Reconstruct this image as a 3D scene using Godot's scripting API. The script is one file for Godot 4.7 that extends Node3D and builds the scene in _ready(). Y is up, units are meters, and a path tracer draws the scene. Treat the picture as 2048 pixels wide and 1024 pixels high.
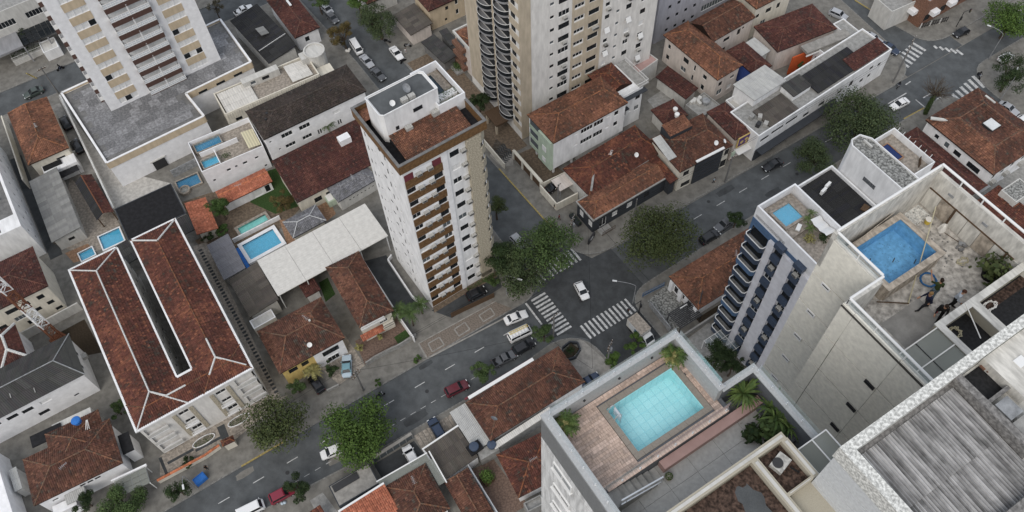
extends Node3D
# An aerial view of a city crossing under an overcast sky. x runs along the main street,z across it,y is up; metres.
const BASE := 0.12
var rng := RandomNumberGenerator.new()
var blotch := FastNoiseLite.new()
var fine := FastNoiseLite.new()
const GROUPS := {"parked_car": "cars parked in streets and yards", "car": "cars driving on the streets", "van": "vans", "motorbike": "motorbikes", "rider": "motorbike riders", "person": "people on foot", "street_tree": "trees along the streets", "garden_tree": "trees and shrubs in the gardens", "street_bush": "bushes on the kerb", "palm_tree": "garden palms", "utility_pole": "utility poles along the streets", "street_lamp": "street lamps", "traffic_light": "traffic lights", "garden_wall": "walls between the plots", "front_wall": "low street walls", "swimming_pool": "pools in the back gardens", "apartment_tower": "apartment towers", "power_cable": "overhead cables", "distant_house": "roofs at the upper frame edge", "flower_bed": "oval flower beds", "playground_toy": "toys in the school yard", "rope_tangle": "ropes left on the roofs", "wooden_pole": "poles left on the terrace", "refuse_bags": "refuse bags", "small_sheet_roof": "small sheet roofs", "dark_flat_roof": "dark roofs by the motorbikes"}
var taken := {}
var mesh_cache := {}
var mats := {}
class MB:
	var v := PackedVector3Array()
	var c := PackedColorArray()
	var n := PackedVector3Array()
	var i := PackedInt32Array()
	var col := Color.WHITE
	var coloured := false
	var smooth := false
	func put(p: Vector3) -> int:
		v.append(p)
		if coloured: c.append(col)
		return v.size() - 1
	func tri(a: Vector3,b: Vector3,d: Vector3):
		var k := put(a); put(b); put(d)
		i.append(k); i.append(k + 2); i.append(k + 1)
	func quad(a: Vector3,b: Vector3,d: Vector3,e: Vector3):
		var k := put(a); put(b); put(d); put(e)
		i.append(k); i.append(k + 2); i.append(k + 1); i.append(k); i.append(k + 3); i.append(k + 2)
	func box(o: Vector3,s: Vector3,turn := 0.0):
		hexa(Transform3D(Basis(Vector3.UP,turn),o),s)
	func hexa(t: Transform3D,s: Vector3):
		var h := s / 2
		var p := []
		for k in 8: p.append(t * Vector3(h.x if k & 1 else -h.x,h.y if k & 2 else -h.y,h.z if k & 4 else -h.z))
		quad(p[4],p[5],p[7],p[6]); quad(p[1],p[0],p[2],p[3]); quad(p[5],p[1],p[3],p[7])
		quad(p[0],p[4],p[6],p[2]); quad(p[6],p[7],p[3],p[2]); quad(p[0],p[1],p[5],p[4])
	func bar(a: Vector3,b: Vector3,w: float,h: float):
		var d := b - a
		var z := d.normalized()
		var x := Vector3.UP.cross(z)
		if x.length() < 0.01: x = Vector3.RIGHT
		x = x.normalized()
		hexa(Transform3D(Basis(x,z.cross(x),z),(a + b) / 2),Vector3(w,h,d.length()))
	func prism(poly: Array,y0: float,y1: float,cap := true,under := false):
		var p := PackedVector2Array(poly)
		if Geometry2D.is_polygon_clockwise(p): p.reverse()
		var m := p.size()
		for k in m:
			var a := p[k]; var b := p[(k + 1) % m]
			quad(Vector3(b.x,y0,b.y),Vector3(a.x,y0,a.y),Vector3(a.x,y1,a.y),Vector3(b.x,y1,b.y))
		var t := Geometry2D.triangulate_polygon(p)
		for k in range(0,t.size(),3):
			var q := [p[t[k]],p[t[k + 1]],p[t[k + 2]]]
			if (q[1] - q[0]).cross(q[2] - q[0]) > 0: q.reverse()
			if cap: tri(Vector3(q[0].x,y1,q[0].y),Vector3(q[1].x,y1,q[1].y),Vector3(q[2].x,y1,q[2].y))
			if under: tri(Vector3(q[0].x,y0,q[0].y),Vector3(q[2].x,y0,q[2].y),Vector3(q[1].x,y0,q[1].y))
	func tube(a: Vector3,b: Vector3,r0: float,r1: float,m := 8,caps := true):
		var z := (b - a).normalized()
		var x := z.cross(Vector3.UP if absf(z.y) < 0.95 else Vector3.RIGHT).normalized()
		var y := z.cross(x)
		for k in m:
			var t0 := TAU * k / m; var t1 := TAU * (k + 1) / m
			var d0 := x * cos(t0) + y * sin(t0); var d1 := x * cos(t1) + y * sin(t1)
			quad(a + d0 * r0,a + d1 * r0,b + d1 * r1,b + d0 * r1)
			if caps:
				tri(b,b + d0 * r1,b + d1 * r1)
				tri(a,a + d1 * r0,a + d0 * r0)
	func lathe(o: Vector3,profile: Array,m := 12):
		for j in profile.size() - 1:
			for k in m:
				var t0 := TAU * k / m; var t1 := TAU * (k + 1) / m
				var a := Vector3(cos(t0),0,-sin(t0)); var b := Vector3(cos(t1),0,-sin(t1))
				var lo: Vector3 = Vector3.UP * profile[j][1]; var hi: Vector3 = Vector3.UP * profile[j + 1][1]
				quad(o + a * profile[j][0] + lo,o + b * profile[j][0] + lo,o + b * profile[j + 1][0] + hi,o + a * profile[j + 1][0] + hi)
	func mesh(m: Material) -> ArrayMesh:
		var am := ArrayMesh.new()
		var ar := []
		ar.resize(Mesh.ARRAY_MAX)
		ar[Mesh.ARRAY_VERTEX] = v
		ar[Mesh.ARRAY_INDEX] = i
		if coloured: ar[Mesh.ARRAY_COLOR] = c
		if n.size() == v.size() and n.size() > 0: ar[Mesh.ARRAY_NORMAL] = n
		am.add_surface_from_arrays(Mesh.PRIMITIVE_TRIANGLES,ar)
		am.surface_set_material(0,m)
		return am
	func smooth_normals():
		var acc := {}
		for k in range(0,i.size(),3):
			var fn := (v[i[k + 2]] - v[i[k]]).cross(v[i[k + 1]] - v[i[k]])
			for j in 3:
				var key := Vector3i((v[i[k + j]] * 2000.0).round())
				acc[key] = acc.get(key,Vector3.ZERO) + fn
		n.resize(v.size())
		for k in v.size():
			var a: Vector3 = acc.get(Vector3i((v[k] * 2000.0).round()),Vector3.UP)
			n[k] = a.normalized() if a.length() > 0 else Vector3.UP
func v3(x: float,y: float,z: float) -> Vector3:
	return Vector3(x,y,z)
func v2(x: float,y: float) -> Vector2:
	return Vector2(x,y)
func numbered(called: String) -> String:
	if not taken.has(called):
		taken[called] = 0
		return called
	taken[called] += 1
	return "%s_%03d" % [called,taken[called]]
func mat(m) -> Material:
	return mats[m] if m is String else m
func part(called: String,mb: MB,m,parent: Node) -> MeshInstance3D:
	var o := MeshInstance3D.new()
	o.name = called
	o.mesh = mb.mesh(mat(m))
	parent.add_child(o,true)
	return o
func shared(called: String,me: Mesh,parent: Node,at: Transform3D) -> MeshInstance3D:
	var o := MeshInstance3D.new()
	o.name = called
	o.mesh = me
	o.transform = at
	parent.add_child(o,true)
	return o
func pbox(called: String,parent: Node,m: String,o: Vector3,s: Vector3,turn := 0.0) -> MeshInstance3D:
	var key := "box " + m
	if not mesh_cache.has(key):
		var b := MB.new()
		b.box(Vector3.ZERO,Vector3.ONE)
		mesh_cache[key] = b.mesh(mat(m))
	return shared(called,mesh_cache[key],parent,Transform3D(Basis(Vector3.UP,turn) * Basis.from_scale(s),o))
func thing(called: String,label: String,category: String,at := Vector3.ZERO,turn := 0.0,group := "") -> Node3D:
	var o := Node3D.new()
	o.name = numbered(called)
	add_child(o)
	o.position = at
	o.rotation.y = turn
	tag(o,label,category,group)
	return o
func tag(o: Node,label: String,category: String,group := "") -> Node:
	o.set_meta("label",label)
	o.set_meta("category",category)
	if group == "": group = GROUPS.get(String(o.name).rstrip("0123456789").trim_suffix("_"), "")
	if group != "": o.set_meta("group",group)
	return o
func single(called: String,mb: MB,m,label: String,category: String,group := "") -> MeshInstance3D:
	var o := part(numbered(called),mb,m,self)
	tag(o,label,category,group)
	return o
func structure(called: String,mb: MB,m) -> MeshInstance3D:
	var o := part(numbered(called),mb,m,self)
	o.set_meta("kind", "structure")
	return o
func at_rect(called: String,label: String,category: String,r: Array,y := BASE,group := "") -> Node3D:
	return thing(called,label,category,Vector3(r[0],y,r[1]),deg_to_rad(r[4]),group)
func offset(r: Array,grow: float) -> Array:
	return [r[0],r[1],r[2] + 2 * grow,r[3] + 2 * grow,r[4]]
func corners(r: Array) -> Array:
	var t := Transform2D(-deg_to_rad(r[4]),Vector2(r[0],r[1]))
	return [t * Vector2(-r[2] / 2,-r[3] / 2),t * Vector2(r[2] / 2,-r[3] / 2),t * Vector2(r[2] / 2,r[3] / 2),t * Vector2(-r[2] / 2,r[3] / 2)]
func grain_image(seed_: int,size: int,mean: float,spread: float,scale_: float,stretch := 1,speck := 0.0) -> ImageTexture:
	var a := FastNoiseLite.new()
	a.seed = seed_
	a.noise_type = FastNoiseLite.TYPE_SIMPLEX_SMOOTH
	a.frequency = scale_ / size
	a.fractal_octaves = 5
	a.fractal_gain = 0.6
	var im: Image = a.get_seamless_image(size,size / stretch,false,false,0.15,true)
	im.convert(Image.FORMAT_L8)
	if stretch > 1: im.resize(size,size,Image.INTERPOLATE_CUBIC)
	var d := im.get_data()
	var out := PackedByteArray()
	out.resize(d.size())
	var g := RandomNumberGenerator.new()
	g.seed = seed_
	for k in d.size():
		var x := (d[k] / 255.0 - 0.5) * 2.0
		out[k] = clampi(int(255.0 * (mean + spread * x + speck * (g.randf() - 0.5))),0,255)
	im = Image.create_from_data(size,size,false,Image.FORMAT_L8,out)
	im.generate_mipmaps()
	return ImageTexture.create_from_image(im)
func lin(r: float,g: float,b: float) -> Color:
	return Color(r,g,b).linear_to_srgb()
func add_mat(called: String,c: Color,rough := 0.9,tex: Texture2D = null,metres := 8.0,metal := 0.0) -> StandardMaterial3D:
	var m := StandardMaterial3D.new()
	m.resource_name = called
	m.albedo_color = c
	m.roughness = rough
	m.metallic = metal
	m.metallic_specular = 0.35
	if tex:
		m.albedo_texture = tex
		m.uv1_triplanar = true
		m.uv1_world_triplanar = true
		m.uv1_scale = Vector3.ONE / metres
	mats[called] = m
	return m
func make_materials():
	var soft := grain_image(1,512,0.96,0.05,6.0,1,0.02)
	var rough := grain_image(2,512,0.88,0.20,9.0,1,0.10)
	var streak := grain_image(3,512,0.95,0.07,10.0,4,0.02)
	var patch := grain_image(4,1024,0.90,0.13,9.0,1,0.10)
	var mossy := grain_image(5,512,0.78,0.45,10.0,1,0.15)
	var T := {"soft": soft, "rough": rough, "streak": streak, "patch": patch, "mossy": mossy}
	for a in [
		["asphalt",0.105,0.112,0.116,0.9, "patch",31.0,0.0],
		["asphalt_dark",0.066,0.070,0.073,0.9, "patch",23.0,0.0],
		["walk",0.215,0.205,0.185,0.95, "patch",17.0,0.0],
		["walk_pale",0.33,0.315,0.29,0.95, "patch",13.0,0.0],
		["kerb",0.25,0.245,0.23,0.95, "rough",5.0,0.0],
		["kerb_yellow",0.42,0.33,0.13,0.95, "rough",4.0,0.0],
		["road_paint",0.6,0.6,0.59,0.85, "rough",6.0,0.0],
		["yellow_paint",0.46,0.36,0.13,0.85, "mossy",5.0,0.0],
		["ground",0.22,0.21,0.19,0.95, "patch",19.0,0.0],
		["soil",0.06,0.045,0.03,1.0, "rough",3.0,0.0],
		["lawn",0.045,0.085,0.025,1.0, "rough",3.0,0.0],
		["white_wall",0.80,0.80,0.80,0.9, "streak",14.0,0.0],
		["white_clean",0.83,0.83,0.84,0.75, "soft",11.0,0.0],
		["white_dirty",0.56,0.55,0.52,0.95, "streak",9.0,0.0],
		["cream_wall",0.68,0.64,0.55,0.9, "streak",12.0,0.0],
		["yellow_wall",0.62,0.46,0.17,0.9, "streak",9.0,0.0],
		["beige_wall",0.55,0.45,0.32,0.9, "streak",13.0,0.0],
		["tan_wall",0.52,0.445,0.34,0.9, "streak",13.0,0.0],
		["stone_tan",0.52,0.465,0.36,0.95, "rough",3.1,0.0],
		["pale_beige",0.74,0.72,0.685,0.9, "streak",12.0,0.0],
		["pink_wall",0.64,0.575,0.525,0.9, "streak",10.0,0.0],
		["green_wall",0.45,0.53,0.42,0.9, "streak",9.0,0.0],
		["grey_wall",0.27,0.27,0.28,0.9, "streak",12.0,0.0],
		["grey_violet",0.40,0.40,0.44,0.9, "streak",12.0,0.0],
		["dark_wall",0.045,0.05,0.058,0.8, "soft",7.0,0.0],
		["orange_wall",0.52,0.10,0.03,0.85, "soft",9.0,0.0],
		["blue_wall",0.05,0.09,0.30,0.8, "soft",7.0,0.0],
		["brick_wall",0.24,0.13,0.09,0.95, "rough",4.0,0.0],
		["brown_tile",0.20,0.115,0.055,0.55, "rough",5.0,0.0],
		["maroon",0.16,0.04,0.05,0.6, "soft",5.0,0.0],
		["blue_band",0.085,0.15,0.26,0.6, "soft",6.0,0.0],
		["navy_panel",0.055,0.075,0.115,0.45, "soft",5.0,0.0],
		["cement",0.34,0.335,0.32,0.95, "patch",9.0,0.0],
		["cement_dark",0.19,0.188,0.185,0.95, "patch",11.0,0.0],
		["mossy_roof",0.36,0.36,0.34,1.0, "mossy",5.0,0.0],
		["black_roof",0.018,0.018,0.020,0.8, "rough",9.0,0.0],
		["paver_red",0.21,0.145,0.115,0.95, "rough",4.0,0.0],
		["paver_beige",0.38,0.335,0.285,0.95, "rough",6.0,0.0],
		["patio_brown",0.19,0.145,0.105,0.95, "rough",6.0,0.0],
		["terracotta_floor",0.36,0.22,0.14,0.9, "rough",5.0,0.0],
		["metal_white",0.66,0.67,0.67,0.5, "soft",8.0,0.0],
		["metal_grey",0.33,0.34,0.35,0.5, "rough",8.0,0.0],
		["metal_dark",0.04,0.04,0.042,0.6, "soft",5.0,0.0],
		["aluminium",0.62,0.63,0.64,0.35, "",1.0,0.7],
		["frame_white",0.72,0.72,0.71,0.6, "",1.0,0.0],
		["frame_dark",0.03,0.03,0.032,0.6, "",1.0,0.0],
		["glass_dark",0.016,0.019,0.022,0.08, "",1.0,0.0],
		["blind",0.74,0.74,0.73,0.8, "soft",3.0,0.0],
		["pane_grey",0.10,0.115,0.125,0.15, "",1.0,0.0],
		["ac_box",0.50,0.49,0.46,0.7, "rough",2.0,0.0],
		["pale_lilac",0.70,0.70,0.74,0.8, "soft",9.0,0.0],
		["balcony_brown",0.095,0.055,0.045,0.7, "soft",3.0,0.0],
		["canopy_sheet",0.62,0.605,0.57,0.7, "soft",7.0,0.0],
		["court_pale",0.52,0.50,0.465,0.9, "patch",9.0,0.0],
		["walk_brown",0.225,0.19,0.16,0.95, "rough",3.0,0.0],
		["wood_brown",0.12,0.075,0.045,0.8, "rough",2.0,0.0],
		["rust",0.22,0.09,0.05,0.85, "rough",2.0,0.0],
		["pool_blue",0.075,0.40,0.60,0.4, "soft",6.0,0.0],
		["pool_deep",0.035,0.19,0.36,0.4, "soft",6.0,0.0],
		["pool_green",0.22,0.6,0.53,0.4, "soft",6.0,0.0],
		["pool_navy",0.012,0.03,0.12,0.06, "soft",6.0,0.0],
		["pool_slate",0.03,0.048,0.062,0.06, "soft",6.0,0.0],
		["rubber",0.012,0.012,0.013,0.9, "",1.0,0.0],
		["plastic_blue",0.03,0.16,0.50,0.5, "soft",3.0,0.0],
		["white_line",0.72,0.72,0.70,0.8, "rough",3.0,0.0],
		["bark",0.11,0.085,0.065,1.0, "rough",1.5,0.0],
		["pink_slab",0.45,0.3,0.275,0.9, "soft",7.0,0.0],
		["gravel_brown",0.1,0.065,0.05,1.0, "mossy",2.6,0.0],
	]:
		add_mat(a[0],lin(a[1],a[2],a[3]),a[4],T[a[5]] if a[5] != "" else null,a[6],a[7])
	for a in [["tiles",0.92],["sheet",0.75],["leaf",0.75],["mixed",0.9]]:
		var m := add_mat(a[0],Color.WHITE,a[1])
		m.vertex_color_use_as_albedo = true
	mats.leaf.backlight = Color(0.25,0.32,0.08)
	mats.leaf.cull_mode = BaseMaterial3D.CULL_DISABLED
	mats.tiles.albedo_texture = rough
	mats.tiles.uv1_triplanar = true
	mats.tiles.uv1_world_triplanar = true
	mats.tiles.uv1_scale = Vector3.ONE / 3.7
	mats.sheet.albedo_texture = streak
	mats.sheet.uv1_triplanar = true
	mats.sheet.uv1_world_triplanar = true
	mats.sheet.uv1_scale = Vector3.ONE / 6.3
	var w := add_mat("water",Color(0.55,0.85,0.95,0.06),0.03)
	w.transparency = BaseMaterial3D.TRANSPARENCY_ALPHA
	w.metallic_specular = 0.5
	var gl := add_mat("glass_clear",Color(0.8,0.88,0.9,0.10),0.05)
	gl.transparency = BaseMaterial3D.TRANSPARENCY_ALPHA
	gl.metallic_specular = 0.5
	gl.cull_mode = BaseMaterial3D.CULL_DISABLED
	var mk := add_mat("glass_milk",Color(0.86,0.88,0.90,0.5),0.3)
	mk.transparency = BaseMaterial3D.TRANSPARENCY_ALPHA
	mk.cull_mode = BaseMaterial3D.CULL_DISABLED
	var fr := add_mat("glass_frosted",Color(0.55,0.56,0.53,0.55),0.3)
	fr.transparency = BaseMaterial3D.TRANSPARENCY_ALPHA
	fr.cull_mode = BaseMaterial3D.CULL_DISABLED
	mats.brown_tile.metallic_specular = 0.3
func window(parent: Node,t: Transform3D,w: float,h: float,style: String):
	var frame_mat := "frame_dark" if style in ["d", "k"] else "frame_white"
	var pane_mat: String = {"w": "glass_dark", "d": "glass_dark", "b": "blind", "k": "glass_dark", "g": "pane_grey"}[style]
	var panes := maxi(1,int(round(w / 0.8)))
	var key := "window %.2f %.2f %s" % [w,h,style]
	if not mesh_cache.has(key):
		var b := MB.new()
		var e := 0.07
		b.box(Vector3(0,h / 2 - e / 2,0),Vector3(w,e,0.08)); b.box(Vector3(0,-h / 2 + e / 2,0),Vector3(w,e,0.08))
		b.box(Vector3(-w / 2 + e / 2,0,0),Vector3(e,h - 2 * e,0.08)); b.box(Vector3(w / 2 - e / 2,0,0),Vector3(e,h - 2 * e,0.08))
		for k in range(1,panes): b.box(Vector3(-w / 2 + w * k / panes,0,0),Vector3(0.05,h - 2 * e,0.06))
		var g := MB.new()
		g.box(Vector3(0,0,-0.02),Vector3(w - 2 * e + 0.02,h - 2 * e + 0.02,0.02))
		mesh_cache[key] = [b.mesh(mat(frame_mat)),g.mesh(mat(pane_mat))]
	var o := shared("window",mesh_cache[key][0],parent,t)
	shared("pane",mesh_cache[key][1],o,Transform3D.IDENTITY)
func facade(mb: MB,parent: Node,o: Vector3,u: Vector3,w: float,h: float,holes := [],deep := 0.16):
	var n := u.cross(Vector3.UP)
	var xs := [0.0,w]; var ys := [0.0,h]
	var ok := []
	for q in holes:
		var x0: float = maxf(q[0],0.02); var x1: float = minf(q[0] + q[2],w - 0.02)
		var y0: float = maxf(q[1],0.02); var y1: float = minf(q[1] + q[3],h - 0.02)
		if x1 - x0 < 0.15 or y1 - y0 < 0.15: continue
		ok.append([x0,y0,x1,y1,q[4]])
		for x in [x0,x1]:
			if not xs.has(x): xs.append(x)
		for y in [y0,y1]:
			if not ys.has(y): ys.append(y)
	xs.sort(); ys.sort()
	var cut := {}
	for q in ok:
		for a in range(xs.find(q[0]),xs.find(q[2])):
			for b in range(ys.find(q[1]),ys.find(q[3])): cut[Vector2i(a,b)] = true
	for b in ys.size() - 1:
		var a := 0
		while a < xs.size() - 1:
			if cut.has(Vector2i(a,b)):
				a += 1
				continue
			var e := a
			while e < xs.size() - 1 and not cut.has(Vector2i(e,b)): e += 1
			mb.quad(o + u * xs[a] + Vector3.UP * ys[b],o + u * xs[e] + Vector3.UP * ys[b],o + u * xs[e] + Vector3.UP * ys[b + 1],o + u * xs[a] + Vector3.UP * ys[b + 1])
			a = e
	for q in ok:
		var a: Vector3 = o + u * q[0] + Vector3.UP * q[1]; var b: Vector3 = o + u * q[2] + Vector3.UP * q[1]
		var c: Vector3 = o + u * q[2] + Vector3.UP * q[3]; var d: Vector3 = o + u * q[0] + Vector3.UP * q[3]
		var i := -n * deep
		mb.quad(a,b,b + i,a + i); mb.quad(b,c,c + i,b + i); mb.quad(c,d,d + i,c + i); mb.quad(d,a,a + i,d + i)
		if q[4] != "":
			window(parent,Transform3D(Basis(u,Vector3.UP,n),(a + c) / 2 + i + n * 0.05),q[2] - q[0],q[3] - q[1],q[4])
func grid(x0: float,dx: float,nx: int,y0: float,dy: float,ny: int,w: float,h: float,style := "w") -> Array:
	var out := []
	for a in nx:
		for b in ny:
			out.append([x0 + dx * a,y0 + dy * b,w,h,style])
	return out
func walls(parent: Node,m,w: float,d: float,y0: float,y1: float,holes := {},cx := 0.0,cz := 0.0,called := "wall",cap := true) -> MeshInstance3D:
	var mb := MB.new()
	var h := y1 - y0
	facade(mb,parent,Vector3(cx - w / 2,y0,cz + d / 2),Vector3.RIGHT,w,h,holes.get("S",[]))
	facade(mb,parent,Vector3(cx + w / 2,y0,cz - d / 2),Vector3.LEFT,w,h,holes.get("N",[]))
	facade(mb,parent,Vector3(cx + w / 2,y0,cz + d / 2),Vector3.FORWARD,d,h,holes.get("E",[]))
	facade(mb,parent,Vector3(cx - w / 2,y0,cz - d / 2),Vector3.BACK,d,h,holes.get("W",[]))
	if cap: mb.quad(Vector3(cx - w / 2,y1,cz + d / 2),Vector3(cx + w / 2,y1,cz + d / 2),Vector3(cx + w / 2,y1,cz - d / 2),Vector3(cx - w / 2,y1,cz - d / 2))
	mb.box(Vector3(cx,(y0 + y1) / 2 - 0.05,cz),Vector3(w - 0.7,h - 0.12,d - 0.7))
	return part(called,mb,m,parent)
const CLAY := {
	"red": [Color(0.125,0.042,0.027),Color(0.055,0.024,0.018),Color(0.24,0.085,0.040),Color(0.06,0.055,0.042)],
	"brown": [Color(0.120,0.050,0.031),Color(0.050,0.027,0.021),Color(0.19,0.085,0.050),Color(0.085,0.075,0.058)],
	"orange": [Color(0.185,0.078,0.044),Color(0.085,0.040,0.026),Color(0.30,0.125,0.062),Color(0.10,0.07,0.05)],
	"new": [Color(0.42,0.13,0.062),Color(0.30,0.09,0.045),Color(0.50,0.18,0.095),Color(0.33,0.12,0.06)],
	"dark": [Color(0.052,0.040,0.034),Color(0.036,0.029,0.026),Color(0.075,0.058,0.050),Color(0.05,0.045,0.04)],
	"maroon": [Color(0.095,0.034,0.026),Color(0.05,0.022,0.02),Color(0.15,0.06,0.042),Color(0.07,0.05,0.042)],
	"grey": [Color(0.17,0.17,0.185),Color(0.13,0.13,0.14),Color(0.21,0.21,0.22),Color(0.12,0.12,0.12)],
}
func tile_colour(pal: Array,p: Vector3) -> Color:
	var s := blotch.get_noise_3d(p.x,p.y,p.z)
	var t := fine.get_noise_3d(p.x,p.y,p.z)
	var c: Color = pal[0]
	c = c.lerp(pal[1],clampf(0.30 - s * 0.8 + t * 0.5,0,1))
	c = c.lerp(pal[2],clampf(s * 1.2 - 0.2 + t * 0.7,0,0.8))
	c = c.lerp(pal[3],clampf(t * 1.8 - s - 0.62,0,0.8))
	var r := rng.randf()
	if r > 0.93: c = c.lerp(pal[2],0.65)
	elif r < 0.10: c = c.lerp(pal[1],0.6)
	var k := rng.randf_range(0.78,1.26)
	var g := (c.r + c.g + c.b) / 3.0
	return Color(lerpf(c.r,g,0.15) * k * 1.3,lerpf(c.g,g,0.15) * k * 1.3,lerpf(c.b,g,0.16) * k * 1.3)
func tile_slope(mb: MB,a: Vector3,b: Vector3,e: Vector3,d: Vector3,pal: Array,xf: Transform3D,tw := 0.32,tl := 0.44,lift := 0.085):
	mb.coloured = true
	var U := (b - a)
	var L := U.length()
	if L < 0.2: return
	U /= L
	var da := d - a
	var V := da - U * da.dot(U)
	var vl := V.length()
	if vl < 0.1: return
	V /= vl
	var nn := U.cross(V).normalized()
	var ua := da.dot(U); var ub := (e - a).dot(U)
	var cols := maxi(1,int(round((maxf(L,ub) - minf(0,ua)) / tw)))
	var u0 := minf(0,ua)
	var step := (maxf(L,ub) - u0) / cols
	var rows := maxi(1,int(ceil(vl / tl)))
	for k in cols:
		var um := u0 + (k + 0.5) * step
		var lo := 0.0; var hi := vl
		if ua > 0 and um < ua: hi = vl * um / ua
		if ua < 0 and um < 0: lo = vl * um / ua
		if ub < L and um > ub: hi = minf(hi,vl * (L - um) / (L - ub))
		if ub > L and um > L: lo = maxf(lo,vl * (um - L) / (ub - L))
		var ul := u0 + k * step
		for j in rows:
			var v0 := maxf(lo,j * tl); var v1 := minf(hi,(j + 1) * tl + 0.02)
			if v1 - v0 < 0.03: continue
			var lo_l := 0.075
			mb.col = tile_colour(pal,xf * (a + U * um + V * v0))
			var wob := rng.randf_range(-0.012,0.012)
			var p := a + U * ul + V * v0; var q := a + U * ul + V * v1
			var kx := mb.put(p + nn * (lo_l)); mb.put(p + U * step * 0.5 + nn * (lo_l + lift + wob)); mb.put(p + U * step + nn * lo_l)
			mb.put(q); mb.put(q + U * step * 0.5 + nn * (lift + wob)); mb.put(q + U * step)
			for z in [0,1]:
				mb.i.append(kx + z); mb.i.append(kx + z + 4); mb.i.append(kx + z + 1)
				mb.i.append(kx + z); mb.i.append(kx + z + 3); mb.i.append(kx + z + 4)
			var ky := mb.put(p + nn * -0.02); mb.put(p + U * step + nn * -0.02)
			mb.i.append(ky); mb.i.append(kx + 1); mb.i.append(ky + 1)
			mb.i.append(ky); mb.i.append(kx); mb.i.append(kx + 1)
			mb.i.append(ky + 1); mb.i.append(kx + 1); mb.i.append(kx + 2)
func hip_roof(parent: Node3D,w: float,d: float,y: float,rise: float,pal: String,hips := [1.0,1.0],cx := 0.0,cz := 0.0,axis := "",cap_mat := "",cap_r := 0.13,wall_mat := "white_wall",called := "roof") -> MeshInstance3D:
	var along_x := (w >= d) if axis == "" else axis == "x"
	var half: float = (d if along_x else w) / 2
	var len_: float = w if along_x else d
	var f := func(s: float,t: float,yy: float) -> Vector3:
		return Vector3(cx + s,yy,cz + t) if along_x else Vector3(cx + t,yy,cz - s)
	var l := len_ / 2
	var i0: float = hips[0] * minf(half,l * 0.999); var i1: float = hips[1] * minf(half,l * 0.999)
	var A: Vector3 = f.call(-l,half,y); var B: Vector3 = f.call(l,half,y); var C: Vector3 = f.call(l,-half,y); var D: Vector3 = f.call(-l,-half,y)
	var r0: Vector3 = f.call(-l + i0,0,y + rise); var r1: Vector3 = f.call(l - i1,0,y + rise)
	var p: Array = CLAY[pal]
	var xf := parent.global_transform if parent.is_inside_tree() else parent.transform
	var mb := MB.new()
	tile_slope(mb,A,B,r1,r0,p,xf)
	tile_slope(mb,C,D,r0,r1,p,xf)
	if hips[1] > 0: tile_slope(mb,B,C,r1,r1,p,xf)
	if hips[0] > 0: tile_slope(mb,D,A,r0,r0,p,xf)
	mb.col = Color(p[1].r * 0.6,p[1].g * 0.6,p[1].b * 0.6)
	var dn := Vector3(0,-0.06,0)
	mb.quad(A + dn,B + dn,r1 + dn,r0 + dn); mb.quad(C + dn,D + dn,r0 + dn,r1 + dn)
	mb.tri(B + dn,C + dn,r1 + dn); mb.tri(D + dn,A + dn,r0 + dn)
	var lo := Vector3(0,-0.2,0)
	for q in [[A,B],[B,C],[C,D],[D,A]]: mb.quad(q[0] + lo,q[1] + lo,q[1] + dn,q[0] + dn)
	mb.quad(D + lo,C + lo,B + lo,A + lo)
	var ro := part(called,mb, "tiles",parent)
	var cm := MB.new()
	var up := Vector3(0,0.05,0)
	cm.coloured = cap_mat == ""
	cm.col = p[2].lerp(p[3],0.45)
	var runs := [[r0,r1]]
	if hips[0] > 0: runs += [[A,r0],[D,r0]]
	if hips[1] > 0: runs += [[B,r1],[C,r1]]
	for q in runs:
		if q[0].distance_to(q[1]) > 0.3: cap_run(cm,q[0] + up,q[1] + up,cap_r,p,cap_mat == "")
	if cm.v.size() > 0: part("ridge_cap",cm, "tiles" if cap_mat == "" else cap_mat,ro)
	for k in 2:
		if hips[k] == 0:
			var gm := MB.new()
			var s := -l + 0.35 if k == 0 else l - 0.35
			var g0: Vector3 = f.call(s,half - 0.4,y - 0.2); var g1: Vector3 = f.call(s,-half + 0.4,y - 0.2); var g2: Vector3 = f.call(s,0,y + rise - 0.2)
			gm.tri(g0,g1,g2); gm.tri(g0,g2,g1)
			part("gable",gm,wall_mat,parent)
	return ro
func cap_run(cm: MB,a: Vector3,b: Vector3,r: float,p: Array,tinted: bool):
	var n := maxi(1,int(round(a.distance_to(b) / 0.45)))
	for k in n:
		if tinted:
			var c: Color = p[2].lerp(p[3],rng.randf_range(0.1,0.8))
			cm.col = c * rng.randf_range(1.1,1.7)
		cm.tube(a.lerp(b,float(k) / n),a.lerp(b,(k + 1.06) / n),r * 1.08,r * 0.9,6,true)
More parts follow.
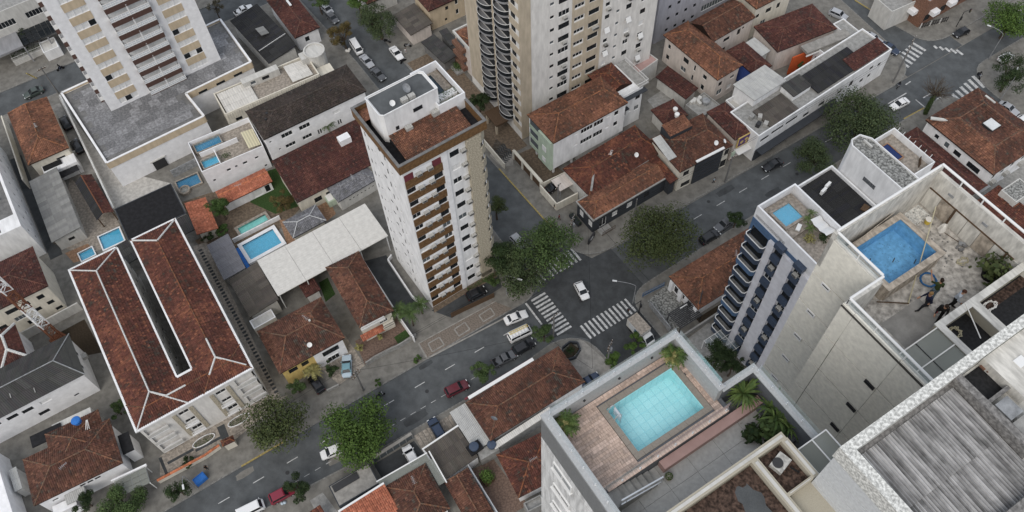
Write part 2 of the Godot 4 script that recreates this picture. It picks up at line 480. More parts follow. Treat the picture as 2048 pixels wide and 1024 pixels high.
func sheet_slope(mb: MB,a: Vector3,b: Vector3,e: Vector3,d: Vector3,c0: Color,c1: Color,pitch := 0.35,lift := 0.06,seam := 2.4):
	mb.coloured = true
	var w := a.distance_to(b)
	var n := maxi(2,int(round(w / pitch)))
	var rows := maxi(1,int(ceil(a.distance_to(d) / seam)))
	var nn := (b - a).cross(a - d).normalized()
	if nn.y < 0: nn = -nn
	for j in rows:
		var sc := -1
		var tint := c0
		for k in n:
			if int(k * pitch / 1.1) != sc:
				sc = int(k * pitch / 1.1)
				tint = c0.lerp(c1,rng.randf())
			var t := tint * rng.randf_range(0.95,1.05)
			mb.col = Color(t.r,t.g,t.b)
			var s0 := float(k) / n; var s1 := (k + 0.5) / n; var s2 := (k + 1.0) / n
			var v0 := float(j) / rows; var v1 := (j + 1.0) / rows
			var o0 := nn * 0.03;
			var p := [a.lerp(b,s0).lerp(d.lerp(e,s0),v0),a.lerp(b,s1).lerp(d.lerp(e,s1),v0) + nn * lift,a.lerp(b,s2).lerp(d.lerp(e,s2),v0),
				a.lerp(b,s0).lerp(d.lerp(e,s0),v1) + o0,a.lerp(b,s1).lerp(d.lerp(e,s1),v1) + nn * lift + o0,a.lerp(b,s2).lerp(d.lerp(e,s2),v1) + o0]
			mb.quad(p[3],p[4],p[1],p[0]); mb.quad(p[4],p[5],p[2],p[1])
const SHEET := {
	"grey": [Color(0.26,0.26,0.25),Color(0.19,0.19,0.185)],
	"pale": [Color(0.50,0.50,0.48),Color(0.42,0.42,0.41)],
	"canopy": [Color(0.62,0.605,0.565),Color(0.615,0.60,0.56)],
	"white": [Color(0.66,0.64,0.60),Color(0.60,0.58,0.54)],
	"brown": [Color(0.12,0.105,0.09),Color(0.075,0.066,0.058)],
	"dark": [Color(0.034,0.034,0.035),Color(0.022,0.022,0.023)],
	"charcoal": [Color(0.07,0.068,0.065),Color(0.045,0.044,0.043)],
	"violet": [Color(0.20,0.20,0.22),Color(0.17,0.17,0.185)],
}
func sheet_roof(parent: Node3D,w: float,d: float,y: float,rise: float,low: String,kind: String,cx := 0.0,cz := 0.0,pitch := 0.35,called := "roof") -> MeshInstance3D:
	var c := [Vector3(cx - w / 2,0,cz - d / 2),Vector3(cx + w / 2,0,cz - d / 2),Vector3(cx + w / 2,0,cz + d / 2),Vector3(cx - w / 2,0,cz + d / 2)]
	var o: int = {"S": 0, "W": 1, "N": 2, "E": 3}[low]
	var a: Vector3 = c[o]; var b: Vector3 = c[(o + 1) % 4]; var e: Vector3 = c[(o + 2) % 4]; var dd: Vector3 = c[(o + 3) % 4]
	a.y = y + rise; b.y = y + rise; e.y = y; dd.y = y
	var mb := MB.new()
	sheet_slope(mb,a,b,e,dd,SHEET[kind][0],SHEET[kind][1],pitch,0.004 if kind == "canopy" else 0.06)
	mb.col = SHEET[kind][1]
	var dn := Vector3(0,-0.1,0)
	mb.quad(dd + dn,e + dn,b + dn,a + dn)
	for q in [[dd,e],[e,b],[b,a],[a,dd]]: mb.quad(q[0] + dn * 1.5,q[1] + dn * 1.5,q[1],q[0])
	return part(called,mb, "sheet",parent)
func flat_roof(parent: Node3D,w: float,d: float,y: float,up: float,deck,wall_mat,thick := 0.2,cx := 0.0,cz := 0.0,coping := "") -> MeshInstance3D:
	var mb := MB.new()
	mb.quad(Vector3(cx - w / 2 + thick,y + 0.02,cz + d / 2 - thick),Vector3(cx + w / 2 - thick,y + 0.02,cz + d / 2 - thick),Vector3(cx + w / 2 - thick,y + 0.02,cz - d / 2 + thick),Vector3(cx - w / 2 + thick,y + 0.02,cz - d / 2 + thick))
	var o := part("roof_deck",mb,deck,parent)
	if up > 0:
		var pm := MB.new()
		ring(pm,w,d,y,y + up,thick,cx,cz)
		var pp := part("parapet",pm,wall_mat,parent)
		if coping != "":
			var km := MB.new()
			ring(km,w + 0.06,d + 0.06,y + up,y + up + 0.06,thick + 0.06,cx,cz)
			part("coping",km,coping,pp)
	return o
func ring(mb: MB,w: float,d: float,y0: float,y1: float,t: float,cx := 0.0,cz := 0.0):
	var ym := (y0 + y1) / 2; var h := y1 - y0
	mb.box(Vector3(cx,ym,cz - d / 2 + t / 2),Vector3(w,h,t)); mb.box(Vector3(cx,ym,cz + d / 2 - t / 2),Vector3(w,h,t))
	mb.box(Vector3(cx - w / 2 + t / 2,ym,cz),Vector3(t,h,d - 2 * t)); mb.box(Vector3(cx + w / 2 - t / 2,ym,cz),Vector3(t,h,d - 2 * t))
func antenna(parent: Node,at: Vector3):
	if not mesh_cache.has("antenna"):
		var b := MB.new()
		b.tube(Vector3.ZERO,Vector3(0,1.9,0),0.03,0.025,5)
		b.tube(Vector3(-0.7,1.8,0),Vector3(0.7,1.8,0),0.02,0.02,5)
		for k in 6: b.tube(Vector3(-0.6 + k * 0.24,1.8,-0.35 + 0.03 * k),Vector3(-0.6 + k * 0.24,1.8,0.35 - 0.03 * k),0.015,0.015,4)
		mesh_cache.antenna = b.mesh(mat("aluminium"))
	shared("antenna",mesh_cache.antenna,parent,Transform3D(Basis(Vector3.UP,rng.randf() * 3.0),at))
func house(called: String,label: String,r: Array,h: float,wall: String,o := {}) -> Node3D:
	var t := at_rect(called,label,o.get("cat", "house"),r,o.get("y",BASE),o.get("group", ""))
	h -= o.get("y",BASE)
	var over: float = o.get("over",0.4)
	var w: float = r[2]; var d: float = r[3]
	var kind: String = o.get("roof", "hip")
	if kind == "flat": over = 0.0
	walls(t,wall,w - 2 * over,d - 2 * over,0,h - (0.0 if kind == "flat" else 0.2),o)
	match kind:
		"hip":
			if w > 7 and o.get("cat", "house") == "house": antenna(t,Vector3(rng.randf_range(-0.2,0.2) * w,h + 0.4,rng.randf_range(-0.25,0.25) * d))
			hip_roof(t,w,d,h,o.get("rise",minf(w,d) * 0.18),o.get("pal", "brown"),o.get("hips",[1.0,1.0]),0,0,o.get("axis", ""),o.get("caps", ""),o.get("cap_r",0.13),wall)
		"flat": flat_roof(t,w,d,h,o.get("up",0.5),o.get("deck", "cement"),o.get("parapet",wall),o.get("thick",0.2),0,0,o.get("coping", ""))
		"sheet": sheet_roof(t,w,d,h,o.get("rise",0.5),o.get("low", "S"),o.get("pal", "grey"),0,0,o.get("pitch",0.35))
		"tile_shed":
			var mb := MB.new()
			var y1: float = h + o.get("rise",1.0)
			var low: String = o.get("low", "S")
			var c := [Vector3(-w / 2,y1,-d / 2),Vector3(w / 2,y1,-d / 2),Vector3(w / 2,h,d / 2),Vector3(-w / 2,h,d / 2)]
			if low == "E": c = [Vector3(-w / 2,y1,d / 2),Vector3(-w / 2,y1,-d / 2),Vector3(w / 2,h,-d / 2),Vector3(w / 2,h,d / 2)]
			if low == "W": c = [Vector3(w / 2,y1,-d / 2),Vector3(w / 2,y1,d / 2),Vector3(-w / 2,h,d / 2),Vector3(-w / 2,h,-d / 2)]
			tile_slope(mb,c[3],c[2],c[1],c[0],CLAY[o.get("pal", "brown")],t.transform)
			mb.col = CLAY[o.get("pal", "brown")][1]
			var dn := Vector3(0,-0.15,0)
			mb.quad(c[3] + dn,c[2] + dn,c[1] + dn,c[0] + dn)
			for k in 4: mb.quad(c[k] + dn,c[(k + 1) % 4] + dn,c[(k + 1) % 4],c[k])
			part("roof",mb, "tiles",t)
	return t
func sheet_on(mb: MB,poly: Array,y: float):
	var p := PackedVector2Array(poly)
	var t := Geometry2D.triangulate_polygon(p)
	for k in range(0,t.size(),3):
		var q := [p[t[k]],p[t[k + 1]],p[t[k + 2]]]
		if (q[1] - q[0]).cross(q[2] - q[0]) > 0: q.reverse()
		mb.tri(Vector3(q[0].x,y,q[0].y),Vector3(q[1].x,y,q[1].y),Vector3(q[2].x,y,q[2].y))
func floor_piece(called: String,poly: Array,y: float,m: String) -> MeshInstance3D:
	var mb := MB.new()
	sheet_on(mb,poly,y)
	return structure(called,mb,m)
func yard_wall(called: String,label: String,pts: Array,h: float,m: String,thick := 0.2,y := BASE,coping := "") -> MeshInstance3D:
	var mb := MB.new(); var cm := MB.new()
	for k in pts.size() - 1:
		var a := Vector3(pts[k].x,y + h / 2,pts[k].y); var b := Vector3(pts[k + 1].x,y + h / 2,pts[k + 1].y)
		mb.bar(a,b,thick,h)
		cm.bar(a + Vector3(0,h / 2 + 0.04,0),b + Vector3(0,h / 2 + 0.04,0),thick + 0.1,0.08)
	var o := single(called,mb,m,label, "wall")
	if coping != "": part("coping",cm,coping,o)
	return o
func pool(called: String,label: String,r: Array,y: float,deep: float,basin: String,rim: String,rim_w := 0.5,fill := 0.15,floor_y := BASE) -> Node3D:
	var t := at_rect(called,label, "pool",r,y)
	var w: float = r[2]; var d: float = r[3]
	var b := MB.new()
	var x := w / 2; var z := d / 2
	b.quad(Vector3(-x,-deep,z),Vector3(x,-deep,z),Vector3(x,-deep,-z),Vector3(-x,-deep,-z))
	b.quad(Vector3(-x,-deep,-z),Vector3(x,-deep,-z),Vector3(x,0,-z),Vector3(-x,0,-z))
	b.quad(Vector3(x,-deep,z),Vector3(-x,-deep,z),Vector3(-x,0,z),Vector3(x,0,z))
	b.quad(Vector3(-x,-deep,z),Vector3(-x,-deep,-z),Vector3(-x,0,-z),Vector3(-x,0,z))
	b.quad(Vector3(x,-deep,-z),Vector3(x,-deep,z),Vector3(x,0,z),Vector3(x,0,-z))
	part("basin",b,basin,t)
	var k := MB.new()
	ring(k,w + 2 * rim_w,d + 2 * rim_w,floor_y - y - 0.1 if floor_y < y else -0.2,0.03,rim_w)
	part("coping",k,rim,t)
	if fill >= 0:
		var q := MB.new()
		q.quad(Vector3(-x + 0.003,-fill,z - 0.003),Vector3(x - 0.003,-fill,z - 0.003),Vector3(x - 0.003,-fill,-z + 0.003),Vector3(-x + 0.003,-fill,-z + 0.003))
		part("water",q, "water",t)
	return t
func _ready():
	rng.seed = 7
	blotch.seed = 11; blotch.frequency = 0.16; blotch.fractal_octaves = 3
	fine.seed = 12; fine.frequency = 0.8; fine.fractal_octaves = 2
	var cam := Camera3D.new()
	cam.name = "camera"
	cam.transform = Transform3D(Basis(Vector3(0.840496,-0.030598,0.540953),Vector3(0.470978,0.534832,-0.701523),Vector3(-0.267853,0.844404,0.463936)),Vector3(-48.962,135,60.404))
	cam.fov = 34.024
	cam.near = 0.5
	cam.far = 3000
	add_child(cam)
	cam.current = true
	var we := WorldEnvironment.new()
	we.name = "world_environment"
	var env := Environment.new()
	env.background_mode = Environment.BG_SKY
	var sm := ProceduralSkyMaterial.new()
	sm.sky_top_color = Color(0.80,0.83,0.88)
	sm.sky_horizon_color = Color(0.74,0.77,0.81)
	sm.sky_curve = 0.2
	sm.ground_bottom_color = Color(0.25,0.25,0.25)
	sm.ground_horizon_color = Color(0.70,0.73,0.77)
	sm.sun_angle_max = 1.0
	var sky := Sky.new()
	sky.sky_material = sm
	env.sky = sky
	env.tonemap_mode = Environment.TONE_MAPPER_LINEAR
	env.tonemap_exposure = 1.2
	env.sdfgi_enabled = true
	env.ssao_enabled = true
	env.ssil_enabled = true
	we.environment = env
	add_child(we)
	var sun := DirectionalLight3D.new()
	sun.name = "sun"
	sun.light_energy = 0.55
	sun.light_angular_distance = 40.0
	sun.light_color = Color(1.0,0.985,0.97)
	sun.shadow_enabled = true
	sun.rotation_degrees = Vector3(-45,-52,0)
	add_child(sun)
	make_materials()
	build_setting()
	build_northwest()
	build_left()
	build_north()
	build_far()
	build_southeast()
	build_southwest()
	build_roof_terraces()
	build_street_things()
func round_corner(pts: Array,c: Vector2,from_: Vector2,to_: Vector2,n := 6):
	for k in n + 1:
		var t := float(k) / n
		pts.append(from_.lerp(c,t).lerp(c.lerp(to_,t),t))
func block(called: String,pts: Array,m := "walk"):
	var mb := MB.new()
	var p := PackedVector2Array(pts)
	mb.prism(pts,-0.03,BASE)
	var o := structure(called,mb,m)
	var kb := MB.new()
	for k in pts.size():
		var a: Vector2 = pts[k]; var b: Vector2 = pts[(k + 1) % pts.size()]
		if maxf(absf(a.x),absf(a.y)) > 150 and maxf(absf(b.x),absf(b.y)) > 150: continue
		kb.bar(Vector3(a.x,BASE / 2,a.y),Vector3(b.x,BASE / 2,b.y),0.24,BASE + 0.01)
	part("kerb",kb, "kerb",o)
func stripes(label: String,o: Vector2,dir: Vector2,step: Vector2,n: int,length: float,width: float,worn := []):
	var t := Node3D.new()
	t.name = numbered("zebra_crossing")
	add_child(t)
	t.position = Vector3(o.x,0.008,o.y)
	t.set_meta("kind", "structure")
	t.set_meta("label",label)
	var side := Vector2(-dir.y,dir.x) * width / 2
	for k in n:
		var w := 1.0
		if k in worn: continue
		var a := step * k
		var mb := MB.new()
		var e := a + dir * length * w
		var q := [a - side,e - side,e + side,a + side]
		var pts := []
		for j in 4:
			var p0: Vector2 = q[j]; var p1: Vector2 = q[(j + 1) % 4]
			var m := maxi(1,int(p0.distance_to(p1) / 0.35))
			for i in m: pts.append(p0.lerp(p1,float(i) / m) + Vector2(rng.randf_range(-0.03,0.03),rng.randf_range(-0.03,0.03)))
		sheet_on(mb,pts,0)
		part("stripe",mb, "road_paint",t)
func dash(mb: MB,a: Vector2,b: Vector2,w := 0.14,y := 0.008):
	var d := (b - a).normalized()
	var s := Vector2(-d.y,d.x) * w / 2
	sheet_on(mb,[a - s,b - s,b + s,a + s],y)
func build_setting():
	var g := MB.new()
	g.quad(Vector3(-900,-0.05,900),Vector3(900,-0.05,900),Vector3(900,-0.05,-900),Vector3(-900,-0.05,-900))
	structure("ground",g, "ground")
	floor_piece("road",[Vector2(-400,-4.2),Vector2(400,-4.6),Vector2(400,6.9),Vector2(-400,6.9)],0.0, "asphalt")
	floor_piece("road",[Vector2(-11,-400),Vector2(4.5,-400),Vector2(4.5,-4.2),Vector2(-11,-4.2)],0.0, "asphalt")
	floor_piece("road",[Vector2(-9,6.9),Vector2(9,6.9),Vector2(9,200),Vector2(-9,200)],0.0, "asphalt")
	floor_piece("road",[Vector2(-400,-115),Vector2(-11,-115),Vector2(-11,-105.5),Vector2(-400,-105.5)],0.0, "asphalt")
	floor_piece("road",[Vector2(90,-400),Vector2(107,-400),Vector2(107,-4.6),Vector2(90,-4.6)],0.0, "asphalt")
	floor_piece("road",[Vector2(92,6.9),Vector2(106,6.9),Vector2(106,200),Vector2(92,200)],0.0, "asphalt")
	floor_piece("asphalt_overlay",[Vector2(-9.6,-4.0),Vector2(-5.6,-4.0),Vector2(-5.6,-9.5),Vector2(3.9,-9.5),Vector2(6.2,-4.9),Vector2(10.5,-4.6),Vector2(10.8,5.0),Vector2(7.0,6.6),Vector2(6.8,24),Vector2(-3.9,24),Vector2(-4.4,8.6),Vector2(-7,5.6),Vector2(-10.2,4.9)],0.004, "asphalt_dark")
	for q in [[-52.0,3.6,3.2,1.3],[-37.5,4.6,4.5,1.6],[-24,2.6,2.6,1.0],[37.5,-3.0,4.2,1.5],[30.0,3.2,5.5,1.6],[45.0,2.6,3.6,1.4],[-66.0,-2.6,3.2,1.2],[58.0,-2.2,5.0,1.2],[-31.2,-3.1,2.6,0.9]]:
		var pts := []
		for k in 10:
			var t := TAU * k / 10.0
			var rr := 1.0 / maxf(absf(cos(t)),absf(sin(t)))
			pts.append(Vector2(q[0],q[1]) + Vector2(cos(t) * q[2] / 2,sin(t) * q[3] / 2) * minf(rr,1.25) * rng.randf_range(0.9,1.05))
		floor_piece("asphalt_patch",pts,0.004, "asphalt_dark" if q[0] > -50 else "walk")
	var p := [Vector2(-400,-4.0),Vector2(-400,-106.4),Vector2(-9.4,-106.4),Vector2(-7.3,-77),Vector2(-6.0,-20)]
	round_corner(p,Vector2(-6.0,-4.0),Vector2(-6.0,-8.0),Vector2(-10.0,-4.0))
	block("pavement",p)
	p = [Vector2(0.4,-400),Vector2(1.3,-79),Vector2(2.9,-36),Vector2(3.6,-20)]
	round_corner(p,Vector2(4.0,-5.2),Vector2(4.0,-11.0),Vector2(10.0,-4.8))
	p.append(Vector2(60,-4.6))
	round_corner(p,Vector2(92.5,-4.4),Vector2(85.5,-4.4),Vector2(93.8,-11.5))
	p += [Vector2(95.6,-30),Vector2(96,-400)]
	block("pavement",p)
	p = [Vector2(-400,4.6),Vector2(-66,4.7),Vector2(-45,6.2),Vector2(-20,6.6)]
	round_corner(p,Vector2(-4.0,6.4),Vector2(-10.4,5.8),Vector2(-4.0,13.0))
	p += [Vector2(-4.0,200),Vector2(-400,200)]
	block("pavement",p)
	p = [Vector2(6.9,200)]
	round_corner(p,Vector2(6.6,5.2),Vector2(6.8,9.5),Vector2(12.5,5.2))
	p += [Vector2(40,4.6),Vector2(86,3.6)]
	round_corner(p,Vector2(94.0,3.6),Vector2(90.0,3.6),Vector2(94.2,8.0))
	p += [Vector2(94.6,200)]
	block("pavement",p)
	p = [Vector2(-400,-113.9),Vector2(-9.6,-114),Vector2(-9.6,-400),Vector2(-400,-400)]
	block("pavement",p)
	p = [Vector2(98.8,-400),Vector2(98.6,-22)]
	round_corner(p,Vector2(100.4,-8.4),Vector2(100.2,-14),Vector2(107,-8.2))
	p += [Vector2(400,-8.0),Vector2(400,-400)]
	block("pavement",p)
	p = [Vector2(400,1.4)]
	round_corner(p,Vector2(101.6,1.2),Vector2(107,1.4),Vector2(101.0,9.0))
	p += [Vector2(101.0,200),Vector2(400,200)]
	block("pavement",p)
	stripes("white zebra crossing on the main street left of the white hatchback",Vector2(-8.5,-3.5),Vector2(1,0),Vector2(0,0.835),11,3.15,0.42)
	stripes("white zebra crossing in front of the parked box truck",Vector2(-3.9,5.7),Vector2(0.03,1).normalized(),Vector2(0.905,0),12,3.2,0.42)
	stripes("white zebra crossing half hidden under the tree at the crossing",Vector2(-4.8,-8.9),Vector2(0.0,1),Vector2(0.9,0),11,3.2,0.42,[2])
	var lm := MB.new()
	for k in 22:
		if k != 14: dash(lm,Vector2(-71.7 - 12.2 + 6.12 * k,-0.3 - 0.006 * k),Vector2(-69.7 - 12.2 + 6.12 * k,-0.3 - 0.006 * k))
		if k == 11: break
	for k in 10:
		dash(lm,Vector2(22.1 + 5.78 * k,-1.15),Vector2(24.15 + 5.78 * k,-1.15))
	for a in [[Vector2(80.82,-1.41),Vector2(86.26,-1.42)],[Vector2(86.41,0.99),Vector2(86.38,3.54)],[Vector2(88.05,1.54),Vector2(90.57,1.53)],[Vector2(87.91,-3.21),Vector2(89.51,-3.3)],[Vector2(89.98,3.43),Vector2(92.02,3.4)]]: dash(lm,a[0],a[1],0.25)
	dash(lm,Vector2(-9.6,-3.7),Vector2(-9.6,1.6),0.35)
	var x := -64.0
	while x < -11:
		dash(lm,Vector2(x,3.3 + (x + 64) * 0.012),Vector2(x + 1.0,3.3 + (x + 65) * 0.012),0.09)
		x += 2.0
	structure("road_markings",lm, "road_paint")
	var yk := MB.new()
	for q in [[Vector2(3.05,-33),Vector2(3.6,-20)],[Vector2(3.6,-20),Vector2(3.95,-11.5)],[Vector2(80.32,3.43),Vector2(85.96,3.64)],[Vector2(98.23,-28.48),Vector2(99.36,-18.26)],[Vector2(-66,-4.0),Vector2(-58,-4.0)]]: yk.bar(Vector3(q[0].x,0.075,q[0].y),Vector3(q[1].x,0.075,q[1].y),0.27,0.13)
	structure("painted_kerb",yk, "kerb_yellow")
	far_zebra("white zebra crossing behind the silver car at the far right junction",Vector2(91.99,-9.95),Vector2(92.36,-6.44),Vector2(98.58,-11.3),Vector2(99.13,-7.95),6)
	far_zebra("worn white zebra crossing beside the black car at the far junction",Vector2(101.79,-8),Vector2(101.71,-6.98),Vector2(104.81,-4.35),Vector2(104.8,-2.48),5)
	far_zebra("white zebra crossing next to the house with the skylight",Vector2(92.41,4.41),Vector2(92.42,5.97),Vector2(101.57,3.08),Vector2(100.92,6.77),7)
func far_zebra(label: String,a0: Vector2,a1: Vector2,b0: Vector2,b1: Vector2,n: int):
	var t := Node3D.new()
	t.name = numbered("zebra_crossing")
	add_child(t)
	t.position = Vector3(a0.x,0.008,a0.y)
	t.set_meta("kind", "structure")
	t.set_meta("label",label)
	for k in n:
		var s := k / (n - 1.0)
		var p := a0.lerp(b0,s) - a0; var q := a1.lerp(b1,s) - a0
		var d := (q - p).normalized()
		var w := Vector2(-d.y,d.x) * a0.distance_to(b0) / (n - 1) * 0.24
		var mb := MB.new()
		sheet_on(mb,[p - w,q - w,q + w,p + w],0)
		part("stripe",mb, "road_paint",t)
const LEAF := {
	"green": [Color(0.040,0.066,0.022),Color(0.072,0.108,0.034)],
	"hedge": [Color(0.034,0.066,0.016),Color(0.060,0.097,0.024)],
	"dark": [Color(0.017,0.032,0.011),Color(0.038,0.057,0.019)],
	"olive": [Color(0.038,0.051,0.018),Color(0.072,0.088,0.029)],
	"bright": [Color(0.043,0.077,0.016),Color(0.081,0.132,0.028)],
	"rust": [Color(0.064,0.055,0.018),Color(0.119,0.075,0.028)],
	"dry": [Color(0.076,0.066,0.042),Color(0.111,0.097,0.064)],
	"palm": [Color(0.043,0.075,0.020),Color(0.102,0.141,0.040)],
	"straw": [Color(0.187,0.167,0.060),Color(0.255,0.238,0.096)],
	"gum": [Color(0.034,0.050,0.021),Color(0.064,0.084,0.034)],
}
func leaf(mb: MB,p: Vector3,n: Vector3,s: float,c0: Color,c1: Color):
	var k := rng.randf()
	var v := rng.randf_range(0.82,1.2)
	var c := c0.lerp(c1,k * k)
	mb.col = Color(c.r * v,c.g * v,c.b * v)
	var x := n.cross(Vector3(rng.randf() - 0.5,rng.randf() - 0.5,rng.randf() - 0.5)).normalized()
	var y := n.cross(x).normalized()
	var a := x * s * 0.5; var b := y * s * 0.32
	mb.quad(p - a,p - b,p + a,p + b)
func leaf_box(mb: MB,o: Vector3,s: Vector3,n: int,size: float,pal: String):
	mb.coloured = true
	for k in n:
		var q := Vector3(rng.randf() - 0.5,rng.randf() - 0.5,rng.randf() - 0.5)
		var m := q.abs().max_axis_index()
		if rng.randf() < 0.75: q[m] = 0.5 * signf(q[m])
		var nn := (q + Vector3(rng.randf() - 0.5,rng.randf(),rng.randf() - 0.5) * 0.7).normalized()
		leaf(mb,o + q * s + nn * rng.randf_range(-0.06,0.1),nn,size * rng.randf_range(0.7,1.4),LEAF[pal][0],LEAF[pal][1])
func plant(parent: Node,at: Vector3,r: float,h: float,n: int,called := "shrub",pal := "green"):
	var mb := MB.new()
	mb.coloured = true
	for k in n:
		var q := Vector3(rng.randfn() * 0.45,rng.randf(),rng.randfn() * 0.45)
		var nn := (Vector3(q.x,0.4,q.z) + Vector3(rng.randf() - 0.5,rng.randf(),rng.randf() - 0.5)).normalized()
		leaf(mb,at + Vector3(q.x * r,q.y * h,q.z * r),nn,rng.randf_range(0.2,0.4),LEAF[pal][0],LEAF[pal][1])
	return part(called,mb, "leaf",parent)
func limb(mb: MB,a: Vector3,b: Vector3,r0: float,r1: float,bend := 0.12):
	var n := 4
	var off := Vector3(rng.randf() - 0.5,rng.randf() * 0.3,rng.randf() - 0.5) * a.distance_to(b) * bend * 2
	var last := a
	for k in range(1,n + 1):
		var t := float(k) / n
		var p := a.lerp(b,t) + off * sin(PI * t)
		mb.tube(last,p,lerpf(r0,r1,t - 1.0 / n),lerpf(r0,r1,t),7,false)
		last = p
func tree(called: String,label: String,at: Vector3,h: float,r: float,pal := "green",o := {}) -> Node3D:
	var t := thing(called,label,o.get("cat", "tree"),at,0.0,o.get("group", ""))
	var flat: float = o.get("flat",0.62)
	var clumps: int = o.get("clumps",int(10 + r * r * 1.1))
	var size: float = o.get("size",clampf(r * 0.055,0.22,0.36))
	var total := int(o.get("density",1.0) * (r * r * 26.0 / (size * size)) + 150)
	var cy := h - r * flat
	var tm := MB.new()
	var tr := clampf(r * 0.06,0.07,0.42)
	var fork := Vector3(0,maxf(cy - r * flat * 0.75,h * 0.25),0)
	limb(tm,Vector3(0,-0.1,0),fork,tr * 1.25,tr * 0.85,0.05)
	var cm := MB.new()
	cm.coloured = true
	var pts := []
	var lob := []
	for k in 5: lob.append([rng.randf() * TAU,rng.randf_range(0.78,1.12)])
	for k in clumps:
		var dirn := Vector3(rng.randfn(),rng.randfn() * 0.8 + 0.35,rng.randfn()).normalized()
		var reach := 1.0
		for q in lob: reach += 0.22 * (q[1] - 1.0) * 4.0 * maxf(0,cos(atan2(dirn.z,dirn.x) - q[0]))
		reach = clampf(reach,0.72,1.18)
		var rad := pow(rng.randf(),0.45) * 0.9 * reach
		pts.append(Vector3(dirn.x * r * rad,cy + dirn.y * r * flat * rad,dirn.z * r * rad))
	var per := total / clumps
	var c0: Color = LEAF[pal][0]; var c1: Color = LEAF[pal][1]
	for p in pts:
		var rc := r * rng.randf_range(0.18,0.33)
		var ctint := rng.randf_range(0.82,1.2)
		var a := Color(c0.r * ctint,c0.g * ctint,c0.b * ctint); var b := Color(c1.r * ctint,c1.g * ctint,c1.b * ctint)
		for k in int(per * rc * rc / (r * r * 0.073)):
			var n := Vector3(rng.randfn(),rng.randfn() * 0.8 + 0.35,rng.randfn()).normalized()
			var q: Vector3 = p + Vector3(n.x,n.y * 0.7,n.z) * rc * pow(rng.randf(),0.35)
			leaf(cm,q,(n + Vector3(rng.randf() - 0.5,rng.randf() * 0.8,rng.randf() - 0.5)).normalized(),size * rng.randf_range(0.7,1.35),a,b)
	var used := 0
	for p in pts:
		if used % maxi(1,clumps / 14) == 0: limb(tm,fork,p,tr * 0.5,tr * 0.1)
		used += 1
	part("trunk",tm,o.get("bark", "bark"),t)
	part("crown",cm, "leaf",t)
	return t
func palm(parent: Node,at: Vector3,h: float,reach: float,n: int,pal := "palm",fan := false,up := 0.6):
	var sm := MB.new()
	if h > 0.1:
		sm.tube(at,at + Vector3(0.05,h,0.04),clampf(h * 0.05,0.03,0.16),clampf(h * 0.035,0.02,0.12),7)
		part("stem",sm, "bark",parent)
	var mb := MB.new()
	mb.coloured = true
	for k in n:
		var a := TAU * k / n + rng.randf_range(-0.2,0.2)
		var lift := rng.randf_range(0.1,1.0) * up
		var dirn := Vector3(cos(a),0,sin(a))
		var side := Vector3(-sin(a),0,cos(a))
		var L := reach * rng.randf_range(0.75,1.1)
		var o := at + Vector3(0,h,0)
		var c: Color = LEAF[pal][0].lerp(LEAF[pal][1],rng.randf())
		var seg := 7
		var prev := o
		for j in seg:
			var s := (j + 1.0) / seg
			var p := o + dirn * L * s + Vector3(0,L * (lift * 2.0 * s - (lift + 0.45) * s * s),0)
			var wd := L * (0.10 if not fan else 0.05) * sin(PI * clampf(s * 0.9 + 0.1,0,1)) + 0.02
			var v := rng.randf_range(0.75,1.25)
			mb.col = Color(c.r * v,c.g * v,c.b * v)
			if fan:
				mb.quad(prev - side * wd,prev + side * wd,p + side * wd * 0.8,p - side * wd * 0.8)
			else:
				mb.quad(prev - side * 0.02,prev + side * 0.02,p + side * 0.02,p - side * 0.02)
				for z in [-1,1]:
					for i in 3:
						var b0 := prev.lerp(p,i / 3.0)
						var tip: Vector3 = b0 + side * z * (wd * 1.9 + 0.03) + dirn * L * 0.08 + Vector3(0,-0.12 * L * 0.3,0)
						mb.tri(b0,b0.lerp(p,0.4),tip)
			prev = p
	return part("fronds",mb, "leaf",parent)
func ac_unit(parent: Node,t: Transform3D):
	if not mesh_cache.has("ac"):
		var b := MB.new()
		b.box(v3(0,0.25,0.3),v3(0.85,0.5,0.6))
		var g := MB.new()
		for k in 5: g.box(v3(0,0.08 + k * 0.085,0.61),v3(0.72,0.035,0.02))
		mesh_cache.ac = [b.mesh(mat("ac_box")),g.mesh(mat("frame_dark"))]
	var o := shared("air_conditioner",mesh_cache.ac[0],parent,t)
	shared("grille",mesh_cache.ac[1],o,Transform3D.IDENTITY)
func face_t(fc: String,w: float,d: float,x: float,y: float,out := 0.0) -> Transform3D:
	match fc:
		"S": return Transform3D(Basis.IDENTITY,v3(-w / 2 + x,y,d / 2 + out))
		"N": return Transform3D(Basis(Vector3.UP,PI),v3(w / 2 - x,y,-d / 2 - out))
		"E": return Transform3D(Basis(Vector3.UP,PI / 2),v3(w / 2 + out,y,d / 2 - x))
		_: return Transform3D(Basis(Vector3.UP,-PI / 2),v3(-w / 2 - out,y,-d / 2 + x))
func panel(called: String,parent: Node,m: String,fc: String,w: float,d: float,x: float,y: float,pw: float,ph: float,out := 0.06) -> MeshInstance3D:
	var t := face_t(fc,w,d,x + pw / 2,y + ph / 2,out / 2)
	return pbox(called,parent,m,t.origin,v3(pw,ph,out) ,t.basis.get_euler().y)
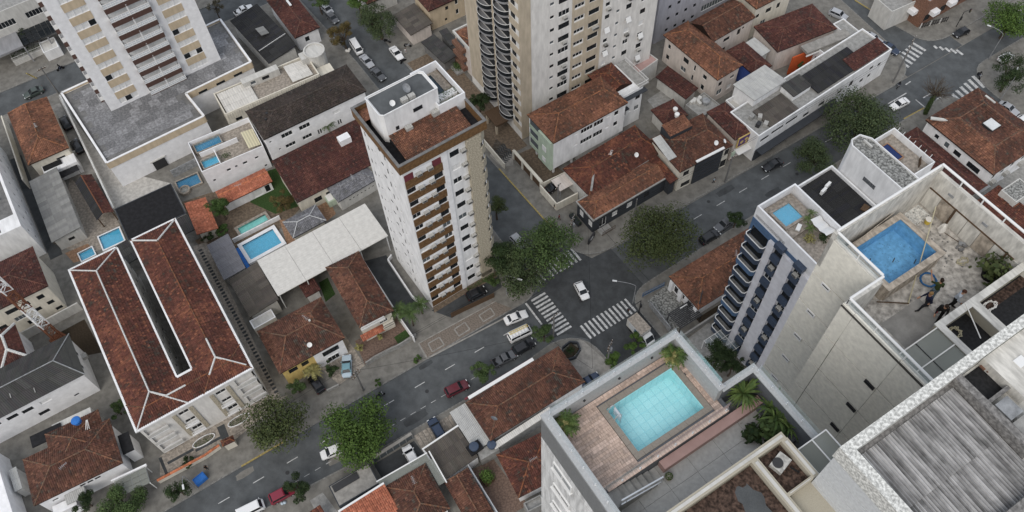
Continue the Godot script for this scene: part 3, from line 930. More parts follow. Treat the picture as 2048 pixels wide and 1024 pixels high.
func railing(parent: Node,pts: Array,h: float,m: String,bars := 0.0,called := "railing"):
	var b := MB.new()
	for k in pts.size() - 1:
		var a: Vector3 = pts[k]; var e: Vector3 = pts[k + 1]
		var up := Vector3.UP * h
		b.bar(a + up,e + up,0.07,0.06)
		b.bar(a + up * 0.12,e + up * 0.12,0.05,0.05)
		var n := maxi(1,int(a.distance_to(e) / (bars if bars > 0 else 1.5)))
		for j in n + 1:
			var p := a.lerp(e,float(j) / n)
			var th := 0.03 if bars > 0 else 0.05
			b.box(p + up / 2,v3(th,h,th))
	part(called,b,m,parent)
func dish(parent: Node,at: Vector3,r: float,m := "frame_white",turn := 0.0,called := "satellite_dish"):
	var b := MB.new()
	var tr := Transform3D(Basis(Vector3.UP,turn) * Basis(Vector3.RIGHT,0.8),at + v3(0,0.55 + r * 0.4,0))
	var prof := [[0.0,0.0],[r * 0.5,r * 0.07],[r,r * 0.28]]
	for j in 2:
		for k in 14:
			var t0 := TAU * k / 14; var t1 := TAU * (k + 1) / 14
			var p := []
			for q in [[t0,j],[t1,j],[t1,j + 1],[t0,j + 1]]: p.append(tr * v3(cos(q[0]) * prof[q[1]][0],prof[q[1]][1],-sin(q[0]) * prof[q[1]][0]))
			b.quad(p[0],p[1],p[2],p[3])
	b.tube(at,at + v3(0,0.55 + r * 0.4,0),0.03,0.03,5)
	b.tube(tr * v3(0,0.02,0),tr * v3(0,r * 0.9,0),0.015,0.02,4)
	part(called,b,m,parent)
func water_tank(parent: Node,at: Vector3,r: float,h: float,m := "plastic_blue"):
	var b := MB.new()
	b.lathe(at,[[r * 0.85,0],[r,h * 0.75],[r * 1.04,h * 0.76],[r * 0.9,h * 0.9],[r * 0.3,h],[0.0,h]],14)
	part("water_tank",b,m,parent)
func build_northwest():
	middle_tower()
	white_tower()
	u_building()
	var r: Array = [-23.75,-63.18,22.9,8.98,0.31]
	var t := at_rect("modern_house", "long white house with dark brown tiled roof and two small roof pools", "house",r)
	var w: float = r[2]; var d: float = r[3]
	walls(t, "white_clean",w - 0.6,d - 0.6,0,9.2,{"S": [[7.1,6.9,2.4,1.2, "w"],[3.2,7.0,2.4,1.2, "w"],[7.1,4.0,2.1,1.0, "w"],[3.3,4.0,2.2,1.0, "w"],[3.8,0.9,1.9,0.9, "w"],[15.1,3.6,0.3,1.3, "k"],[15.6,3.6,0.3,1.3, "k"],[10.5,3.6,0.3,1.3, "k"],[11.0,3.6,0.3,1.3, "k"],[1.8,4.4,0.5,0.5, "w"],[2.0,1.3,0.5,0.5, "k"],[0.6,7.4,0.5,0.5, "w"],[14.6,6.9,1.6,0.9, "b"]]})
	hip_roof(t,w,d,9.38,1.5, "dark",[1.0,0.7],0,0, "x")
	for q in [[-8.2,-0.4,0.5],[-9.0,0.9,0.35],[5.2,1.3,0.3]]: pbox("chimney",t, "metal_dark",v3(q[0],10.3,q[1]),v3(q[2],0.9,q[2]))
	var r2: Array = [-41.76,-64.52,12.88,8.8,-2.98]
	var tw: float = r2[2]; var td: float = r2[3]
	var wing := at_rect("terrace_wing", "white roof terrace with striped awning and two blue plunge pools", "terrace",r2)
	var twm := MB.new()
	facade(twm,wing,v3(-tw / 2,0,td / 2),Vector3.RIGHT,tw,5.4,[[4.4,3.9,0.9,0.7, "w"],[7.8,3.9,1.0,0.7, "w"],[1.2,2.9,0.5,0.5, "k"],[6.2,4.1,0.5,0.5, "k"],[10.4,4.0,0.8,0.6, "w"],[11.6,0.9,0.5,0.5, "k"]])
	facade(twm,wing,v3(-tw / 2,0,-td / 2),Vector3.BACK,td,5.4,[])
	facade(twm,wing,v3(tw / 2,0,td / 2),Vector3.FORWARD,td,5.4,[])
	twm.box(v3(0,2.6,0),v3(tw - 0.7,5.0,td - 0.7))
	part("wall",twm, "white_clean",wing)
	flat_roof(wing,tw,td,5.42,1.3, "paver_beige", "white_clean",0.16)
	pbox("divider",wing, "white_clean",v3(-1.4,6.1,-td * 0.05),v3(tw - 5.0,1.3,0.16))
	pbox("divider",wing, "white_clean",v3(-2.5,6.1,td * 0.24),v3(0.16,1.3,td * 0.44))
	for q in [[-tw / 2 + 3.4,-td / 2 + td * 0.21,5.6,td * 0.30],[-tw / 2 + 2.4,td * 0.25,3.7,td * 0.30]]:
		var pb := MB.new()
		ring(pb,q[2],q[3],5.44,6.2,0.2,q[0],q[1])
		var pe := part("pool_edge",pb, "paver_beige",wing)
		var wb := MB.new()
		wb.quad(v3(q[0] - q[2] / 2,5.6,q[1] + q[3] / 2),v3(q[0] + q[2] / 2,5.6,q[1] + q[3] / 2),v3(q[0] + q[2] / 2,5.6,q[1] - q[3] / 2),v3(q[0] - q[2] / 2,5.6,q[1] - q[3] / 2))
		part("basin",wb, "pool_deep" if q[1] < 0 else "pool_blue",pe)
		var ww := MB.new()
		ww.box(v3(q[0],6.05,q[1]),v3(q[2] - 0.42,0.01,q[3] - 0.42))
		part("water",ww, "water",pe)
	var aw := MB.new()
	aw.coloured = true
	for k in 9:
		aw.col = Color(0.62,0.58,0.40) if k % 2 == 0 else Color(0.50,0.46,0.33)
		aw.box(v3(tw / 2 - 2.6 + k * 0.27,7.0 - 0.03 * k,td * 0.16),v3(0.26,0.05,td * 0.55))
	part("striped_awning",aw, "mixed",wing)
	plant(wing,v3(-0.9,5.44,td * 0.22),0.9,1.1,60, "shrub")
	r = [-28,-75.42,21.26,6.92,-1.75]
	t = at_rect("balustrade_house", "cream house with balustraded terraces, white sheet roofs and a round turret", "house",r)
	w = r[2]; d = r[3]
	walls(t, "cream_wall",w,d,0,5.6,{"S": [[1.6,3.4,1.4,0.9, "k"],[8,3.4,1.2,0.9, "k"]], "W": [[1.5,3.0,1.0,1.6, "k"],[3.2,3.0,1.0,1.6, "k"]]})
	flat_roof(t,w,d,5.6,0.8, "paver_beige", "cream_wall",0.2,0,0, "cream_wall")
	sheet_roof(t,7.0,d - 0.8,6.0,0.25, "S", "white",-w / 2 + 4.0,0,0.5)
	sheet_roof(t,4.6,d - 1.6,6.0,0.25, "E", "white",w / 2 - 3.4,-0.3,0.5)
	walls(t, "white_dirty",8.2,1.6,5.62,7.4,{"S": [[1.6,0.5,1.2,0.9, "g"],[4.2,0.5,1.6,0.9, "k"]]},-0.4,-d / 2 + 1.0, "attic_wall")
	var bm := MB.new()
	var x := -w / 2 + 0.3
	while x < w / 2:
		bm.box(v3(x,5.35,d / 2 + 0.06),v3(0.16,1.5,0.12))
		x += 0.5
	part("balustrade",bm, "cream_wall",t)
	var tm := MB.new()
	tm.lathe(v3(w / 2 + 1.6,0,-d / 2 + 1.2),[[2.2,0],[2.2,7.6],[2.35,7.65],[2.35,7.9],[2.0,7.9],[2.0,7.6],[0.0,7.6]],20)
	part("turret",tm, "white_dirty",t)
	pbox("turret_neck",t, "white_dirty",v3(w / 2 - 0.4,3.8,-d / 2 + 1.2),v3(2.6,7.55,2.2))
	pbox("turret_porch",t, "cream_wall",v3(w / 2 + 2.0,2.4,1.2),v3(3.2,4.8,2.6))
	t = house("shed_hall", "black corrugated hall roof with pale ventilation hump",[-22.22,-91.52,7.24,17.7,5.8],5.0, "white_dirty",{"roof": "sheet", "pal": "dark", "low": "W", "rise": 0.9, "pitch": 0.45, "cat": "building"})
	sheet_roof(t,1.9,2.8,5.9,0.4, "E", "grey",0.0,0.2,0.3, "ventilator")
	var sk := MB.new()
	for k in 26: sk.box(v3(-3.4 + k * 0.27,5.46 + 0.033 * k,4.6),v3(0.12,0.1,0.22))
	part("skylight_strip",sk, "frame_white",t)
	t = house("red_roof_house", "white house with long red tiled roof under the frame's upper edge",[-13.69,-94.5,6.21,15.08,0.67],4.4, "white_clean",{"pal": "maroon", "axis": "z", "S": [[1.9,1.7,1.0,1.3, "d"]]})
	pbox("skylight",t, "frame_white",v3(0.4,5.75,-2.2),v3(0.5,0.12,2.2))
	house("orange_roof_pavilion", "long low pool pavilion with bright orange tiled roof",[-42.67,-55.73,10.69,3.93,-0.08],3.0, "white_wall",{"pal": "new", "roof": "hip", "hips": [0.0,0.0], "rise": 0.9, "S": [[5.8,0.2,1.9,1.9, "b"],[8.4,0.2,1.0,1.9, "k"]]})
	house("orange_roof_annex", "short orange tiled roof in front of the black flat roof",[-52.48,-53.55,4.04,8.5,-4.61],3.0, "cream_wall",{"pal": "new", "roof": "tile_shed", "low": "E", "rise": 0.7})
	house("red_tile_house", "long dark red tiled roof beside the tower's white side",[-26.2,-50.25,19.07,10.51,0.8],4.5, "cream_wall",{"pal": "maroon", "roof": "tile_shed", "low": "S", "rise": 2.2, "S": [[3.0,1.2,1.6,1.4, "k"],[5.6,1.2,1.3,1.4, "k"]]})
	pbox("roof_box",get_node("red_tile_house"), "white_clean",v3(5.0,6.5,-1.9),v3(2.4,1.6,1.6))
	house("grey_hip_house", "violet-grey hipped roof with small white vents below the red roof",[-24.42,-43.81,9.15,4.65,5.03],3.7, "white_dirty",{"pal": "grey", "rise": 1.0, "S": grid(2.0,0.9,8,1.6,1,1,0.35,0.35, "k")})
	house("pool_house", "small grey hipped roof between pool and white canopy",[-36.18,-41.21,7.17,4.57,1.46],3.0, "cream_wall",{"pal": "grey", "rise": 0.9, "caps": "metal_white", "cap_r": 0.07})
	house("grey_sheet_shed", "pale grey corrugated shed roof next to the blue pool",[-52.08,-42.01,4.45,9.16,-1.44],3.0, "cement",{"roof": "sheet", "pal": "violet", "low": "W", "rise": 0.5, "cat": "shed"})
	house("brown_sheet_hall", "broad weathered brown-grey corrugated roof beside the stepping-stone path",[-50.6,-31.59,5.95,9.55,0.81],4.0, "white_dirty",{"roof": "sheet", "pal": "brown", "low": "W", "rise": 0.8, "pitch": 0.3, "cat": "building"})
	house("white_low_annex", "low white flat-roofed annex beneath the brown corrugated roof",[-51.7,-25.7,4.3,2.03,1.48],3.0, "white_clean",{"roof": "flat", "up": 0.3, "deck": "white_dirty"})
	r = [-36.13,-32.03,22.78,9.13,1.06]
	t = at_rect("white_canopy", "huge plain off-white sheet canopy left of the brown tower", "canopy",r)
	for k in 4: pbox("roof_sheet",t, "canopy_sheet",v3(-r[2] / 2 + r[2] * (k + 0.5) / 4,5.0,0),v3(r[2] / 4 - 0.05,0.16,r[3]))
	for k in 18: pbox("rib",t, "canopy_sheet",v3(0,5.09,-r[3] / 2 + r[3] * (k + 0.5) / 18),v3(r[2],0.03,0.05))
	for k in 5:
		for s in [-1,1]: pbox("post",t, "metal_white",v3(-r[2] / 2 + 0.3 + k * (r[2] - 0.6) / 4,2.4,s * (r[3] / 2 - 0.25)),v3(0.18,4.8,0.18))
	pbox("back_wall",t, "white_dirty",v3(0,2.3,-r[3] / 2 + 0.1),v3(r[2] - 0.8,4.6,0.2))
	r = [-47.3,-17.32,12.28,9.65,-0.2]
	t = house("yellow_row_house", "pair of row houses with moss-flecked brown roof, yellow left and white right",r,6.0, "yellow_wall",{"pal": "brown", "rise": 2.0, "hips": [0.8,0.8], "S": [[1.0,3.4,1.6,1.4, "d"],[3.4,3.4,1.3,1.4, "d"],[3.0,0.2,2.2,2.2, "w"]]})
	pbox("white_front",t, "white_clean",v3(r[2] / 4 - 0.2,2.85,r[3] / 2 - 0.36),v3(r[2] / 2 - 0.5,5.7,0.1))
	window(t,Transform3D(Basis.IDENTITY,v3(r[2] / 4,3.9,r[3] / 2 - 0.26)),3.0,1.3, "d")
	window(t,Transform3D(Basis.IDENTITY,v3(r[2] / 4,1.3,r[3] / 2 - 0.26)),2.2,1.6, "w")
	hip_roof(t,r[2] * 0.42,r[3] * 0.7,6.0,1.75, "brown",[1.0,1.0],r[2] * 0.26,-r[3] * 0.1, "z")
	dish(t,v3(0.4,6.6,r[3] / 2 - 1.4),0.45)
	pbox("chimney",t, "white_dirty",v3(2.4,7.8,-0.4),v3(0.35,0.8,0.35))
	r = [-34.63,-19.72,6.58,14.54,-2.03]
	t = house("cream_row_house", "cream row house with orange porch roof and small balcony beside the tower",r,6.3, "cream_wall",{"pal": "brown", "axis": "z", "rise": 1.7, "S": [[0.6,0.2,1.7,1.9, "w"],[3.2,3.3,1.6,1.2, "w"],[6.0,3.2,1.3,2.0, "d"],[6.2,0.2,1.0,2.0, "w"]]})
	var pr := MB.new()
	tile_slope(pr,v3(-r[2] / 2 - 0.4,2.9,r[3] / 2 + 0.9),v3(r[2] / 2 - 2.6,2.9,r[3] / 2 + 0.9),v3(r[2] / 2 - 2.6,3.3,r[3] / 2 - 0.3),v3(-r[2] / 2 - 0.4,3.3,r[3] / 2 - 0.3),CLAY.new,t.transform)
	part("porch_roof",pr, "tiles",t)
	pbox("balcony",t, "cream_wall",v3(r[2] / 2 - 1.7,3.1,r[3] / 2 + 0.25),v3(2.2,0.15,1.1))
	railing(t,[v3(r[2] / 2 - 2.7,3.2,r[3] / 2 + 0.75),v3(r[2] / 2 - 0.7,3.2,r[3] / 2 + 0.75)],0.9, "frame_dark",0.2)
	pbox("roof_terrace",t, "white_dirty",v3(-r[2] / 2 + 2.4,5.9,r[3] / 2 - 0.2),v3(4.6,0.3,1.6))
	railing(t,[v3(-r[2] / 2 + 0.2,6.05,r[3] / 2 + 0.5),v3(-r[2] / 2 + 4.6,6.05,r[3] / 2 + 0.5)],0.9, "frame_white",0.25)
	house("back_kitchen", "little red tiled outbuilding squeezed under the white canopy's edge",[-41.75,-27,3.02,2.92,0.97],3.0, "white_wall",{"pal": "maroon", "roof": "tile_shed", "low": "S", "rise": 0.5})
	floor_piece("yard",[v2(-48.01,-16.11),v2(-40.51,-16.27),v2(-40.31,-8.94),v2(-45.77,-8.07)],0.124, "paver_beige")
	floor_piece("yard",[v2(-39.56,-14.22),v2(-31.08,-14.31),v2(-30.63,-9.22),v2(-40.22,-9.1)],0.124, "paver_red")
	floor_piece("driveway",[v2(-30.2,-28.47),v2(-26.14,-27.34),v2(-26.38,-14.62),v2(-30.87,-13.2)],0.124, "asphalt_dark")
	floor_piece("path",[v2(-56.67,-50.21),v2(-54.04,-49.81),v2(-55.38,-12.07),v2(-58.44,-12.46)],0.124, "paver_beige")
	var st := MB.new()
	var a0: Vector2 = v2(-55.78,-48.59); var a1: Vector2 = v2(-55.63,-13.06)
	var path := Node3D.new()
	path.name = "stepping_stones"
	add_child(path)
	tag(path, "row of dark square stepping stones along the red-roofed apartment block", "path")
	for k in 44:
		var q := a0.lerp(a1,k / 43.0)
		pbox("stone",path, "asphalt_dark",v3(q.x,0.15,q.y),v3(0.7,0.06,0.42))
	floor_piece("garden",[v2(-54.65,-61.74),v2(-33.02,-57.96),v2(-34.58,-47.02),v2(-53.81,-39.1),v2(-55.82,-51.15)],0.122, "patio_brown")
	floor_piece("lawn_patch",[v2(-36.83,-59.3),v2(-34.37,-58.88),v2(-35.24,-47.46),v2(-39.97,-48.35),v2(-43.06,-53.91)],0.126, "lawn")
	floor_piece("lawn_patch",[v2(-33.28,-10.99),v2(-30.35,-11.17),v2(-30.44,-9.56),v2(-33.35,-9.38)],0.130, "lawn")
	floor_piece("lawn_patch",[v2(-39.66,-29.05),v2(-37.79,-29.09),v2(-38.17,-25),v2(-40.44,-24.5)],0.126, "lawn")
	floor_piece("patio",[v2(-39.91,-46.59),v2(-38.93,-45.94),v2(-39.35,-39.52),v2(-41.13,-40.18)],0.128, "terracotta_floor")
	floor_piece("patio",[v2(-32.2,-46.58),v2(-29.47,-45.9),v2(-29.88,-41.54),v2(-32.33,-40.92)],0.128, "terracotta_floor")
	floor_piece("courtyard",[v2(-67.19,-105.41),v2(-64.2,-78.84),v2(-54.58,-67.34),v2(-66.87,-67.9)],0.124, "court_pale")
	floor_piece("yard",[v2(-71.86,-80.69),v2(-67.1,-67.78),v2(-67.1,-59.1),v2(-75.26,-60.15),v2(-79.65,-66.54)],0.124, "paver_beige")
	pool("swimming_pool", "light blue pool behind the paved yard next to the black flat roof",[-69.47,-60.75,4.06,3.54,-1.44],0.55,0.4, "pool_blue", "white_clean",0.25)
	pool("swimming_pool", "smallest square pool with bright blue water by the orange paving",[-74.67,-59.94,2.65,2.11,1.24],0.55,0.4, "pool_blue", "white_clean",0.2)
	floor_piece("patio",[v2(-78.27,-62.9),v2(-73.79,-62.6),v2(-72.95,-58.59),v2(-77.49,-59.7)],0.128, "terracotta_floor")
	pool("swimming_pool", "turquoise green pool with pale stone coping in the garden",[-44.74,-48.19,5.88,1.72,2.4],0.6,0.42, "pool_green", "paver_beige",0.55)
	pool("swimming_pool", "large bright blue pool with white deck and darker rim line",[-45.2,-42.83,6.59,4.05,2.32],0.6,0.42, "pool_blue", "white_clean",0.7)
	pool("swimming_pool", "dark blue pool with a round spa below the white roof terrace",[-51.65,-65.42,4.44,2.76,-2.39],0.55,0.4, "pool_deep", "paver_beige",0.3)
	var sp: Vector3 = v3(-53,0.12,-63.88)
	var spa := thing("round_spa", "round stone-rimmed spa tub beside the dark blue pool", "spa",sp)
	var sb := MB.new()
	sb.lathe(Vector3.ZERO,[[1.15,0],[1.15,0.7],[0.8,0.72],[0.8,0.5],[0,0.5]],20)
	part("tub",sb, "paver_beige",spa)
	var sw := MB.new()
	sw.lathe(Vector3.ZERO,[[0.8,0.62],[0.0,0.62]],20)
	part("water",sw, "water",spa)
	yard_wall("garden_wall", "long white boundary wall beside the parked black cars",[v2(-66.44,-102.27),v2(-66.46,-65.65)],2.6, "white_dirty",0.25,BASE, "white_line")
	yard_wall("garden_wall", "low white wall between the turquoise and the blue pool",[v2(-49.6,-46.57),v2(-39.62,-46.65)],1.2, "white_wall",0.2)
	yard_wall("garden_wall", "pale slatted wall behind the dark blue pool",[v2(-53.71,-68.69),v2(-47.9,-68.93)],2.2, "metal_grey",0.15)
	yard_wall("garden_wall", "white kerb wall curving round the tower's dark driveway",[v2(-25.41,-26.31),v2(-26.5,-25.71),v2(-26.53,-16.21),v2(-25.58,-13.09)],1.0, "white_clean",0.25)
	yard_wall("front_wall", "mossy street wall with brown metal gates before the cream row house",[v2(-40.02,-8.74),v2(-38.18,-8.89),v2(-34.7,-8.74),v2(-33.58,-8.6),v2(-29.89,-8.73)],1.3, "cement",0.25)
	yard_wall("garden_wall", "white wall between the cream row house and the driveway",[v2(-30.6,-29.35),v2(-30.75,-12.82),v2(-30.61,-8)],2.0, "white_wall",0.2)
	yard_wall("front_wall", "grey street wall before the yard with the pale blue covered car",[v2(-45.85,-7.9),v2(-48.06,-8.05)],0.8, "cement",0.25)
	floor_piece("tower_forecourt",[v2(-24.91,-11.96),v2(-10.29,-12.4),v2(-11.48,-8.97),v2(-22.54,-8.54)],0.124, "asphalt_dark")
	floor_piece("planting_bed",[v2(-24.23,-12.61),v2(-18.1,-12.83),v2(-10.52,-12.56),v2(-10.97,-11.31),v2(-18.21,-11.58),v2(-24.69,-11.26)],0.130, "patio_brown")
	var hd := MB.new()
	leaf_box(hd,v3(-12.6,0.6,-11.9),v3(9.0,0.6,0.6),900,0.16, "hedge")
	single("clipped_hedge",hd, "leaf", "low green hedge along the foot of the brown tower", "hedge")
	var fe := thing("street_fence", "dark brown street fence in front of the tower", "fence")
	var f0: Vector2 = v2(-22.46,-8.68); var f1: Vector2 = v2(-13.9,-7.94)
	for k in 34:
		var q := f0.lerp(f1,k / 33.0)
		pbox("slat",fe, "wood_brown",v3(q.x,0.95,q.y),v3(0.24,1.6,0.06),-(f1 - f0).angle())
	for s in [0.35,1.5]:
		var rb := MB.new()
		rb.bar(v3(f0.x,s,f0.y),v3(f1.x,s,f1.y),0.1,0.1)
		part("rail",rb, "wood_brown",fe)
	floor_piece("paved_walk",[v2(-30.21,-7.42),v2(-14.34,-7.33),v2(-12.35,-4.11),v2(-30.5,-4.18)],0.124, "walk_brown")
	var fl := MB.new()
	for q in [[v2(-28.79,-6.47),v2(-26.47,-6.43),v2(-26.47,-4.63),v2(-28.96,-4.63)],[v2(-23.38,-6.32),v2(-21.06,-6.49),v2(-21.04,-4.76),v2(-23.37,-4.67)],[v2(-18.17,-6.24),v2(-15.59,-6.39),v2(-15.64,-4.74),v2(-18.13,-4.72)]]:
		for k in 4: dash(fl,q[k],q[(k + 1) % 4],0.22,0.130)
	dash(fl,v2(-30.21,-7.42),v2(-30.37,-3.97),0.3,0.130)
	dash(fl,v2(-30.37,-3.97),v2(-12.97,-3.14),0.3,0.130)
	dash(fl,v2(-30.21,-7.42),v2(-13.96,-7.08),0.2,0.130)
	structure("pavement_lines",fl, "walk_pale")
func middle_tower():
	var r := [-17.7,-19.1,13.9,12.9,2.0]
	var t := at_rect("apartment_tower", "slim tower with brown-banded front, white side wall and roof-top pool", "tower",r)
	var w: float = r[2]; var d: float = r[3]
	var s := 3.244
	var hs := []
	for k in 12:
		var y := 2.05 + s * k
		if k < 11:
			hs.append([0.15,y + 0.15,1.5,1.15,["d", "d", "g", "d", "w", "d", "d", "b", "w"][k * 5 % 9]])
			hs.append([4.95,y + 0.1,1.5,1.25,["d", "w", "d", "d", "g", "d", "d"][k * 3 % 7]])
		hs.append([8.0,y - 0.2,1.6,1.3,["d", "d", "g", "w", "d", "d", "b", "d"][k * 3 % 8]])
	var ws := []
	for k in 12:
		var y := 1.2 + s * k
		ws += [[0.9,y,0.45,1.3, "d"],[2.3,y + 1.2,0.5,0.55, "d"],[5.2,y + 0.9,0.9,0.7, "d"],[7.0,y + 0.2,0.45,1.5, "d"],[8.6,y + 1.6,0.45,0.9, "w"],[3.6,y + 2.0,0.3,0.4, "d"]]
	walls(t, "white_wall",w,d,0,40.4,{"S": hs, "W": ws})
	for k in 12:
		var y := 2.05 + s * k
		panel("spandrel",t, "brown_tile", "S",w,d,0.12,y - 1.75,6.45,1.72,0.10)
		if k == 11:
			panel("spandrel",t, "maroon", "S",w,d,0.15,y,1.5,1.4,0.05)
			panel("spandrel",t, "maroon", "S",w,d,4.95,y,1.5,1.4,0.05)
		panel("sill_panel",t, "white_clean", "S",w,d,1.7,y + 0.02,3.15,1.35,0.05)
		for x in [2.45,4.35]: ac_unit(t,face_t("S",w,d,x,y + 0.35,0.05))
		ac_unit(t,face_t("S",w,d,10.2,y + 0.1,0.0))
	panel("pier",t, "white_clean", "S",w,d,6.6,0.2,0.9,40.1,0.16)
	for k in 12:
		var y := 1.0 + s * k
		var bm := MB.new()
		var pts := [v2(10.8,0),v2(10.8,0.55),v2(13.3,0.55),v2(14.3,-0.2),v2(14.5,-1.3),v2(13.85,-1.3),v2(13.85,0)]
		var loc := []
		for q in pts: loc.append(v2(-w / 2 + q.x,d / 2 + q.y))
		bm.prism(loc,y + (1.35 if k > 0 else -1.0),y + s,true,true)
		part("stone_bay",bm, "stone_tan",t)
		var bn := MB.new()
		var loc2 := []
		for q in [v2(10.8,0),v2(10.8,0.55),v2(13.0,0.55),v2(13.5,0.1),v2(13.6,0)]: loc2.append(v2(-w / 2 + q.x,d / 2 + q.y))
		bn.prism(loc2,y,y + 1.36,false,false)
		part("stone_bay",bn, "stone_tan",t)
		window(t,Transform3D(Basis(Vector3.UP,0.55),v3(-w / 2 + 13.75,y + 0.65,d / 2 + 0.0)),0.8,1.3, "d")
	var pm := MB.new()
	var ov := 0.55
	ring(pm,w + 2 * ov,d + 2 * ov,40.4,42.2,0.35)
	part("parapet",pm, "brown_tile",t)
	var cp := MB.new()
	ring(cp,w + 2 * ov + 0.1,d + 2 * ov + 0.1,42.2,42.3,0.45)
	part("coping",cp, "cement_dark",t)
	pbox("gutter",t, "black_roof",v3(0,40.45,0),v3(w + 2 * ov - 0.7,0.1,d + 2 * ov - 0.7))
	var ft := MB.new()
	var pen_s := 0.8   # front face of the penthouse
	tile_slope(ft,v3(-w / 2 + 1.4,41.0,d / 2 + 0.0),v3(w / 2 - 1.3,41.0,d / 2 + 0.0),v3(w / 2 - 1.3,41.9,pen_s),v3(-w / 2 + 1.4,41.9,pen_s),CLAY.orange,t.transform,0.26,0.36,0.08)
	part("front_tiles",ft, "tiles",t)
	pbox("roof_bed",t, "black_roof",v3(0.05,40.78,(pen_s + d / 2) / 2),v3(w - 2.7,0.5,d / 2 - pen_s))
	var bt := MB.new()
	tile_slope(bt,v3(w / 2 - 6.5,41.2,-d / 2 - 0.1),v3(-w / 2 - 0.1,41.2,-d / 2 - 0.1),v3(-w / 2 - 0.1,41.9,-3.6),v3(w / 2 - 6.5,41.9,-3.6),CLAY.orange,t.transform,0.26,0.36,0.08)
	part("rear_tiles",bt, "tiles",t)
	var bx := [v2(-w / 2 + 0.9,-3.7),v2(2.9,-3.7),v2(3.4,-3.2),v2(3.4,pen_s),v2(-w / 2 + 1.4,pen_s),v2(-w / 2 + 0.9,0.3)]
	var bb := MB.new()
	bb.prism(bx,40.5,46.1)
	var pent := part("penthouse",bb, "white_wall",t)
	var rb := MB.new()
	var inner := []
	for q in bx: inner.append(q * 0.93 + v2(-0.12,-0.02))
	rb.prism(inner,46.1,46.16)
	part("roof_deck",rb, "asphalt",pent)
	var rim := MB.new()
	for k in bx.size():
		var a: Vector2 = bx[k]; var b: Vector2 = bx[(k + 1) % bx.size()]
		rim.bar(v3(a.x,46.25,a.y),v3(b.x,46.2,b.y),0.14,0.24)
	part("rim",rim, "white_wall",pent)
	window(t,Transform3D(Basis.IDENTITY,v3(-0.2,44.3,pen_s + 0.03)),1.5,0.7, "d")
	window(t,Transform3D(Basis.IDENTITY,v3(-3.9,42.6,pen_s + 0.03)),0.5,0.7, "d")
	dish(t,v3(-0.6,46.16,-1.2),0.7, "metal_grey",0.6)
	dish(t,v3(-3.6,46.16,0.0),0.45, "frame_white",0.2)
	for q in [v3(-1.7,46.45,0.1),v3(-0.5,46.45,0.1)]: pbox("air_conditioner",t, "ac_box",q,v3(1.0,0.6,0.7))
	for q in [v3(2.2,42.3,pen_s + 0.6),v3(-2.4,42.0,pen_s + 0.6)]:
		var acu := pbox("air_conditioner",t, "ac_box",q,v3(1.1,0.8,0.7))
	var tb := MB.new()
	ring(tb,4.6,8.2,40.5,43.6,0.18,w / 2 - 1.9,-d / 2 + 4.0)
	part("terrace_wall",tb, "white_clean",t)
	pbox("terrace_floor",t, "paver_beige",v3(w / 2 - 1.9,41.2,-d / 2 + 4.0),v3(4.2,1.4,7.8))
	var pl := MB.new()
	pl.box(v3(w / 2 - 2.4,42.05,-d / 2 + 2.9),v3(2.3,0.1,4.2))
	part("pool_water",pl, "pool_slate",t)
	var pr := MB.new()
	ring(pr,2.6,4.5,41.9,42.25,0.15,w / 2 - 2.4,-d / 2 + 2.9)
	part("pool_rim",pr, "paver_beige",t)
	for q in [[-d / 2 + 5.7,1.1],[-d / 2 + 7.2,0.8]]:
		pbox("planter",t, "white_clean",v3(w / 2 - 1.9,42.15,q[0]),v3(4.0,0.5,q[1]))
		var gm := MB.new()
		leaf_box(gm,v3(w / 2 - 1.9,42.6,q[0]),v3(3.8,0.5,q[1]),420,0.15, "green")
		part("planter_foliage",gm, "leaf",t)
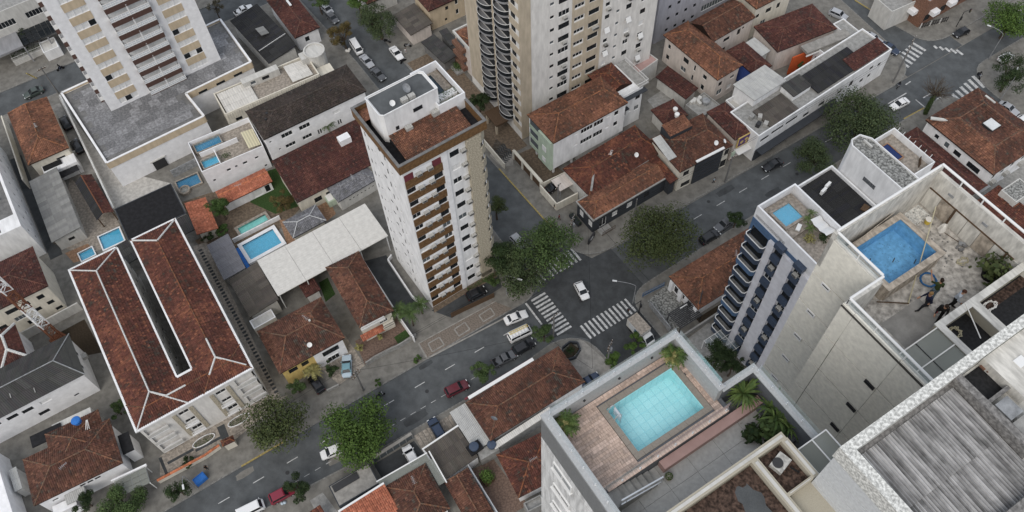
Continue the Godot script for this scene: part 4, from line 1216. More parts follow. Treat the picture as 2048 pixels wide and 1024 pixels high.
func white_tower():
	var poly: Array = [v2(-65.27,-96.27),v2(-63.33,-72.35),v2(-42.59,-73.04),v2(-43.45,-81.14),v2(-28.39,-81.93),v2(-28.84,-98.17)]
	var o := poly[0] as Vector2
	var t := thing("podium", "broad white podium with grey slab roof at the foot of the tall white tower", "podium",v3(o.x,BASE,o.y))
	var loc := []
	for q in poly: loc.append(q - o)
	var mb := MB.new()
	mb.prism(loc,0,7.3)
	part("podium_wall",mb, "white_clean",t)
	var bm := MB.new()
	for k in loc.size():
		var a: Vector2 = loc[k]; var b: Vector2 = loc[(k + 1) % loc.size()]
		bm.bar(v3(a.x,6.9,a.y),v3(b.x,6.9,b.y),0.35,1.7)
	part("podium_band",bm, "beige_wall",t)
	var cm := MB.new()
	for k in loc.size():
		var a: Vector2 = loc[k]; var b: Vector2 = loc[(k + 1) % loc.size()]
		cm.bar(v3(a.x,7.8,a.y),v3(b.x,7.8,b.y),0.42,0.12)
	part("podium_coping",cm, "white_clean",t)
	var ang := (loc[2] - loc[1]).angle() as float
	var slab := Transform3D(Basis(Vector3.UP,-ang),Vector3.ZERO)
	var pl := PackedVector2Array(loc)
	var shrunk := Geometry2D.offset_polygon(pl,-0.25)
	var field: PackedVector2Array = shrunk[0] if shrunk.size() > 0 else pl
	var deck := MB.new()
	sheet_on(deck,Array(field),7.31)
	var dk := part("podium_deck",deck, "cement_dark",t)
	var inv := slab.affine_inverse()
	var lo := v2(1e9,1e9); var hi := v2(-1e9,-1e9)
	for q in field:
		var v := inv * v3(q.x,0,q.y)
		lo = lo.min(v2(v.x,v.z)); hi = hi.max(v2(v.x,v.z))
	var nx := int((hi.x - lo.x) / 2.1); var nz := int((hi.y - lo.y) / 1.9)
	var slabs := []
	for a in nx + 1:
		for b in nz + 1:
			var c := v3(lo.x + (a + 0.5) * 2.1 + (1.05 if b % 2 else 0.0),7.34,lo.y + (b + 0.5) * 1.9)
			var ok := true
			for e in [[-1.03,-0.93],[1.03,-0.93],[1.03,0.93],[-1.03,0.93]]:
				var v := slab * (c + v3(e[0],0,e[1]))
				if not Geometry2D.is_point_in_polygon(v2(v.x,v.z),field): ok = false
			if ok: slabs.append(slab * c)
	for k in 3:
		var g := 0.20 + 0.055 * k
		add_mat("slab_%d" % k,lin(g,g,g * 1.03),0.95,mats.soil.albedo_texture,5.0 + k)
	for c in slabs:
		pbox("slab",dk, "slab_%d" % [rng.randi() % 3],c,v3(2.08,0.05,1.88),-ang)
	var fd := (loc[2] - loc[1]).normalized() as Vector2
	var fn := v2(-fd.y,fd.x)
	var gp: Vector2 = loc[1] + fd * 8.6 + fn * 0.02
	pbox("garage_mouth_shade",t, "metal_dark",v3(gp.x,1.3,gp.y),v3(2.6,2.6,0.3),-ang)  # dark box standing in for the shade of the open garage mouth
	pbox("garage_beam",t, "white_dirty",v3(gp.x,2.7,gp.y),v3(3.2,0.25,0.5),-ang)
	for k in 3:
		var e: Vector2 = loc[3].lerp(loc[4],0.22 + 0.27 * k)
		pbox("slot_window",t, "glass_dark",v3(e.x,6.4,e.y) + v3(fn.x,0,fn.y) * 0.2,v3(1.9,0.55,0.1),-ang)
	var r := [-46.13,-86.95 - 7.2,24.7,16.0,2.54]
	var sn := at_rect("apartment_tower", "tall white tower with beige window strips and a column of brown-edged balconies", "tower",r,7.42)
	var w: float = r[2]; var d: float = r[3]
	var s := 3.235
	var hs := []
	var floors := 13
	for k in floors:
		for x0 in [2.3,17.95]:
			for j in 3: hs.append([x0 + 0.1 + j * 1.35,0.75 + s * k,1.25,1.3, "b" if rng.randf() > 0.16 else "k"])
	var holes2 := []
	for k in floors:
		holes2.append([8.6,0.25 + s * k,7.7,2.1, ""])
	walls(sn, "white_clean",w,d,0,s * floors + 1.5,{"S": hs + holes2})
	for k in floors:
		for x0 in [2.3,17.95]:
			panel("spandrel",sn, "beige_wall", "S",w,d,x0,2.15 + s * k,4.1,1.75,0.05)
		balcony(sn,v3(-w / 2 + 12.45,s * k,d / 2),7.9,1.0)
		balcony(sn,v3(-w / 2,s * k + 0.2,d / 2 - 5.0),2.8,0.8,-PI / 2)
func balcony(parent: Node,at: Vector3,w: float,out: float,turn := 0.0):
	var key := "balcony %.1f %.1f" % [w,out]
	if not mesh_cache.has(key):
		var a := MB.new()
		a.box(v3(0,-0.36,out / 2 + 0.01),v3(w,1.1,out))
		var b := MB.new()
		for y in [0.32,0.75,1.2]: b.box(v3(0,y,out - 0.04),v3(w,0.09,0.08))
		var n := int(w / 0.75)
		for k in n + 1: b.box(v3(-w / 2 + 0.04 + (w - 0.08) * k / n,0.7,out - 0.04),v3(0.09,1.06,0.08))
		for x in [-w / 2 + 0.05,w / 2 - 0.05]:
			b.box(v3(x,0.7,out / 2),v3(0.08,1.0,out - 0.1))
		b.box(v3(0,1.5,out - 0.1),v3(0.22,2.6,0.22))
		var c := MB.new()
		c.box(v3(0,0.19,out / 2 - 0.4),v3(w - 0.2,0.03,out + 0.7))
		var g := MB.new()
		g.box(v3(0,0.74,out - 0.04),v3(w - 0.2,0.8,0.015))
		var f := MB.new()
		f.box(v3(0,1.2,-0.14),v3(w * 0.94,2.1,0.04))
		var k := MB.new()
		for x in [-w * 0.36,-w * 0.12,w * 0.14,w * 0.38]: k.box(v3(x,1.2,-0.11),v3(0.12,2.1,0.05))
		mesh_cache[key] = [a.mesh(mat("balcony_brown")),b.mesh(mat("frame_white")),c.mesh(mat("white_clean")),g.mesh(mat("glass_milk")),f.mesh(mat("blind")),k.mesh(mat("frame_white"))]
	var tr := Transform3D(Basis(Vector3.UP,turn),at)
	var o := shared("balcony",mesh_cache[key][0],parent,tr)
	for q in [["rail",1],["floor",2],["glass",3],["door",4],["door_frame",5]]: shared(q[0],mesh_cache[key][q[1]],o,Transform3D.IDENTITY)
func u_building():
	var r := [-66.45,-30.86,19.7,35.7,0.0]
	var h := 11.2
	var t := at_rect("courtyard_block", "U-shaped apartment block with dark red roofs and white painted ridges", "apartment block",r)
	var w: float = r[2]; var d: float = r[3]
	var yy := h - BASE
	var lw := 8.7; var cw := 2.6; var rw := w - lw - cw
	var fd := 5.2
	var ls := -w / 2 + lw / 2; var rs := w / 2 - rw / 2
	var balc := [[0.4,1.1,3.3,2.6, ""],[0.4,4.3,3.3,2.6, ""],[0.4,7.5,3.3,2.4, ""],[15.9,1.1,3.3,2.6, ""],[15.9,4.3,3.3,2.6, ""],[15.9,7.5,3.3,2.4, ""],[6.0,8.4,1.7,1.0, "w"],[12.4,8.4,1.7,1.0, "w"],[6.0,5.3,1.7,1.0, "w"],[12.4,5.3,1.7,1.0, "w"],[6.0,2.0,1.7,1.2, "w"],[12.4,2.0,1.7,1.2, "w"]]
	walls(t, "pale_beige",w - 0.5,fd - 0.25,0,yy - 0.25,{"S": balc},0,d / 2 - fd / 2 - 0.12, "front_wall")
	walls(t, "white_dirty",lw - 0.4,d - fd - 0.3,0,yy - 0.25,{"E": grid(2,3.4,9,1.4,3.1,3,1.0,1.1, "d"), "W": grid(2,3.4,9,1.4,3.1,3,1.0,1.1, "d")},ls + 0.05,-fd / 2, "wing_wall")
	walls(t, "white_dirty",rw - 0.4,d - fd - 0.3,0,yy - 0.25,{"E": grid(2,3.4,9,1.4,3.1,3,1.0,1.1, "d"), "W": grid(2,3.4,9,1.4,3.1,3,1.0,1.1, "d")},rs - 0.05,-fd / 2, "wing_wall")
	for p in [[-w / 2 + 2.3,0],[w / 2 - 2.15,0]]:
		for k in 3:
			var y: float = 1.1 + 3.2 * k
			pbox("balcony_floor",t, "white_clean",v3(p[0],y - 0.05,d / 2 - 0.3),v3(3.4,0.15,1.1))
			pbox("balcony_front",t, "white_dirty",v3(p[0],y + 0.45,d / 2 + 0.18),v3(3.5,0.9,0.12))
			pbox("balcony_glass",t, "glass_dark",v3(p[0],y + 1.3,d / 2 - 0.72),v3(3.2,2.3,0.06))
			pbox("balcony_mullion",t, "frame_white",v3(p[0] + 0.5,y + 1.3,d / 2 - 0.66),v3(0.1,2.3,0.1))
	for x in [6.85,13.25]:
		for k in 2:
			railing(t,[v3(-w / 2 + x - 1.1,1.2 + 3.25 * k,d / 2 + 0.1),v3(-w / 2 + x + 1.1,1.2 + 3.25 * k,d / 2 + 0.1)],0.8, "frame_white",0.2)
			pbox("window_ledge",t, "white_clean",v3(-w / 2 + x,1.15 + 3.25 * k,d / 2 - 0.05),v3(2.4,0.12,0.5))
	for x in [5.6,8.4,12.0,14.8]:
		panel("tile_column",t, "stone_tan", "S",w,d - 0.24,x - 0.35,1.0,0.7,8.6,0.04)
	hip_roof(t,lw,d,yy,1.75, "red",[1.0,1.0],ls,0, "z", "white_line",0.14, "white_wall", "wing_roof")
	hip_roof(t,rw,d,yy,1.7, "red",[1.0,1.0],rs,0, "z", "",0.13, "white_wall", "wing_roof")
	hip_roof(t,w - 0.02,fd,yy,1.05, "red",[1.0,1.0],0,d / 2 - fd / 2, "x", "",0.12, "white_wall", "front_roof")
	var rp := MB.new()
	for q in [[v3(rs,yy + 1.78,d / 2 - rw / 2 - 4),v3(rs,yy + 1.78,d / 2 - rw / 2)],[v3(rs,yy + 1.78,d / 2 - rw / 2),v3(rs + 3.6,yy + 0.35,d / 2 - 0.9)],[v3(rs,yy + 1.78,d / 2 - rw / 2),v3(rs - 2.1,yy + 1.0,d / 2 - fd / 2 + 0.4)],[v3(rs - 3.9,yy + 0.3,-d / 2 + 0.4),v3(rs,yy + 1.78,-d / 2 + rw / 2)],[v3(rs + 3.9,yy + 0.3,-d / 2 + 0.4),v3(rs,yy + 1.78,-d / 2 + rw / 2)],[v3(ls,yy + 1.78,d / 2 - lw / 2),v3(ls + 1.9,yy + 1.12,d / 2 - fd / 2)],[v3(ls + 1.9,yy + 1.12,d / 2 - fd / 2),v3(ls + 5.2,yy + 1.12,d / 2 - fd / 2)]]:
		rp.tube(q[0],q[1],0.16,0.16,6)
	part("painted_ridge",rp, "white_line",t)
	var gm := MB.new()
	for q in [[-w / 2,0.0,0.35,d],[w / 2,0.0,0.35,d]]: gm.box(v3(q[0],yy + 0.02,q[1]),v3(q[2],0.3,q[3] + 0.3))
	gm.box(v3(0,yy + 0.02,d / 2),v3(w - 0.4,0.3,0.35))
	gm.box(v3(ls,yy + 0.02,-d / 2),v3(lw - 0.4,0.3,0.35)); gm.box(v3(rs,yy + 0.02,-d / 2),v3(rw - 0.4,0.3,0.35))
	for x in [-w / 2 + lw,w / 2 - rw]: gm.box(v3(x,yy + 0.02,-fd / 2),v3(0.3,0.3,d - fd - 0.4))
	gm.box(v3(-w / 2 + lw + cw / 2,yy + 0.05,d / 2 - fd - 0.1),v3(cw,0.4,0.4))
	part("gutter",gm, "white_wall",t)
	floor_piece("forecourt",[v2(-76.84,-13.26),v2(-59.65,-13.43),v2(-54.21,-11.33),v2(-65.32,-8.83),v2(-78.44,-8.86)],0.126, "paver_beige")
	var dm := MB.new()
	for q in [[v2(-76.22,-11.3),v2(-71.63,-11.23)],[v2(-71.45,-10.76),v2(-66.97,-10.62)],[v2(-76.94,-12.98),v2(-76.98,-9.25)]]: dash(dm,q[0],q[1],0.5,0.130)
	dash(dm,v2(-66.21,-12.63),v2(-66.35,-10.04),1.3,0.130)
	structure("forecourt_inlay",dm, "asphalt_dark")
	var wl := yard_wall("front_wall", "low cream street wall topped with red tiles before the U-shaped block",[v2(-78.44,-8.86),v2(-70.27,-8.59),v2(-67.58,-8.91)],1.1, "cream_wall",0.3)
	var ct := MB.new()
	var pts: Array = [v2(-78.44,-8.86),v2(-70.27,-8.59),v2(-67.58,-8.91)]
	for k in 2: cap_run_c(ct,v3(pts[k].x,1.3,pts[k].y),v3(pts[k + 1].x,1.3,pts[k + 1].y))
	part("tile_coping",ct, "tiles",wl)
	var gate := house("gate_lodge", "tiny red tiled gate roof before the U-shaped block",[-65.9,-8.07,2.01,1.02,-5.18],2.6, "cream_wall",{"roof": "hip", "pal": "red", "rise": 0.4, "over": 0.15, "cat": "gate"})
	for q in [[v3(-69.6,0.14,-11.64),3.9],[v3(-63.16,0.14,-11.77),3.9]]:
		var bed := thing("flower_bed", "oval clipped flower bed before the U-shaped block, %s" % ["left of the black doormat path" if q[0].x < -66 else "right of the black doormat path"], "flower bed",q[0])
		var e := MB.new()
		for k in 24:
			var t0 := TAU * k / 24; var t1 := TAU * (k + 1) / 24
			e.bar(v3(cos(t0) * 1.95,0.08,sin(t0) * 0.75),v3(cos(t1) * 1.95,0.08,sin(t1) * 0.75),0.12,0.16)
		part("edging",e, "white_clean",bed)
		var gl := MB.new()
		leaf_box(gl,v3(0,0.2,0),v3(3.0,0.3,1.0),420,0.14, "green")
		part("foliage",gl, "leaf",bed)
func cap_run_c(ct: MB,a: Vector3,b: Vector3):
	ct.coloured = true
	cap_run(ct,a,b,0.24,CLAY.new,true)
func build_left():
	var r: Array
	var t: Node3D
	r = [-72.81,-91.35,8.28,16.53,-0.79]
	t = house("clay_roof_house", "house with orange-brown hipped roof beside the two parked black cars",r,5.6, "cream_wall",{"pal": "orange", "axis": "z", "rise": 1.9, "hips": [1.0,0.4], "S": [[4.5,2.6,1.8,1.2, "k"]]})
	walls(t, "white_wall",r[2] * 0.8,2.6,0,3.4,{"S": [[4.6,1.4,1.0,0.8, "k"]]},r[2] * 0.1,r[3] / 2 + 0.95, "annex_wall")
	pbox("annex_roof",t, "black_roof",v3(-0.4,3.55,r[3] / 2 + 0.6),v3(r[2] * 0.45,0.2,1.3))
	r = [-75.78,-72.21,5.93,17.42,-1.39]
	t = house("grey_sheet_house", "pale grey weathered fibre-cement roof left of the black and red gabled pavilion",r,3.6, "white_dirty",{"roof": "sheet", "pal": "grey", "low": "W", "rise": 0.7, "pitch": 0.28, "S": [[2.2,1.4,1.2,0.8, "k"]]})
	r = [-68.74,-70.27,3.44,11.82,3.84]
	t = at_rect("gabled_pavilion", "gabled garden pavilion, one slope black and one slope red tile", "pavilion",r)
	for s in [-1,1]:
		for k in 4: pbox("post",t, "wood_brown",v3(s * (r[2] / 2 - 0.3),1.4,-r[3] / 2 + 0.4 + k * (r[3] - 0.8) / 3),v3(0.2,2.8,0.2))
	var mb := MB.new()
	tile_slope(mb,v3(r[2] / 2,2.9,r[3] / 2),v3(r[2] / 2,2.9,-r[3] / 2),v3(0,3.9,-r[3] / 2),v3(0,3.9,r[3] / 2),CLAY.maroon,t.transform)
	part("red_slope",mb, "tiles",t)
	mb = MB.new()
	sheet_slope(mb,v3(0,3.9,r[3] / 2),v3(0,3.9,-r[3] / 2),v3(-r[2] / 2,2.9,-r[3] / 2),v3(-r[2] / 2,2.9,r[3] / 2),SHEET.dark[0],SHEET.dark[1],0.5)
	part("black_slope",mb, "sheet",t)
	mb = MB.new()
	mb.tube(v3(0,3.95,-r[3] / 2),v3(0,3.95,r[3] / 2),0.12,0.12,6)
	part("ridge",mb, "rust",t)
	t = thing("yard_awning", "black net awning with a folded parasol over a small yard", "awning",v3(-71.34,0.12,-81.17),0.05)
	pbox("net",t, "black_roof",v3(0,2.6,0),v3(4.2,0.06,4.2))
	for q in [[-1.9,-1.9],[1.9,-1.9],[1.9,1.9],[-1.9,1.9]]: pbox("post",t, "metal_grey",v3(q[0],1.28,q[1]),v3(0.1,2.55,0.1))
	mb = MB.new()
	mb.tube(v3(0.4,2.6,0.2),v3(0.5,3.5,0.1),0.03,0.03,6)
	for k in 8: mb.bar(v3(0.5,3.4,0.1),v3(0.5 + cos(k * 0.785) * 0.9,2.9,0.1 + sin(k * 0.785) * 0.9),0.04,0.04)
	part("parasol",mb, "metal_grey",t)
	house("black_flat_hall", "large plain black flat roof above the red-roofed U block",[-60.5,-59.91,11.61,8.83,-1.03],3.6, "white_dirty",{"roof": "flat", "up": 0.12, "deck": "black_roof", "parapet": "dark_wall", "cat": "building"})
	house("small_sheet_roof", "small grey corrugated roof between black roof and orange tiles",[-55.66,-53.55,2.37,4.63,1.35],3.2, "cement",{"roof": "sheet", "pal": "charcoal", "low": "S", "rise": 0.3, "over": 0.15, "cat": "shed"})
	house("small_sheet_roof", "dark grey lean-to roof wedged behind the U block's two wings",[-68.64,-53.43,4.75,5.05,5.7],3.2, "cement",{"roof": "sheet", "pal": "charcoal", "low": "S", "rise": 0.3, "over": 0.15, "cat": "shed"})
	var se: Vector2 = v2(-81.33,-64.92)
	r = [se.x - 9.0,se.y - 15.0,18.0,30.0,0.0]
	t = at_rect("terraced_block", "tall plain white block with dark sunken roof terraces at the left edge", "building",r)
	walls(t, "white_wall",18,30,0,8.6,{"E": grid(1.6,3.4,8,5.3,1,1,0.5,0.9, "k") + grid(2.4,3.4,8,2.2,1,1,0.5,0.9, "k")},0,0, "wall")
	flat_roof(t,18,30,8.62,0.9, "cement_dark", "white_wall",0.5)
	pbox("roof_slab",t, "cement",v3(3.5,8.9,-6.0),v3(9.6,0.5,10.0))
	pbox("divider",t, "white_wall",v3(3.6,9.1,0.2),v3(9.8,1.0,0.3))
	pbox("divider",t, "white_wall",v3(5.2,9.1,6.0),v3(0.25,1.0,7.0))
	pbox("roof_corner",t, "white_wall",v3(7.0,9.0,13.0),v3(3.0,1.0,3.0))
	var junk := MB.new()
	for k in 16: junk.lathe(v3(3.0 + rng.randf() * 1.6,8.64,1.5 + k * 0.55),[[0.28,0],[0.3,0.5],[0.1,0.55],[0,0.55]],8)
	part("stored_pots",junk, "metal_dark",t)
	pbox("air_conditioner",t, "ac_box",v3(4.3,9.1,2.3),v3(1.0,0.8,0.5))
	pbox("air_conditioner",t, "ac_box",v3(6.6,9.0,5.8),v3(0.6,0.7,0.6),0.5)
	floor_piece("alley",[se + v2(0.2,-28),se + v2(2.6,-28),se + v2(2.6,2),se + v2(0.2,2)],0.124, "asphalt_dark")
	var c: Vector2 = v2(-81.05,-49.92)
	r = [c.x - 10.0,c.y - 5.0,20.0,10.0,0.0]
	t = house("cream_flats", "cream three-storey flats with dark red roof beside the crane mast",r,8.6, "cream_wall",{"pal": "maroon", "rise": 1.4, "cat": "apartment house", "S": [[16.6,5.6,1.2,1.2, "d"],[14.0,5.6,1.2,1.2, "d"],[17.2,3.2,1.2,1.0, "d"],[14.6,3.0,1.4,1.0, "d"],[17.6,0.8,1.2,0.9, "d"],[11.0,5.6,2.2,1.2, "d"],[11.2,2.9,2.0,1.2, "g"],[8.0,5.4,1.4,1.2, "d"],[8.2,2.6,1.4,1.2, "d"],[12.4,0.6,1.6,1.2, "d"]]})
	crane_mast(v3(-84.67,0.12,-44.48))
	r = [-90.98,-43.59,4.33,7.57,0.85]
	house("white_ridge_house", "red tiled roof with thick white ridges at the left edge",r,6.4, "white_wall",{"pal": "maroon", "caps": "white_line", "cap_r": 0.25, "rise": 1.3})
	yard_wall("garden_wall", "white wall behind the crane and the dark yard",[v2(-90.01,-48.16),v2(-79.09,-48.57)],2.4, "white_dirty",0.25)
	floor_piece("yard",[v2(-85.88,-46.03),v2(-79.56,-46.28),v2(-78.92,-37.68),v2(-83.15,-39.27)],0.124, "soil")
	c = v2(-81.13,-30.18)
	r = [c.x - 9.5,c.y - 4.6,19.0,9.2,0.0]
	t = at_rect("black_roof_house", "white two-storey house with black corrugated hipped roof", "house",r)
	walls(t, "white_clean",18.2,8.4,0,6.9,{"S": [[2.0,4.9,1.6,0.9, "d"],[4.6,4.7,1.8,1.0, "d"],[7.0,4.4,1.8,1.0, "d"],[10.0,4.4,1.8,1.0, "b"],[8.4,1.6,1.8,1.0, "d"],[14.6,2.0,0.8,0.5, "k"]], "E": [[2.2,4.6,0.8,1.0, "d"],[5.2,4.6,0.8,1.0, "d"]]})
	mb = MB.new()
	var y := 7.0
	for q in [[v3(-9.5,y + 1.3,0),v3(6.0,y + 1.3,0),v3(9.5,y,4.6),v3(-9.5,y,4.6)],[v3(6.0,y + 1.3,0),v3(-9.5,y + 1.3,0),v3(-9.5,y,-4.6),v3(9.5,y,-4.6)],[v3(6.0,y + 1.3,0),v3(6.01,y + 1.3,0),v3(9.5,y,-4.6),v3(9.5,y,4.6)]]:
		sheet_slope(mb,q[0],q[1],q[2],q[3],SHEET.charcoal[0],SHEET.charcoal[1],0.3)
	part("roof",mb, "sheet",t)
	mb = MB.new()
	for q in [[v3(-9.5,y + 1.38,0),v3(6.0,y + 1.38,0)],[v3(6.0,y + 1.38,0),v3(9.5,y + 0.08,4.6)],[v3(6.0,y + 1.38,0),v3(9.5,y + 0.08,-4.6)]]: mb.tube(q[0],q[1],0.1,0.1,6)
	part("ridge_cap",mb, "metal_grey",t)
	for q in [[-2.0,2.0],[-5.5,2.6],[1.6,3.1],[-7.8,3.3]]: pbox("mended_sheet",t, "cement",v3(q[0],y + 1.45 - 0.28 * q[1],q[1]),v3(0.14,0.06,1.0))
	pbox("air_conditioner",t, "ac_box",v3(9.5,3.2,-1.6),v3(0.9,0.8,1.0))
	r = [-87.91,-17.23,14.11,8.54,-3.89]
	t = house("brown_hip_house", "white house with broad brown hipped roof and a blue water tank",r,5.6, "white_clean",{"pal": "brown", "axis": "x", "rise": 1.7, "S": [[6.2,3.6,0.9,0.6, "d"],[7.4,3.6,0.9,0.6, "d"],[8.6,3.6,0.9,0.6, "d"],[1.6,3.2,1.0,0.6, "w"],[3.8,0.4,2.4,2.0, "w"]]})
	hip_roof(t,r[2] * 0.62,r[3] * 0.9,5.48,1.75, "brown",[1.0,1.0],r[2] * 0.1,-r[3] * 0.35, "z")
	walls(t, "white_dirty",6.4,5.0,0,5.2,{},r[2] * 0.1,-r[3] / 2 - 1.4, "rear_wall")
	water_tank(t,v3(r[2] * 0.20,7.2,-r[3] / 2 - 1.0),0.75,1.0)
	mb = MB.new()
	for k in 3: mb.tube(v3(r[2] * 0.24 + k * 0.3,6.4,-r[3] / 2 + 0.6),v3(r[2] * 0.30 + k * 0.1,7.6,-r[3] / 2 - 0.4),0.05,0.05,5)
	part("tank_pipes",mb, "frame_white",t)
	pbox("side_roof",t, "black_roof",v3(r[2] / 2 + 1.0,4.4,0.6),v3(1.8,0.2,3.6))
	pbox("side_roof",t, "black_roof",v3(-r[2] * 0.2,5.4,-r[3] / 2 - 2.4),v3(5.0,0.2,2.2))
	walls(t, "white_wall",1.6,3.0,0,4.3,{},r[2] / 2 + 1.0,0.6, "side_wall")
	sheet_roof(t,3.2,1.6,3.4,0.3, "S", "pale",-1.6,r[3] / 2 + 0.5,0.3, "porch_roof")
	pbox("porch_wall",t, "white_clean",v3(-3.8,1.4,r[3] / 2 + 0.9),v3(3.6,2.8,1.6))
	r = [-81.64,-10.02,5.2,2.97,-5.32]
	t = at_rect("glass_carport", "glazed carport roof with white beam beside the brown hipped house", "carport",r)
	for a in 4:
		for b in 3: pbox("pane",t, "glass_frosted",v3(-r[2] / 2 + r[2] * (a + 0.5) / 4,2.8,-r[3] / 2 + r[3] * (b + 0.5) / 3),v3(r[2] / 4 - 0.06,0.03,r[3] / 3 - 0.06))
	pbox("beam",t, "white_clean",v3(0,2.95,-r[3] / 2 - 0.2),v3(r[2] + 0.6,0.4,0.3))
	for q in [[-1,-1],[1,-1],[1,1],[-1,1]]: pbox("post",t, "frame_white",v3(q[0] * r[2] / 2,1.4,q[1] * r[3] / 2),v3(0.12,2.8,0.12))
	for k in 5: pbox("rafter",t, "metal_grey",v3(-r[2] / 2 + r[2] * k / 4,2.72,0),v3(0.06,0.1,r[3]))
	c = v2(-98.01,-25.83)
	t = house("white_edge_building", "bare white flat roof cut by the lower left edge",[c.x - 5.5,c.y + 9.0,10.0,20.0,0.0],5.0, "white_clean",{"roof": "flat", "deck": "white_clean", "up": 0.3, "cat": "building"})
	house("yellowed_shed", "narrow shed with yellowed sheet roof beside the brown hipped house",[-97.42,-20.83,1.23,4.06,-2.31],3.2, "white_dirty",{"roof": "sheet", "pal": "pale", "low": "S", "rise": 0.3, "over": 0.1, "cat": "shed"})
	floor_piece("driveway",[v2(-69.42,-103.14),v2(-67.48,-103.07),v2(-66.36,-79.18),v2(-69.7,-79.23)],0.124, "walk_pale")
	yard_wall("low_wall", "low white wall behind the second black parked car",[v2(-69.24,-86.23),v2(-67.15,-86.25)],1.2, "white_dirty",0.3)
	yard_wall("garden_wall", "beige side wall left of the house with two black cars",[v2(-78.77,-103),v2(-79.64,-82.74)],3.0, "cream_wall",0.25)
func crane_mast(at: Vector3):
	var t := thing("crane_mast", "red and white lattice crane mast rising out of the frame", "crane",at,0.5)
	var s := 1.0
	var n := 16
	var lift := 2.0
	for k in n:
		var mb := MB.new()
		var y0 := k * lift; var y1 := y0 + lift
		var c := [v3(-s,0,-s),v3(s,0,-s),v3(s,0,s),v3(-s,0,s)]
		for j in 4:
			var a: Vector3 = c[j] * 0.7; var b: Vector3 = c[(j + 1) % 4] * 0.7
			mb.bar(a + v3(0,y0,0),a + v3(0,y1,0),0.16,0.16)
			mb.bar(a + v3(0,y1 - 0.06,0),b + v3(0,y1 - 0.06,0),0.1,0.1)
			mb.bar(a + v3(0,y0,0),b + v3(0,y0 + lift / 2,0),0.08,0.08)
			mb.bar(b + v3(0,y0 + lift / 2,0),a + v3(0,y1,0),0.08,0.08)
		var red := (k / 3) % 2 == 0
		part("mast_section",mb, "rust" if red else "frame_white",t)
	pbox("footing",t, "rust",v3(0,0.4,0),v3(2.4,0.8,2.4))
func build_north():
	var r: Array
	var t: Node3D
	beige_tower()
	r = [19.7,-29.4,17.6,8.4,1.0]
	var h := 10.9
	t = at_rect("stilted_flats", "four-storey flats, white long side and pale green end with balconies", "apartment house",r)
	var w: float = r[2]; var d: float = r[3]
	var S := []
	for k in 3:
		S.append([6.6,3.0 + 3.15 * k,2.9,1.25, "w"]); S.append([9.75,2.9 + 3.15 * k,2.35,1.35, "w"])
		S.append([12.7,3.7 + 3.15 * k,0.9,0.7, "b"]); S.append([14.8,2.9 + 3.15 * k,1.1,1.3, "w"])
	for k in 2: S.append([4.9,3.6 + 3.2 * k,0.9,0.7, "b"])
	walls(t, "white_wall",w - 0.1,d - 0.1,2.4,h - 0.3,{"S": S})
	panel("green_end",t, "green_wall", "W",w - 0.1,d - 0.1,4.1,2.4,4.2,h - 2.7,0.7)
	panel("window",t, "blind", "W",w - 0.1,d - 0.1,5.6,6.6,1.3,1.4,0.78)
	panel("window",t, "blind", "W",w - 0.1,d - 0.1,5.6,3.4,1.1,1.2,0.78)
	for k in 3:
		var y := 3.0 + 2.7 * k
		pbox("balcony",t, "green_wall",v3(-w / 2 + 0.1,y,-2.0),v3(0.5,1.0,3.6))
		pbox("balcony_glazing",t, "pane_grey",v3(-w / 2 - 0.02,y + 1.15,-2.0),v3(0.1,1.3,3.3))
	for k in 2:
		for q in [-2.6,0.4,3.2]: pbox("stilt",t, "white_wall",v3(-w / 2 + 0.8 + 4.5 * k,1.2,q),v3(0.4,2.4,0.4))
	walls(t, "white_dirty",w - 7.0,d - 1.0,0,2.42,{},3.0,0, "ground_floor")
	hip_roof(t,w + 0.4,d + 0.5,h - 0.1,1.7, "orange",[1.0,0.6])
	r = [31.3,-31.6,6.6,8.2,1.0]
	var t2 := at_rect("stilted_flats_end", "right end of the white flats with roof terrace and dark awning strip", "apartment house",r)
	walls(t2, "white_wall",6.6,8.0,0,9.9,{"S": [[0.6,6.9,2.2,1.3, "w"],[0.6,3.7,2.2,1.4, "w"],[3.3,4.0,0.8,0.7, "b"],[4.9,3.6,1.2,1.3, "g"],[4.9,6.8,1.2,1.3, "d"]]})
	hip_roof(t2,6.0,7.0,10.1,1.3, "red",[0.0,1.0],-1.2,-1.2)
	pbox("awning",t2, "dark_wall",v3(0.2,9.2,4.4),v3(7.2,0.18,1.1))
	pbox("awning",t2, "dark_wall",v3(-2.0,6.3,4.4),v3(3.0,0.18,1.0))
	railing(t2,[v3(-3.2,10.0,3.9),v3(4.6,10.0,3.9),v3(4.6,10.0,-3.6)],1.0, "frame_white",0.3)
	pbox("terrace_slab",t2, "cement",v3(3.6,9.95,0),v3(2.4,0.2,8.0))
	house("pink_roof_annex", "low annex with pinkish red flat roof at the beige tower's foot",[38.94,-35.91,12.18,2.99,8.49],5.0, "white_dirty",{"roof": "flat", "deck": "pink_slab", "up": 0.25, "cat": "building"})
	floor_piece("patio",[v2(7.96,-34),v2(11.79,-33.75),v2(13.63,-24.15),v2(8.12,-24.74)],0.124, "patio_brown")
	t = thing("garage_row", "low cream garage wall with dark gates along the cross street", "wall")
	var g0: Vector2 = v2(7.06,-33.44); var g1: Vector2 = v2(7.28,-23.75)
	for k in 4:
		var a := g0.lerp(g1,k / 3.0)
		pbox("pier",t, "cream_wall",v3(a.x,1.4,a.y),v3(0.5,2.6,0.5))
		if k < 3:
			var m := g0.lerp(g1,(k + 0.5) / 3.0)
			pbox("gate",t, "wood_brown",v3(m.x,1.2,m.y),v3(0.1,2.1,g0.distance_to(g1) / 3 - 0.5),PI / 2 - (g1 - g0).angle())
	var gb := MB.new()
